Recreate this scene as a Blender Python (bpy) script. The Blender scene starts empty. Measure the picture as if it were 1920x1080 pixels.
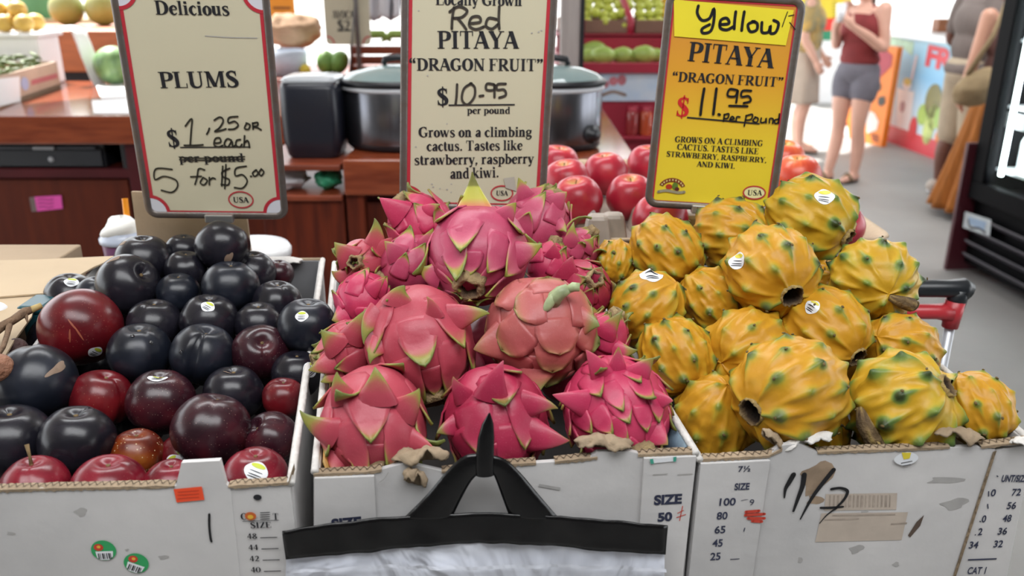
import bpy, bmesh, math, random
from mathutils import Vector, Matrix, noise as mnoise, Quaternion
PI = math.pi
C = bpy.context.scene.collection
scene = bpy.context.scene
# ------------------------------------------------------------------ camera
EYE = Vector((0, 0, 1.6)); PITCH = math.radians(20); FPX = 1600.0
FW = Vector((0, math.cos(PITCH), -math.sin(PITCH)))
UP = Vector((0, math.sin(PITCH), math.cos(PITCH)))
RT = Vector((1, 0, 0))
cd = bpy.data.cameras.new('camera'); cam = bpy.data.objects.new('camera', cd); C.objects.link(cam)
cam.location = EYE; cam.rotation_euler = (PI/2 - PITCH, 0, 0)
cd.sensor_width = 36; cd.lens = 36*FPX/1920; cd.clip_start = 0.02; cd.clip_end = 200
cd.dof.use_dof = True; cd.dof.focus_distance = 1.08; cd.dof.aperture_fstop = 4.5
scene.camera = cam
# ------------------------------------------------------------------ light
w = bpy.data.worlds.new('daylight'); scene.world = w; w.use_nodes = True
bg = w.node_tree.nodes['Background']; bg.inputs[0].default_value = (0.93, 0.97, 1.0, 1); bg.inputs[1].default_value = 2.3
def lamp(name, kind, loc, energy, color=(1, 1, 1), aim=None, **kw):
    l = bpy.data.lights.new(name, kind); o = bpy.data.objects.new(name, l); C.objects.link(o)
    o.location = loc; l.energy = energy; l.color = color
    for k, v in kw.items(): setattr(l, k, v)
    if aim is not None: o.rotation_euler = (Vector(aim) - Vector(loc)).to_track_quat('-Z', 'Y').to_euler()
    return o
SUN = Vector((-0.35, 0.45, 0.82)).normalized()
lamp('sun', 'SUN', (0, 0, 8), 11.0, (1, 0.97, 0.92), aim=Vector((0, 0, 8)) - SUN, angle=0.02)
lamp('fill_light', 'AREA', (-0.5, 2.3, 3.2), 30, (0.97, 0.985, 1.0), aim=(0, 1.3, 1), shape='RECTANGLE', size=2.4, size_y=0.5)  # added fill light, unseen; brightens the fruit from above and behind
lamp('fill_light_front', 'AREA', (0.1, -0.15, 3.15), 45, (0.97, 0.985, 1.0), aim=(0, 1.1, 1), shape='RECTANGLE', size=2.6, size_y=1.0)  # added fill light, unseen; brightens the fronts of cartons and signs
lamp('fill_light_side', 'AREA', (3.0, 5.2, 3.2), 60, (0.97, 0.985, 1.0), aim=(3.0, 5.2, 0), shape='RECTANGLE', size=1.6, size_y=2.6)  # added fill light, unseen; brightens the right side of the hall
scene.view_settings.view_transform = 'Standard'; scene.view_settings.look = 'None'
scene.view_settings.exposure = 0.58; scene.view_settings.gamma = 1
scene.view_settings.use_curve_mapping = False
# ------------------------------------------------------------------ picture rays, for placing things measured in the photograph
def ray(u, v): return FW + RT*((u-960)/FPX) + UP*((540-v)/FPX)
def F(u, v, t): return EYE + ray(u, v)*t
def G(u, v, z):
    r = ray(u, v); return EYE + r*((z-EYE.z)/r.z)
def camdir(x, y, z): return (RT*x + UP*y - FW*z).normalized()   # right, up, towards the viewer
def lin(h):
    h = h.lstrip('#'); o = []
    for i in (0, 2, 4):
        c = int(h[i:i+2], 16)/255; o.append(c/12.92 if c <= 0.04045 else ((c+0.055)/1.055)**2.4)
    return (*o, 1)
# ------------------------------------------------------------------ materials
MATS = {}
def base_mat(name):
    m = bpy.data.materials.new(name); m.use_nodes = True; MATS[name] = m
    nt = m.node_tree; return m, nt, nt.nodes['Principled BSDF']
def mat(name, col, rough=0.5, var=0.12, scale=8.0, bump=0.0, bscale=40.0, metallic=0.0, spec=0.5, stretch=(1, 1, 1), col2=None, trans=0.0, coat=0.0, emit=0.0):
    if name in MATS: return MATS[name]
    m, nt, b = base_mat(name)
    b.inputs['Roughness'].default_value = rough; b.inputs['Metallic'].default_value = metallic
    b.inputs['Specular IOR Level'].default_value = spec
    b.inputs['Transmission Weight'].default_value = trans; b.inputs['Coat Weight'].default_value = coat
    c = lin(col) if isinstance(col, str) else col
    tc = nt.nodes.new('ShaderNodeTexCoord'); mp = nt.nodes.new('ShaderNodeMapping'); mp.inputs['Scale'].default_value = stretch
    nt.links.new(tc.outputs['Object'], mp.inputs[0])
    n = nt.nodes.new('ShaderNodeTexNoise'); n.inputs['Scale'].default_value = scale; n.inputs['Detail'].default_value = 5
    nt.links.new(mp.outputs[0], n.inputs['Vector'])
    r = nt.nodes.new('ShaderNodeValToRGB'); r.color_ramp.elements[0].position = 0.3; r.color_ramp.elements[1].position = 0.7
    ca = tuple(x*(1-var) for x in c[:3]); cb = lin(col2)[:3] if col2 else tuple(min(1, x*(1+var)) for x in c[:3])
    r.color_ramp.elements[0].color = (*ca, 1); r.color_ramp.elements[1].color = (*cb, 1)
    nt.links.new(n.outputs[0], r.inputs[0]); nt.links.new(r.outputs[0], b.inputs['Base Color'])
    if emit:
        nt.links.new(r.outputs[0], b.inputs['Emission Color']); b.inputs['Emission Strength'].default_value = emit
    if bump:
        n2 = nt.nodes.new('ShaderNodeTexNoise'); n2.inputs['Scale'].default_value = bscale; n2.inputs['Detail'].default_value = 4
        nt.links.new(mp.outputs[0], n2.inputs['Vector'])
        bp = nt.nodes.new('ShaderNodeBump'); bp.inputs['Strength'].default_value = bump; bp.inputs['Distance'].default_value = 0.01
        nt.links.new(n2.outputs[0], bp.inputs['Height']); nt.links.new(bp.outputs[0], b.inputs['Normal'])
    return m
def attr_mat(name, stops, rough=0.45, nscale=30, namt=0.25, bump=0.15, bscale=60, spec=0.5, speck=None, coat=0.0):
    """colour from the per-vertex attribute 'g' (0..1) that follows the thing's own markings, broken up by noise"""
    m, nt, b = base_mat(name)
    b.inputs['Roughness'].default_value = rough; b.inputs['Specular IOR Level'].default_value = spec; b.inputs['Coat Weight'].default_value = coat
    a = nt.nodes.new('ShaderNodeAttribute'); a.attribute_name = 'g'
    tc = nt.nodes.new('ShaderNodeTexCoord')
    n = nt.nodes.new('ShaderNodeTexNoise'); n.inputs['Scale'].default_value = nscale; n.inputs['Detail'].default_value = 6
    nt.links.new(tc.outputs['Object'], n.inputs['Vector'])
    sub = nt.nodes.new('ShaderNodeMath'); sub.operation = 'MULTIPLY_ADD'; sub.inputs[1].default_value = namt*2; sub.inputs[2].default_value = -namt
    nt.links.new(n.outputs[0], sub.inputs[0])
    ad = nt.nodes.new('ShaderNodeMath'); ad.operation = 'ADD'; ad.use_clamp = True
    nt.links.new(a.outputs['Fac'], ad.inputs[0]); nt.links.new(sub.outputs[0], ad.inputs[1])
    r = nt.nodes.new('ShaderNodeValToRGB'); e = r.color_ramp.elements
    e[0].position = stops[0][0]; e[0].color = lin(stops[0][1]); e[1].position = stops[-1][0]; e[1].color = lin(stops[-1][1])
    for p, c in stops[1:-1]: x = e.new(p); x.color = lin(c)
    nt.links.new(ad.outputs[0], r.inputs[0]); out = r.outputs[0]
    if speck:
        vo = nt.nodes.new('ShaderNodeTexVoronoi'); vo.inputs['Scale'].default_value = speck[0]
        nt.links.new(tc.outputs['Object'], vo.inputs['Vector'])
        lt = nt.nodes.new('ShaderNodeMath'); lt.operation = 'LESS_THAN'; lt.inputs[1].default_value = speck[1]
        nt.links.new(vo.outputs['Distance'], lt.inputs[0])
        ml = nt.nodes.new('ShaderNodeMath'); ml.operation = 'MULTIPLY'; ml.inputs[1].default_value = speck[3]
        nt.links.new(lt.outputs[0], ml.inputs[0])
        mx = nt.nodes.new('ShaderNodeMix'); mx.data_type = 'RGBA'; mx.inputs[7].default_value = lin(speck[2])
        nt.links.new(ml.outputs[0], mx.inputs[0]); nt.links.new(out, mx.inputs[6]); out = mx.outputs[2]
    nt.links.new(out, b.inputs['Base Color'])
    if bump:
        n2 = nt.nodes.new('ShaderNodeTexNoise'); n2.inputs['Scale'].default_value = bscale; n2.inputs['Detail'].default_value = 4
        nt.links.new(tc.outputs['Object'], n2.inputs['Vector'])
        bp = nt.nodes.new('ShaderNodeBump'); bp.inputs['Strength'].default_value = bump; bp.inputs['Distance'].default_value = 0.004
        nt.links.new(n2.outputs[0], bp.inputs['Height']); nt.links.new(bp.outputs[0], b.inputs['Normal'])
    return m
def ramp_mat(name, axis, stops, rough=0.35):
    """a print whose colour runs along one of the object's own axes"""
    m, nt, b = base_mat(name); b.inputs['Roughness'].default_value = rough
    tc = nt.nodes.new('ShaderNodeTexCoord'); sp = nt.nodes.new('ShaderNodeSeparateXYZ'); nt.links.new(tc.outputs['Object'], sp.inputs[0])
    mr = nt.nodes.new('ShaderNodeMapRange'); mr.inputs[1].default_value = stops[0][0]; mr.inputs[2].default_value = stops[-1][0]
    nt.links.new(sp.outputs[axis], mr.inputs[0])
    r = nt.nodes.new('ShaderNodeValToRGB'); e = r.color_ramp.elements
    lo, hi = stops[0][0], stops[-1][0]
    e[0].color = lin(stops[0][1]); e[1].color = lin(stops[-1][1])
    for p, c in stops[1:-1]: x = e.new((p-lo)/(hi-lo)); x.color = lin(c)
    nt.links.new(mr.outputs[0], r.inputs[0]); nt.links.new(r.outputs[0], b.inputs['Base Color'])
    return m
# ------------------------------------------------------------------ objects
INV = {}
def tag(o, label, cat=None, group=None, kind=None):
    if label: o['label'] = label
    if cat: o['category'] = cat
    if group: o['group'] = group
    if kind: o['kind'] = kind
    return o
def thing(name, label, cat, loc, group=None, rot=None):
    o = bpy.data.objects.new(name, None); C.objects.link(o); o.empty_display_size = 0.02
    M = Matrix.Translation(Vector(loc)) @ (rot.to_4x4() if rot is not None else Matrix.Identity(4))
    o.matrix_world = M; o.matrix_basis = M; INV[o.name] = M.inverted()
    return tag(o, label, cat, group)
class MB:
    """collects vertices and faces (in world space), then links them as one mesh object"""
    def __init__(s): s.v = []; s.f = []; s.m = []; s.g = []
    def add(s, vs, fs, mi=0, g=None):
        o = len(s.v); s.v += [Vector(x) for x in vs]; s.f += [tuple(i+o for i in f) for f in fs]; s.m += [mi]*len(fs)
        s.g += (list(g) if g is not None else [0.0]*len(vs)); return s
    def grid(s, rows, mi=0, closed=False, g=None):
        n = len(rows[0]); vs = [p for r in rows for p in r]; fs = []
        for i in range(len(rows)-1):
            for j in range(n if closed else n-1):
                k = (j+1) % n; fs.append((i*n+j, i*n+k, (i+1)*n+k, (i+1)*n+j))
        return s.add(vs, fs, mi, [x for r in g for x in r] if g else None)
    def box(s, c, size, rot=None, mi=0):
        c = Vector(c); R = rot or Matrix.Identity(3); vs = []
        for z in (-1, 1):
            for y in (-1, 1):
                for x in (-1, 1): vs.append(c + R @ Vector((x*size[0]/2, y*size[1]/2, z*size[2]/2)))
        return s.add(vs, [(0, 2, 3, 1), (4, 5, 7, 6), (0, 1, 5, 4), (2, 6, 7, 3), (0, 4, 6, 2), (1, 3, 7, 5)], mi)
    def hexa(s, bot, top, mi=0):
        """a slab from a bottom loop to a top loop of the same length"""
        n = len(bot); fs = [tuple(reversed(range(n))), tuple(range(n, 2*n))] + [(i, (i+1) % n, n+(i+1) % n, n+i) for i in range(n)]
        return s.add(list(bot)+list(top), fs, mi)
    def tube(s, pts, rad, n=10, mi=0, caps=True, flat=1.0, upv=None):
        pts = [Vector(p) for p in pts]; rad = rad if isinstance(rad, (list, tuple)) else [rad]*len(pts)
        rows = []; prev = None
        for i, p in enumerate(pts):
            d = (pts[min(i+1, len(pts)-1)] - pts[max(i-1, 0)]).normalized()
            if prev is None:
                a = Vector(upv) if upv is not None else (Vector((0, 0, 1)) if abs(d.z) < 0.9 else Vector((1, 0, 0)))
            else: a = prev
            x = (a - d*a.dot(d)).normalized(); y = d.cross(x); prev = x
            rows.append([p + (x*math.cos(2*PI*k/n)*flat + y*math.sin(2*PI*k/n))*rad[i] for k in range(n)])
        s.grid(rows, mi, True)
        if caps:
            o = len(s.v); L = len(rows)*n
            s.f += [tuple(reversed(range(o-L, o-L+n))), tuple(range(o-n, o))]; s.m += [mi, mi]
        return s
    def lathe(s, prof, o, rot=None, n=32, mi=0, sx=1.0, sy=1.0, wob=None):
        o = Vector(o); R = rot or Matrix.Identity(3); rows = []
        for i, (r, z) in enumerate(prof):
            rows.append([o + R @ Vector((r*sx*math.cos(2*PI*k/n)*(wob(i, k) if wob else 1), r*sy*math.sin(2*PI*k/n)*(wob(i, k) if wob else 1), z)) for k in range(n)])
        return s.grid(rows, mi, True)
    def ell(s, c, r, rot=None, nu=24, nv=16, mi=0, fn=None):
        c = Vector(c); R = rot or Matrix.Identity(3); rows = []
        for i in range(nv+1):
            th = PI*i/nv
            th = min(max(th, 1e-3), PI-1e-3)
            rows.append([c + R @ Vector((r[0]*math.sin(th)*math.cos(2*PI*k/nu), r[1]*math.sin(th)*math.sin(2*PI*k/nu), r[2]*math.cos(th)))*(fn(th, 2*PI*k/nu) if fn else 1) for k in range(nu)])
        return s.grid(rows, mi, True)
    def build(s, name, mats, parent=None, smooth=True, bevel=0.0, solid=0.0, sub=0, label=None, angle=None):
        mats = mats if isinstance(mats, (list, tuple)) else [mats]
        me = bpy.data.meshes.new(name); o = bpy.data.objects.new(name, me); C.objects.link(o)
        if parent is not None:
            I = INV[parent.name]; vs = [I @ p for p in s.v]; o.parent = parent; INV[o.name] = I
        else:
            lo = Vector([min(p[i] for p in s.v) for i in range(3)]); hi = Vector([max(p[i] for p in s.v) for i in range(3)])
            c = (lo+hi)/2; c.z = lo.z; vs = [p - c for p in s.v]; o.location = c; INV[o.name] = Matrix.Translation(-c)
        me.from_pydata([tuple(p) for p in vs], [], s.f)
        for m in mats: me.materials.append(m)
        me.polygons.foreach_set('material_index', s.m)
        if any(s.g):
            a = me.attributes.new('g', 'FLOAT', 'POINT'); a.data.foreach_set('value', s.g)
        me.validate(); me.update()
        b = bmesh.new(); b.from_mesh(me); bmesh.ops.recalc_face_normals(b, faces=b.faces); b.to_mesh(me); b.free()
        if smooth: me.polygons.foreach_set('use_smooth', [True]*len(me.polygons))
        if solid:
            md = o.modifiers.new('solid', 'SOLIDIFY'); md.thickness = solid; md.offset = 0
        if bevel:
            md = o.modifiers.new('bevel', 'BEVEL'); md.width = bevel; md.segments = 2; md.limit_method = 'ANGLE'; md.angle_limit = 0.6
            md.harden_normals = False
        if sub:
            md = o.modifiers.new('sub', 'SUBSURF'); md.levels = sub; md.render_levels = sub
        if smooth and angle:
            b = bmesh.new(); b.from_mesh(me)
            for e in b.edges:
                if len(e.link_faces) == 2 and e.calc_face_angle(0) > angle: e.smooth = False
            b.to_mesh(me); b.free()
        if label: o['label'] = label
        return o
def copy_tree(o, parent=None):
    c = o.copy(); C.objects.link(c)
    if parent is not None: c.parent = parent
    for ch in list(o.children): copy_tree(ch, c)
    return c
def catmull(pts, n=6, closed=False):
    if len(pts) < 3: return [tuple(p) for p in pts]
    out = []; L = len(pts); d = len(pts[0])
    for i in range(L-1):
        p0 = pts[max(i-1, 0)] if not closed else pts[(i-1) % (L-1)]; p1 = pts[i]; p2 = pts[i+1]
        p3 = pts[min(i+2, L-1)] if not closed else pts[1 if i+2 > L-1 else i+2]
        for k in range(n):
            t = k/n
            out.append(tuple(0.5*((2*p1[a]) + (-p0[a]+p2[a])*t + (2*p0[a]-5*p1[a]+4*p2[a]-p3[a])*t*t + (-p0[a]+3*p1[a]-3*p2[a]+p3[a])*t**3) for a in range(d)))
    out.append(tuple(pts[-1])); return out
def rot_to(z, roll=0.0):
    q = Vector((0, 0, 1)).rotation_difference(Vector(z).normalized())
    return (q @ Quaternion((0, 0, 1), roll)).to_matrix()
# ------------------------------------------------------------------ flat faces that carry print: pixel -> place on the face
class Face:
    def __init__(s, o, ex, ey):
        s.o = Vector(o); s.ex = Vector(ex).normalized(); s.ey = Vector(ey).normalized(); s.n = s.ex.cross(s.ey)
        if s.n.dot(EYE - s.o) < 0: s.n = -s.n
    def px(s, u, v):
        r = ray(u, v); t = (s.o-EYE).dot(s.n)/r.dot(s.n); p = EYE + r*t - s.o
        return (p.dot(s.ex), p.dot(s.ey))
    def at(s, x, y, d=0.0): return s.o + s.ex*x + s.ey*y + s.n*d
    def prism(s, mb, pts, d0, d1, mi=0):
        return mb.hexa([s.at(x, y, d0) for x, y in pts], [s.at(x, y, d1) for x, y in pts], mi)
    def flat(s, mb, pts, d=0.0008, mi=0): return mb.add([s.at(x, y, d) for x, y in pts], [tuple(range(len(pts)))], mi)
    def poly(s, mb, pxs, d=0.0008, mi=0): return s.flat(mb, [s.px(*p) for p in pxs], d, mi)
    def stroke(s, mb, pts, wd, d=0.0012, mi=0, smooth=True):
        """a pen stroke through local points; wd in metres, one value or one per point"""
        q = [(x, y, (wd[i] if isinstance(wd, (list, tuple)) else wd)) for i, (x, y) in enumerate(pts)]
        if smooth: q = catmull(q, 5)
        l = []; r = []
        for i, (x, y, ww) in enumerate(q):
            a = q[max(i-1, 0)]; b = q[min(i+1, len(q)-1)]; dx, dy = b[0]-a[0], b[1]-a[1]; L = math.hypot(dx, dy) or 1
            l.append(s.at(x-dy/L*ww/2, y+dx/L*ww/2, d)); r.append(s.at(x+dy/L*ww/2, y-dx/L*ww/2, d))
        mb.grid([l, r], mi)
        if smooth:
            for x, y, ww in (q[0], q[-1]): mb.add([s.at(x+math.cos(k*PI/4)*ww/2, y+math.sin(k*PI/4)*ww/2, d) for k in range(8)], [tuple(range(8))], mi)
        return mb
    def pen(s, mb, pxs, wpx, d=0.0012, mi=0, smooth=True):
        k = math.dist(s.px(pxs[0][0]-5, pxs[0][1]), s.px(pxs[0][0]+5, pxs[0][1]))/10
        return s.stroke(mb, [s.px(*p) for p in pxs], wpx*k, d, mi, smooth)
    def ring(s, mb, c, rx, ry, wd, d=0.0008, mi=0, a0=0, a1=2*PI, n=40):
        rows = [[s.at(c[0]+(rx+k*wd/2)*math.cos(a0+(a1-a0)*i/n), c[1]+(ry+k*wd/2)*math.sin(a0+(a1-a0)*i/n), d) for i in range(n+1)] for k in (-1, 1)]
        return mb.grid(rows, mi)
    def disc(s, mb, c, rx, ry, d=0.0008, mi=0, a0=0, a1=2*PI, n=32):
        return mb.add([s.at(c[0], c[1], d)] + [s.at(c[0]+rx*math.cos(a0+(a1-a0)*i/n), c[1]+ry*math.sin(a0+(a1-a0)*i/n), d) for i in range(n+1)], [(0, i+1, i+2) for i in range(n)], mi)
    def text(s, mb, txt, p0, p1, vtop, font='serif', d=0.001, mi=0, bold=0.02):
        """a line of text whose baseline runs from pixel p0 to pixel p1, capitals rising to pixel row vtop above p0"""
        a = s.px(*p0); b = s.px(*p1); t = s.px(p0[0], vtop); h = math.dist(a, t)
        W, polys = serif(txt) if font == 'serif' else sans(txt, bold)
        ux, uy = b[0]-a[0], b[1]-a[1]; L = math.hypot(ux, uy); ux, uy = ux/L, uy/L
        for vs, fs in polys:
            mb.add([s.at(a[0]+ux*x*L/W-uy*y*h, a[1]+uy*x*L/W+ux*y*h, d) for x, y in vs], fs, mi)
        return mb
# a bold serif alphabet drawn with thick and thin strokes: l line, c curve, r rectangle
def _s(x, y0=0, y1=1, T=.19, t=1, b=1):
    o = [('r', x-T/2, y0, x+T/2, y1)]
    if t: o.append(('r', x-.18, y1-.05, x+.18, y1))
    if b: o.append(('r', x-.18, y0, x+.18, y0+.05))
    return o
_C = [('c', [(.68, .78, .06), (.58, .93, .1), (.4, .98, .07), (.17, .8, .17), (.11, .5, .21), (.17, .2, .17), (.4, .02, .07), (.6, .08, .07), (.7, .24, .05)]), ('r', .64, .68, .69, 1)]
_P = _s(.17) + [('c', [(.17, .97, .06), (.42, .96, .07), (.56, .86, .16), (.58, .72, .2), (.54, .58, .16), (.4, .48, .07), (.2, .47, .05)])]
_S = [('c', [(.52, .8, .05), (.42, .95, .09), (.28, .98, .08), (.13, .86, .13), (.15, .68, .17), (.35, .5, .21), (.5, .32, .18), (.48, .12, .14), (.3, .02, .08), (.15, .06, .08), (.07, .22, .05)]), ('r', .48, .7, .53, 1), ('r', .05, 0, .1, .3)]
_bowl = [('c', [(.15, .55, .06), (.28, .66, .08), (.44, .5, .15), (.47, .33, .18), (.42, .12, .14), (.28, .02, .06), (.15, .1, .06)])]
_W = [('l', .08, 1, .3, .02, .19), ('l', .3, .02, .48, .9, .07), ('l', .46, 1, .68, .02, .19), ('l', .68, .02, .9, 1, .07), ('r', -.04, .95, .24, 1), ('r', .34, .95, .6, 1), ('r', .76, .95, 1, 1)]
_O = [('c', [(.4, .98, .06), (.17, .8, .16), (.11, .5, .21), (.17, .2, .16), (.4, .02, .06), (.63, .2, .16), (.69, .5, .21), (.63, .8, .16), (.4, .98, .06)])]
def _k(g, sx, sy):
    o = []
    for e in g:
        if e[0] == 'c': o.append(('c', [(x*sx, y*sy, q*sx) for x, y, q in e[1]]))
        elif e[0] == 'l': o.append(('l', e[1]*sx, e[2]*sy, e[3]*sx, e[4]*sy, e[5]*sx))
        else: o.append(('r', e[1]*sx, e[2]*sy, e[3]*sx, e[4]*sy))
    return o
def _arch(x): return [('c', [(x+.03, .5, .06), (x+.16, .66, .08), (x+.28, .55, .16), (x+.29, .3, .17), (x+.29, 0, .17)]), ('r', x+.12, 0, x+.46, .05)]
_x = lambda x: [('r', x-.085, 0, x+.085, .68), ('r', x-.14, .63, x, .68), ('r', x-.15, 0, x+.15, .05)]
_quo = lambda x, f=1: [('c', [(x+.13*f, 1.02, .04), (x+.03*f, .93, .08), (x+.01*f, .82, .13), (x+.04*f, .70, .17)]), ('r', x+.04*f-.09, .62, x+.04*f+.09, .78)]
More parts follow.
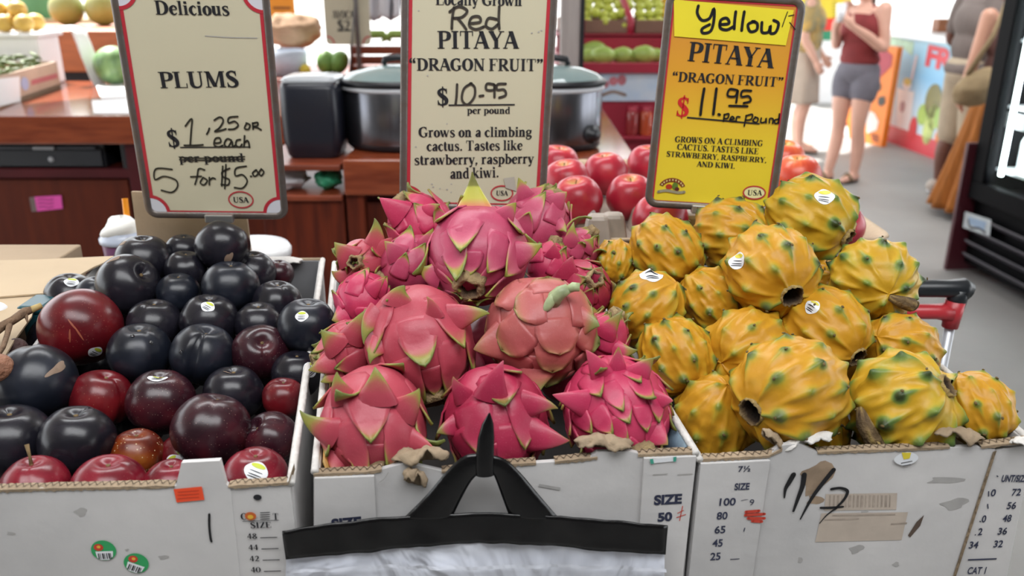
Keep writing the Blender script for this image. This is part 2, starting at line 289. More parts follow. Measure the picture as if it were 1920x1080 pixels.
GL = {
 'A': ([('l', .06, .03, .36, 1, .07), ('l', .36, 1, .66, .03, .2), ('l', .2, .34, .56, .34, .07), ('r', -.04, 0, .2, .05), ('r', .5, 0, .82, .05)], .76),
 'B': (_P + [('c', [(.2, .5, .06), (.45, .5, .08), (.6, .4, .16), (.63, .26, .2), (.58, .1, .14), (.42, .03, .07), (.17, .03, .06)])], .74),
 'C': (_C, .76), 'G': (_C + [('r', .56, .08, .74, .4), ('r', .48, .38, .82, .43)], .84),
 'D': (_s(.17) + [('c', [(.17, .97, .06), (.42, .96, .07), (.62, .78, .17), (.68, .5, .21), (.62, .22, .17), (.42, .04, .07), (.17, .03, .06)])], .82),
 'E': (_s(.17) + [('r', .02, .95, .62, 1), ('r', .57, .75, .62, 1), ('r', .2, .48, .45, .54), ('r', .42, .38, .46, .64), ('r', .02, 0, .64, .05), ('r', .6, 0, .65, .26)], .7),
 'F': (_s(.17) + [('r', .02, .95, .62, 1), ('r', .57, .75, .62, 1), ('r', .2, .48, .45, .54), ('r', .42, .38, .46, .64)], .66),
 'I': (_s(.2), .42), 'L': (_s(.17) + [('r', .02, 0, .64, .05), ('r', .59, 0, .64, .28)], .68),
 'K': (_s(.17) + [('l', .2, .42, .62, .95, .07), ('l', .34, .55, .68, .05, .2), ('r', .48, .95, .76, 1), ('r', .5, 0, .84, .05)], .82),
 'M': ([('l', .14, 0, .14, 1, .07), ('l', .16, 1, .47, .05, .18), ('l', .47, .05, .78, 1, .07), ('r', .74, 0, .93, 1), ('r', 0, .95, .26, 1), ('r', .74, .95, 1, 1), ('r', 0, 0, .28, .05), ('r', .68, 0, 1, .05)], 1.02),
 'N': ([('l', .13, 0, .13, 1, .07), ('l', .12, 1, .66, .02, .2), ('l', .68, 0, .68, 1, .07), ('r', 0, .95, .25, 1), ('r', .54, .95, .82, 1), ('r', 0, 0, .27, .05)], .83),
 'O': (_O, .82), 'P': (_P, .68), 'R': (_P + [('l', .36, .48, .68, .04, .2), ('r', .56, 0, .82, .05)], .8), 'S': (_S, .62),
 'T': (_s(.36, t=0) + [('r', .02, .95, .7, 1), ('r', .02, .72, .07, 1), ('r', .65, .72, .7, 1)], .74),
 'U': ([('r', .075, .3, .265, 1), ('r', 0, .95, .36, 1), ('c', [(.17, .32, .19), (.22, .1, .15), (.42, .02, .09), (.6, .12, .07), (.64, .32, .07)]), ('l', .64, .3, .64, 1, .07), ('r', .52, .95, .78, 1)], .82),
 'V': ([('l', .1, 1, .38, .02, .2), ('l', .38, .02, .66, 1, .07), ('r', -.03, .95, .26, 1), ('r', .52, .95, .8, 1)], .76),
 'W': (_W, 1.02), 'Y': ([('l', .1, 1, .38, .45, .2), ('l', .38, .45, .66, 1, .07), ('r', .28, 0, .48, .5), ('r', -.03, .95, .26, 1), ('r', .52, .95, .8, 1), ('r', .2, 0, .56, .05)], .76),
 'Z': ([('r', .04, .93, .6, 1), ('l', .52, .95, .12, .05, .18), ('r', .04, 0, .62, .07), ('r', .04, .75, .09, 1), ('r', .57, 0, .62, .25)], .66),
 'a': ([('c', [(.1, .5, .1), (.2, .64, .07), (.32, .64, .1), (.38, .5, .17), (.38, .1, .17), (.48, .05, .06)]), ('c', [(.36, .38, .06), (.18, .3, .12), (.1, .16, .16), (.18, .05, .1), (.36, .12, .06)])], .52),
 'b': (_bowl + [('r', .05, 0, .21, 1), ('r', -.02, .95, .13, 1)], .58),
 'c': ([('c', [(.42, .52, .08), (.3, .66, .07), (.14, .52, .15), (.09, .33, .18), (.16, .12, .14), (.3, .02, .08), (.44, .14, .05)])], .48),
 'd': ([('c', [(.4, .55, .06), (.28, .66, .08), (.13, .5, .15), (.1, .33, .18), (.14, .12, .14), (.28, .02, .06), (.4, .1, .06)]), ('r', .36, 0, .52, 1), ('r', .28, .95, .4, 1), ('r', .5, 0, .58, .05)], .6),
 'e': ([('c', [(.1, .38, .05), (.42, .38, .05), (.4, .55, .12), (.28, .66, .07), (.13, .52, .15), (.09, .33, .18), (.16, .1, .14), (.3, .02, .08), (.44, .14, .05)])], .5),
 'f': ([('c', [(.15, 0, .17), (.15, .75, .17), (.2, .93, .1), (.3, .98, .07), (.37, .92, .12)]), ('r', 0, .62, .32, .67), ('r', 0, 0, .32, .05)], .36),
 'g': ([('c', [(.26, .67, .06), (.1, .55, .13), (.1, .4, .13), (.26, .28, .06), (.4, .4, .13), (.4, .56, .13), (.26, .67, .06)]), ('c', [(.16, .3, .06), (.08, .18, .1), (.2, .1, .12), (.4, .08, .14), (.46, -.06, .12), (.3, -.24, .08), (.1, -.2, .08), (.06, -.06, .08), (.16, .06, .06)]), ('l', .4, .62, .52, .64, .07)], .52),
 'h': ([('r', .05, 0, .21, 1), ('r', -.02, .95, .13, 1), ('r', -.02, 0, .28, .05)] + _arch(.13), .6),
 'i': (_x(.15) + [('r', .06, .8, .24, .97)], .32), 'l': ([('r', .07, 0, .23, 1), ('r', 0, .95, .15, 1), ('r', 0, 0, .3, .05)], .32),
 'k': ([('r', .05, 0, .21, 1), ('r', -.02, .95, .13, 1), ('r', -.02, 0, .28, .05), ('l', .18, .3, .42, .64, .06), ('l', .26, .4, .46, .04, .17), ('r', .34, .63, .54, .68), ('r', .36, 0, .6, .05)], .6),
 'm': (_x(.13) + _arch(.13) + _arch(.41), .9), 'n': (_x(.13) + _arch(.13), .6),
 'o': ([('c', [(.26, .67, .06), (.11, .5, .15), (.09, .33, .18), (.12, .15, .15), (.26, .01, .06), (.41, .15, .15), (.44, .33, .18), (.41, .5, .15), (.26, .67, .06)])], .53),
 'p': (_bowl + [('r', .05, -.28, .21, .68), ('r', -.02, .63, .13, .68), ('r', -.02, -.28, .28, -.23)], .58),
 'r': (_x(.13) + [('c', [(.18, .5, .06), (.28, .65, .09), (.38, .58, .15)])], .44), 's': (_k(_S, .74, .68), .46),
 't': ([('c', [(.15, .9, .06), (.15, .7, .17), (.15, .2, .17), (.22, .05, .1), (.34, .1, .05)]), ('r', .02, .62, .32, .67)], .36),
 'u': ([('c', [(.13, .68, .17), (.13, .2, .17), (.24, .04, .1), (.4, .14, .06)]), ('r', .35, 0, .51, .68), ('r', 0, .63, .15, .68), ('r', .28, .63, .4, .68), ('r', .48, 0, .58, .05)], .6),
 'w': (_k(_W, .8, .68), .82), 'v': ([('l', .08, .66, .27, .02, .17), ('l', .27, .02, .46, .66, .06), ('r', -.03, .63, .22, .68), ('r', .34, .63, .54, .68)], .52),
 'y': ([('l', .08, .66, .27, .05, .17), ('l', .27, .05, .46, .66, .06), ('c', [(.27, .05, .06), (.2, -.2, .1), (.06, -.2, .12)]), ('r', -.03, .63, .22, .68), ('r', .34, .63, .54, .68)], .52),
 '$': (_S + [('l', .31, -.13, .31, 1.13, .06)], .62), '.': ([('r', .05, 0, .21, .16)], .27), ',': ([('r', .05, 0, .21, .16), ('l', .16, .08, .08, -.16, .07)], .27),
 '<': (_quo(.06) + _quo(.30), .52), '>': ([('r', x-.09, .82, x+.09, 1.0) for x in (.12, .36)] + [('c', [(x+.03, .95, .13), (x+.04, .82, .10), (x-.06, .66, .04)]) for x in (.12, .36)], .52), ' ': ([], .27),
 '4': ([('l', .36, 1, .05, .34, .06), ('r', .03, .26, .56, .36), ('r', .3, 0, .47, 1)], .6), '0': (_k(_O, .75, 1), .62),
 '8': ([('c', [(.3, .98, .07), (.14, .78, .15), (.3, .54, .09), (.52, .25, .17), (.3, .02, .07), (.08, .25, .17), (.3, .54, .09), (.47, .78, .15), (.3, .98, .07)])], .62),
 '2': ([('c', [(.1, .75, .1), (.28, .97, .08), (.46, .78, .16), (.36, .42, .12), (.08, .06, .06)]), ('r', .06, 0, .56, .13)], .62),
 '/': ([('l', .02, -.1, .34, 1.05, .07)], .38),
}
def serif(txt, bw=1.16):
    x = 0; out = []
    for ch in txt:
        g, adv = GL[ch]
        for e in g:
            if e[0] == 'r': out.append(([(x+e[1], e[2]), (x+e[3], e[2]), (x+e[3], e[4]), (x+e[1], e[4])], [(0, 1, 2, 3)])); continue
            if e[0] == 'l':
                hw = e[5]/2*bw      # widths are measured across, as in type
                q = [(x+e[1], e[2]), (x+e[3], e[4])]
                if abs(e[4]-e[2]) > abs(e[3]-e[1])*0.4: o = [(q[0][0]-hw, q[0][1]), (q[0][0]+hw, q[0][1]), (q[1][0]+hw, q[1][1]), (q[1][0]-hw, q[1][1])]
                else: o = [(q[0][0], q[0][1]-hw), (q[1][0], q[1][1]-hw), (q[1][0], q[1][1]+hw), (q[0][0], q[0][1]+hw)]
                out.append((o, [(0, 1, 2, 3)])); continue
            p = e[1]; q = catmull(p, 5, closed=(p[0][:2] == p[-1][:2])); L = []; R = []
            for i, (cx, cy, ww) in enumerate(q):
                a = q[max(i-1, 0)]; b = q[min(i+1, len(q)-1)]; dx, dy = b[0]-a[0], b[1]-a[1]; l = math.hypot(dx, dy) or 1
                L.append((x+cx-dy/l*ww*bw/2, cy+dx/l*ww*bw/2)); R.append((x+cx+dy/l*ww*bw/2, cy-dx/l*ww*bw/2))
            n = len(L); out.append((L+R, [(i, i+1, n+i+1, n+i) for i in range(n-1)]))
        x += adv + .02
    return x, out
_SANS = {}
def sans(txt, bold=0.02):
    k = (txt, bold)
    if k not in _SANS:
        cu = bpy.data.curves.new('lettering', 'FONT'); cu.body = txt; cu.size = 1; cu.offset = bold; cu.fill_mode = 'FRONT'
        o = bpy.data.objects.new('lettering', cu); C.objects.link(o)
        me = o.evaluated_get(bpy.context.evaluated_depsgraph_get()).to_mesh()
        vs = [(v.co.x, v.co.y) for v in me.vertices]; fs = [tuple(p.vertices) for p in me.polygons]
        bpy.data.objects.remove(o); bpy.data.curves.remove(cu)
        x0 = min(v[0] for v in vs); x1 = max(v[0] for v in vs); y0 = min(v[1] for v in vs); h = max(v[1] for v in vs) - y0
        _SANS[k] = ((x1-x0)/h, [([((x-x0)/h, (y-y0)/h) for x, y in vs], fs)])
    return _SANS[k]
# ------------------------------------------------------------------ the setting
M_floor = mat('concrete', '#8d8c8a', 0.55, 0.16, 1.2, bump=0.15, bscale=14)
def struct(name, mb, m, label, cat='structure', **kw):
    return tag(mb.build(name, m, None, **kw), label, cat, kind='structure')
mb = MB(); mb.add([(-30, -4, 0), (30, -4, 0), (30, 80, 0), (-30, 80, 0)], [(0, 1, 2, 3)])
struct('floor', mb, M_floor, 'grey worn concrete floor of the open market hall', 'floor', smooth=False)
mb = MB(); rp = [(-9, -3), (9, -3), (9, 17.3), (-9, -0.7)]  # unseen roof, its slanted edge shaped to set where the sun falls
mb.hexa([(x, y, 3.4) for x, y in rp], [(x, y, 3.5) for x, y in rp])
struct('ceiling', mb, mat('roof_board', '#c9c5bd', 0.8, 0.05), 'unseen pale roof shaped to shade the open market hall', 'ceiling', smooth=False)
mb = MB(); mb.box((0, -3.06, 1.7), (18, .1, 3.4)); struct('wall_blocker', mb, mat('wall_blocker_paint', '#5e5a56', .8, .1, 1.0), 'dull brown wall added behind the viewer to block daylight', 'wall', smooth=False)  # added wall, out of view; cuts daylight arriving from behind the camera
# ------------------------------------------------------------------ fruit cartons
M_white = mat('white_carton', '#b9b8b8', 0.75, 0.10, 5.0, bump=0.12, bscale=25, col2='#cfcdcc')
M_kraft = mat('kraft_board', '#94826b', 0.85, 0.16, 14, bump=0.35, bscale=60)
M_flute = mat('torn_flute', '#85735c', 0.9, 0.30, 90, bump=0.9, bscale=180, stretch=(1.0, 0.3, 0.3))
M_fdark = mat('flute_dark_brown', '#4a3d2f', .9, .2, 60)  # darker brown for the wavy flute inside the torn board
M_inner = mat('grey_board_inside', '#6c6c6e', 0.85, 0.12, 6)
M_ink = mat('black_ink', '#1b1c22', 0.5, 0.1)
M_navy = mat('navy_ink', '#2b3048', 0.6, 0.25, 60)
M_marker = mat('marker_ink', '#17171a', 0.4, 0.1)
M_red = mat('red_ink', '#c2402f', 0.6, 0.15)
M_stain = mat('brown_stain', '#94806b', 0.8, 0.2, 60)
M_smudge = mat('grey_smudge', '#a5a3a1', 0.8, 0.1, 60)
M_label = mat('label_white', '#dfe2e6', 0.35, 0.04)
FACE_P = Face(F(545, 908, .872), (math.cos(math.radians(2.5)), math.sin(math.radians(2.5)), 0), (0, 0, 1))
FACE_R = Face(F(590, 885, .89), (math.cos(math.radians(5)), math.sin(math.radians(5)), 0), (0, 0, 1))
FACE_Y = Face(FACE_R.at(*FACE_R.px(1312, 860)), (math.cos(math.radians(5)), math.sin(math.radians(5)), 0), (0, 0, 1))
def rim(face, u, v, rise=.065):
    r = ray(u, v); z0 = face.o.z; y0 = face.o.y
    t = (z0 - EYE.z - rise*(y0)) / (r.z - rise*r.y); return EYE + r*t
ZB = 0.90
def wall(mb, a, b, inward, th=.006, zb=ZB, mi=0):
    a = Vector(a); b = Vector(b); k = Vector(inward).normalized()*th
    lo = lambda p: Vector((p.x, p.y, zb))
    mb.hexa([lo(a), lo(b), lo(b)+k, lo(a)+k], [a, b, b+k, a+k], mi)
def edge_strip(face, pxs, rad, seed, d=-.004):
    """the torn double wall of corrugated board along a panel's top: a ragged lip, the top of the board and the wavy flute inside it"""
    rng = random.Random(seed); q = []
    for i in range(len(pxs)-1):
        n = max(3, int(math.dist(pxs[i], pxs[i+1])/2.5))
        for k in range(n): q.append((pxs[i][0]+(pxs[i+1][0]-pxs[i][0])*k/n, pxs[i][1]+(pxs[i+1][1]-pxs[i][1])*k/n))
    q.append(pxs[-1]); loc = [face.px(*p) for p in q]; rows = [[], [], [], [], []]
    for i, (x, y) in enumerate(loc):
        j = mnoise.noise(Vector((x*260, seed, 0))); j2 = mnoise.noise(Vector((x*70, seed+5, 0))); up = .0012+.0012*j2
        for r, (dd, yy) in enumerate(((.0012, -.0020-.0016*j-.0012*j2), (.0014, up), (-.0035, up+.0012+.0005*j), (-.0085-.001*j, up+.0010), (-.0090, -.006))): rows[r].append(face.at(x, y+yy, dd))
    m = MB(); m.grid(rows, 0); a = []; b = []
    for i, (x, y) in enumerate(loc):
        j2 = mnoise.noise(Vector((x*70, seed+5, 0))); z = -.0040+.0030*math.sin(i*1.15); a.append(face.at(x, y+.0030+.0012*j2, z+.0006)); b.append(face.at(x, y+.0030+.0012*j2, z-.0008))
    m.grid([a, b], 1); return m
def carton(name, label, face, FL, FR, BR, BL, front_px):
    a, b = rim(face, *FL), rim(face, *FR); c, d = rim(face, *BR), rim(face, *BL)
    a = face.at(*face.px(*FL), -.0065); b = face.at(*face.px(*FR), -.0065)
    ctr = (a+b+c+d)/4; root = thing(name, label, 'box', (ctr.x, ctr.y, ZB))
    for nm, p, q in (('side_wall', a, d), ('side_wall', b, c), ('back_wall', d, c)):
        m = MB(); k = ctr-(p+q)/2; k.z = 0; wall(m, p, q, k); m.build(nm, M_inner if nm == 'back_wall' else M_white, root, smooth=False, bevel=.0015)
    m = MB(); dn = lambda p: Vector((p.x, p.y, ZB))
    m.hexa([dn(p) for p in (a, b, c, d)], [dn(p)+Vector((0, 0, .006)) for p in (a, b, c, d)]); m.build('bottom', mat('floor_shade', '#2b2726', .85, .2), root, smooth=False)  # carton floor coloured dark to stand in for shade between the fruit
    m = MB(); face.prism(m, [face.px(*p) for p in front_px], -.006, 0); m.build('front_panel', M_white, root, smooth=False)
    return root
def panel(face, root, pxs, d0, d1, name='corner_flap', m=None):
    b = MB(); face.prism(b, [face.px(*p) for p in pxs], d0, d1); return b.build(name, m or M_white, root, smooth=False, bevel=.0006)
def lump(name, root, c, r, rot, seed, m, amp=.35, parent_label=None, fold=8, face=None):
    """a torn flap of board bent over the panel's edge: up from behind, over, and ragged down the front"""
    f = face or FACE_P; rng = random.Random(seed); b = MB(); rows = []; N = 26; K = 16; w2, dd, hh = r; ca = rot[0][0] if rot else 1; sa = rot[2][0] if rot else 0; c = Vector(c)
    for i in range(N+1):
        s = -1+2*i/N; row = []; taper = (1-abs(s)**3*.55)*(1+.25*amp*mnoise.noise(Vector((s*2.2, seed, 1)))); end = 150+70*mnoise.noise(Vector((s*1.6, seed, 7)))+7*rng.uniform(-1, 1)
        for k in range(K+1):
            a = math.radians(-25+(end+25)*k/K); cr = 1+amp*.8*mnoise.noise(Vector((s*3.2+k*.16, k*.30, seed)))+.06*math.sin(fold*s+k*.7)
            y = hh*taper*math.sin(a)*cr; d = -dd*1.1*math.cos(a)*cr*taper; x = s*w2*(1+.08*math.sin(k*.5+seed))
            row.append(c+f.ex*(x*ca-y*0)+f.ey*(y-x*sa)+f.n*d)
        rows.append(row)
    b.grid(rows); return b.build(name, m, root, label=parent_label, solid=.0028)
# plum carton
P = carton('fruit_carton', 'white cardboard carton full of dark plums with orange tag on its rim', FACE_P, (-150, 922), (545, 908), (605, 487), (179, 490),
           [(-150, 1240), (-150, 925), (0, 917), (100, 914), (330, 911), (340, 868), (412, 864), (424, 908), (432, 915), (468, 1240)])
panel(FACE_P, P, [(430, 1240), (430, 916), (535, 910), (542, 906), (585, 1240)], -.006, -.001)
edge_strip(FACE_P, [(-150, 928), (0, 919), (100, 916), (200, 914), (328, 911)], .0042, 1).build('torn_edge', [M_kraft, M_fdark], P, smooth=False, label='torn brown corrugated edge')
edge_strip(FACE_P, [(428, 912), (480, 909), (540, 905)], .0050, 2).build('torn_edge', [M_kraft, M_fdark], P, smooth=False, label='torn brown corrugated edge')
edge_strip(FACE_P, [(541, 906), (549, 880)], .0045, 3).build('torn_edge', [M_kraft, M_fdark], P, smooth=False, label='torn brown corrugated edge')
pr = [FACE_P.at(*FACE_P.px(545, 906))] + [rim(FACE_P, 545+60*k, 908-421*k) for k in (.25, .5, .75, 1)]
def rim_bead(root, pts, r, m, name='rim_edge'):
    b = MB(); b.tube(pts, r, n=8); return b.build(name, m, root)
mW2 = mat('rim_paper', '#cfccc8', 0.8, 0.08, 40, bump=.4, bscale=80)
rim_bead(P, [FACE_P.at(*FACE_P.px(545, 906))]+[rim(FACE_P, 545+60*k/8, 905-418*k/8) for k in range(1, 9)], .0045, mW2)
rim_bead(P, [rim(FACE_P, 179+426*k/8, 490-3*k/8) for k in range(4, 9)], .0038, M_kraft, 'back_rim')
lump('folded_flap', P, rim(FACE_P, 528, 494), (.032, .012, .010), Matrix.Rotation(.05, 3, 'Z'), 4, mW2, .15, 'folded grey cardboard flap')
m = MB(); fp = FACE_P
fp.disc(m, fp.px(483, 932), .0042, .0034, .0006); m.build('punched_hole', M_ink, P)
m = MB(); fp.pen(m, [(393, 963), (393, 985), (395, 1005), (397, 1014)], 4.5); m.build('marker_stroke', M_marker, P)
m = MB(); fp.text(m, 'SIZE', (470, 990), (510, 989), 979, d=.0004)
for s, v in (('48', 1010), ('44', 1031), ('42', 1052), ('40', 1073)):
    fp.text(m, s, (464+(v-1010)*.11, v), (483+(v-1010)*.11, v-.3), v-10, d=.0004)
    fp.pen(m, [(488+(v-1010)*.11, v-2), (520+(v-1010)*.11, v-3)], 1.8, .0004, smooth=False)
fp.pen(m, [(455, 977), (523, 975)], 1.2, .0004, smooth=False)
fp.text(m, 'C', (452, 974), (463, 974), 962, d=.0004); fp.text(m, 'T', (512, 974), (523, 974), 962, d=.0004)
m.build('printed_sizes', M_ink, P, smooth=False)
m = MB(); c = fp.px(470, 967); fp.disc(m, c, .0058, .0050, .0008); m.build('printed_emblem', mat('emblem_orange', '#c2602a', .6), P)
m = MB(); fp.disc(m, fp.px(470, 968), .003, .0026, .0012); m.build('printed_emblem', mat('emblem_yellow', '#dcae3c', .6), P)
m = MB()
for k in range(4): fp.pen(m, [(488, 961+k*4), (506, 960+k*4)], 1.8, .0006, smooth=False)
m.build('printed_code', M_ink, P, smooth=False)
m = MB(); fp.poly(m, [(326, 916), (379, 911), (384, 936), (332, 941)], .0012); o = m.build('price_tag', mat('orange_tag', '#e8502c', .45, .03), P, smooth=False, label='bright orange price tag')
m = MB()
for k in range(3): fp.pen(m, [(334, 921+k*6), (374, 918+k*6)], 1.3, .0018, smooth=False)
m.build('tag_print', mat('tag_ink', '#b23a22', .5), o, smooth=False)
for (u, v, a) in ((195, 1031, 0), (256, 1055, .45)):
    m = MB(); c = fp.px(u, v); fp.disc(m, c, .0128, .0125, .0010); st = m.build('round_sticker', mat('sticker_green', '#2f9a5b', .35, .05), P, smooth=False, label='round green sticker')
    ca, sa = math.cos(a), math.sin(a); L = lambda x, y: (c[0]+x*ca+y*sa, c[1]-x*sa+y*ca)
    m = MB(); fp.flat(m, [L(-.0085, -.0008), L(.0095, -.0008), L(.0085, -.0075), L(.004, -.0115), L(-.004, -.0115), L(-.0078, -.0085)], .0014); m.build('barcode_ground', M_label, st, smooth=False)
    m = MB()
    for k, wv in enumerate((.0012, .0006, .0015, .0006, .001, .0015, .0006)): 
        x = -.0062+k*.0021; fp.flat(m, [L(x, -.003), L(x+wv, -.003), L(x+wv, -.0100), L(x, -.0100)], .0018)
    m.build('barcode', M_ink, st, smooth=False)
    m = MB(); fp.disc(m, L(-.0045, .0042), .0048, .0042, .0014); m.build('sticker_emblem', mat('emblem_red', '#c43b2e', .5), st, smooth=False)
    m = MB(); fp.disc(m, L(-.0040, .0050), .0020, .0018, .0018); m.build('sticker_emblem', mat('emblem_yellow', '#dcae3c', .6), st, smooth=False)
rs = random.Random(5)
def smudges(face, root, spots, m_):
    b = MB()
    for u, v, rx, ry in spots:
        c = face.px(u, v); n = 18; ph = rs.random()*9
        face.flat(b, [(c[0]+rx*.0005*(1+.35*math.sin(3*k*2*PI/n+ph))*math.cos(2*PI*k/n), c[1]+ry*.0005*(1+.3*math.sin(2*k*2*PI/n+ph))*math.sin(2*PI*k/n)) for k in range(n)], .0003)
    return b.build('stain', m_, root, smooth=False)
smudges(fp, P, [(152, 960, 12, 9), (238, 1031, 4, 3), (306, 1045, 10, 6), (20, 1000, 8, 5)], M_smudge)
# red dragon fruit carton
R_ = carton('fruit_carton', 'white cardboard carton full of red dragon fruit behind the black bag handle', FACE_R, (588, 888), (1307, 852), (1081, 490), (627, 493),
            [(588, 1240), (588, 890), (700, 885), (760, 868), (830, 884), (1000, 869), (1100, 862), (1120, 848), (1178, 846), (1200, 851), (1307, 850), (1280, 1085), (1268, 1240)])
panel(FACE_R, R_, [(588, 1240), (590, 893), (702, 889), (706, 975), (712, 1240)], 0, .004)
panel(FACE_R, R_, [(1206, 856), (1304, 852), (1278, 1085), (1262, 1240), (1190, 1240), (1196, 1010)], 0, .004)
for i, l in enumerate(([(588, 890), (700, 884), (716, 880)], [(828, 884), (880, 880)], [(940, 872), (1005, 868)], [(1040, 866), (1120, 858)], [(1196, 853), (1307, 848)])):
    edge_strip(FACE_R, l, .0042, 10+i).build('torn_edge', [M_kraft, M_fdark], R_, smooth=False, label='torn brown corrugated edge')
fr = FACE_R
lump('torn_flap', R_, fr.at(*fr.px(788, 868), -.004), (.028, .010, .013), Matrix.Rotation(.08, 3, 'Y'), 21, M_kraft, .5, 'crumpled torn kraft flap', face=fr)
lump('torn_flap', R_, fr.at(*fr.px(779, 898), .006), (.012, .006, .014), Matrix.Rotation(-.3, 3, 'Y'), 22, M_kraft, .4, 'crumpled torn kraft flap', face=fr)
lump('torn_flap', R_, fr.at(*fr.px(1135, 846), -.006), (.030, .012, .014), Matrix.Rotation(-.1, 3, 'Y'), 23, M_kraft, .4, 'crumpled torn kraft flap', face=fr)
m = MB(); fr.text(m, 'SIZE', (1224, 943), (1276, 940), 924, 'sans', .0046, bold=.045); fr.text(m, '50', (1231, 974), (1258, 972), 957, 'sans', .0046, bold=.045)
fr.text(m, 'SIZE', (624, 988), (680, 983), 968, 'sans', .0046, bold=.045)
m.build('printed_sizes', M_navy, R_, smooth=False)
m = MB(); fr.pen(m, [(1010, 909), (1050, 916)], 6, .0008, smooth=False); fr.pen(m, [(1222, 886), (1250, 884)], 2, .0046, smooth=False); fr.pen(m, [(1268, 886), (1296, 884)], 2, .0046, smooth=False)
fr.pen(m, [(712, 900), (722, 892), (728, 882)], 2, .0046); m.build('pen_mark', M_smudge, R_, smooth=False)
m = MB()
for q in ([(1268, 958), (1280, 952)], [(1266, 966), (1284, 960)], [(1272, 972), (1278, 944)]): fr.pen(m, q, 1.6, .0046, smooth=False)
m.build('red_scribble', M_red, R_, smooth=False)
m = MB(); fr.poly(m, [(1217, 857), (1265, 851), (1264, 860), (1220, 864)], .0052); m.build('label', M_label, R_, smooth=False)
m = MB(); fr.poly(m, [(1216, 856), (1222, 855), (1224, 864), (1218, 865)], .0056); fr.poly(m, [(1260, 852), (1266, 851), (1265, 860), (1260, 861)], .0056); m.build('label_border', mat('teal_print', '#3f9a86', .5), R_, smooth=False)
# the printed outside of the dragon fruit carton shows along its inner rims
mPrint = mat('printed_sleeve', '#4f9a6a', .5, .35, 22, col2='#d98a3c')
b = MB(); pts = [(600, 872), (604, 820), (608, 780), (614, 720)]
b.grid([[rim(fr, u, v)+Vector((.004, 0, .004)) for u, v in pts], [rim(fr, u, v)+Vector((.014, 0, -.035)) for u, v in pts]]); b.build('printed_liner', mPrint, R_, solid=.002, label='colour printed carton lining')
b = MB(); pts = [(1290, 842), (1268, 806), (1240, 765), (1215, 725)]
b.grid([[rim(fr, u, v)+Vector((-.002, 0, .004)) for u, v in pts], [rim(fr, u, v)+Vector((-.016, 0, -.035)) for u, v in pts]]); b.build('printed_liner', mat('printed_navy', '#2a2a52', .5, .4, 18, col2='#7a94a0'), R_, solid=.002, label='navy printed carton lining')
rim_bead(R_, [rim(fr, 590+37*k/8, 885-392*k/8) for k in range(0, 9)], .0042, mW2)
rim_bead(R_, [rim(fr, 1305-224*k/8, 850-360*k/8) for k in range(0, 9)], .0042, mW2)
# yellow pitaya carton
Y_ = carton('fruit_carton', 'white cardboard carton full of yellow pitaya with 11/2 in black marker', FACE_Y, (1312, 862), (1935, 828), (1530, 497), (1090, 497),
            [(1288, 1085), (1272, 1240), (1312, 862), (1440, 856), (1462, 836), (1500, 832), (1532, 848), (1700, 842), (1830, 838), (1868, 842), (1790, 1085), (1735, 1240)][1:2] + [(1312, 862), (1440, 856), (1462, 836), (1500, 832), (1532, 848), (1700, 842), (1830, 838), (1866, 842), (1788, 1085), (1737, 1240)])
fy = FACE_Y
panel(fy, Y_, [(1272, 1240), (1312, 866), (1442, 860), (1408, 1085), (1386, 1240)], 0, .004)
panel(fy, Y_, [(1735, 1240), (1788, 1085), (1868, 845), (1940, 836), (1890, 1085), (1850, 1240)], -.006, -.002)
m = MB(); fy.poly(m, [(1861, 846), (1868, 844), (1790, 1085), (1738, 1240), (1730, 1240), (1784, 1085)], .0010); m.build('flute_edge', M_flute, Y_, smooth=False, label='exposed brown flutes of panel edge')
for i, l in enumerate(([(1312, 862), (1440, 855), (1466, 842)], [(1532, 848), (1610, 845), (1700, 842)], [(1700, 842), (1780, 838)], [(1838, 838), (1935, 826)])):
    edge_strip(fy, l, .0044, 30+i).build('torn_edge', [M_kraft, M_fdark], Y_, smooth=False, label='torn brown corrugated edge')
lump('torn_flap', Y_, fy.at(*fy.px(1455, 836), -.008), (.016, .008, .010), Matrix.Rotation(-.7, 3, 'Y'), 41, M_kraft, .35, 'crumpled torn kraft flap', face=fy)
lump('torn_flap', Y_, fy.at(*fy.px(1515, 838), -.005), (.028, .008, .010), Matrix.Rotation(.25, 3, 'Y'), 42, mW2, .3, 'torn white paper flap', face=fy)
lump('torn_flap', Y_, fy.at(*fy.px(1800, 826), -.006), (.029, .011, .011), Matrix.Rotation(-.15, 3, 'Y'), 43, M_kraft, .2, 'twisted kraft cardboard flap', 16, face=fy)
m = MB()
fy.text(m, 'SIZE', (1374, 915), (1402, 914), 902, 'sans', .0046, bold=.03); fy.text(m, '7½', (1381, 881), (1404, 880), 870, 'sans', .0046, bold=.02)
for s, u0, u1, v in (('100', 1346, 1376, 944), ('80', 1341, 1361, 970), ('65', 1337, 1357, 996), ('45', 1333, 1352, 1021), ('25', 1329, 1348, 1046)):
    fy.text(m, s, (u0, v), (u1, v-1), v-14, 'sans', .0046, bold=.02)
fy.text(m, '9', (1402, 943), (1410, 943), 932, 'sans', .0046, bold=0.0); fy.pen(m, [(1367, 1044), (1384, 1043)], 1.5, .0046, smooth=False)
fy.pen(m, [(1387, 934), (1400, 932)], 1.0, .0046, smooth=False); fy.pen(m, [(1394, 985), (1392, 992)], 2.0, .0046, smooth=False)
fy.text(m, 'UNT/SIZE', (1878, 905), (1926, 905), 892, 'sans', -.0012, bold=.03)
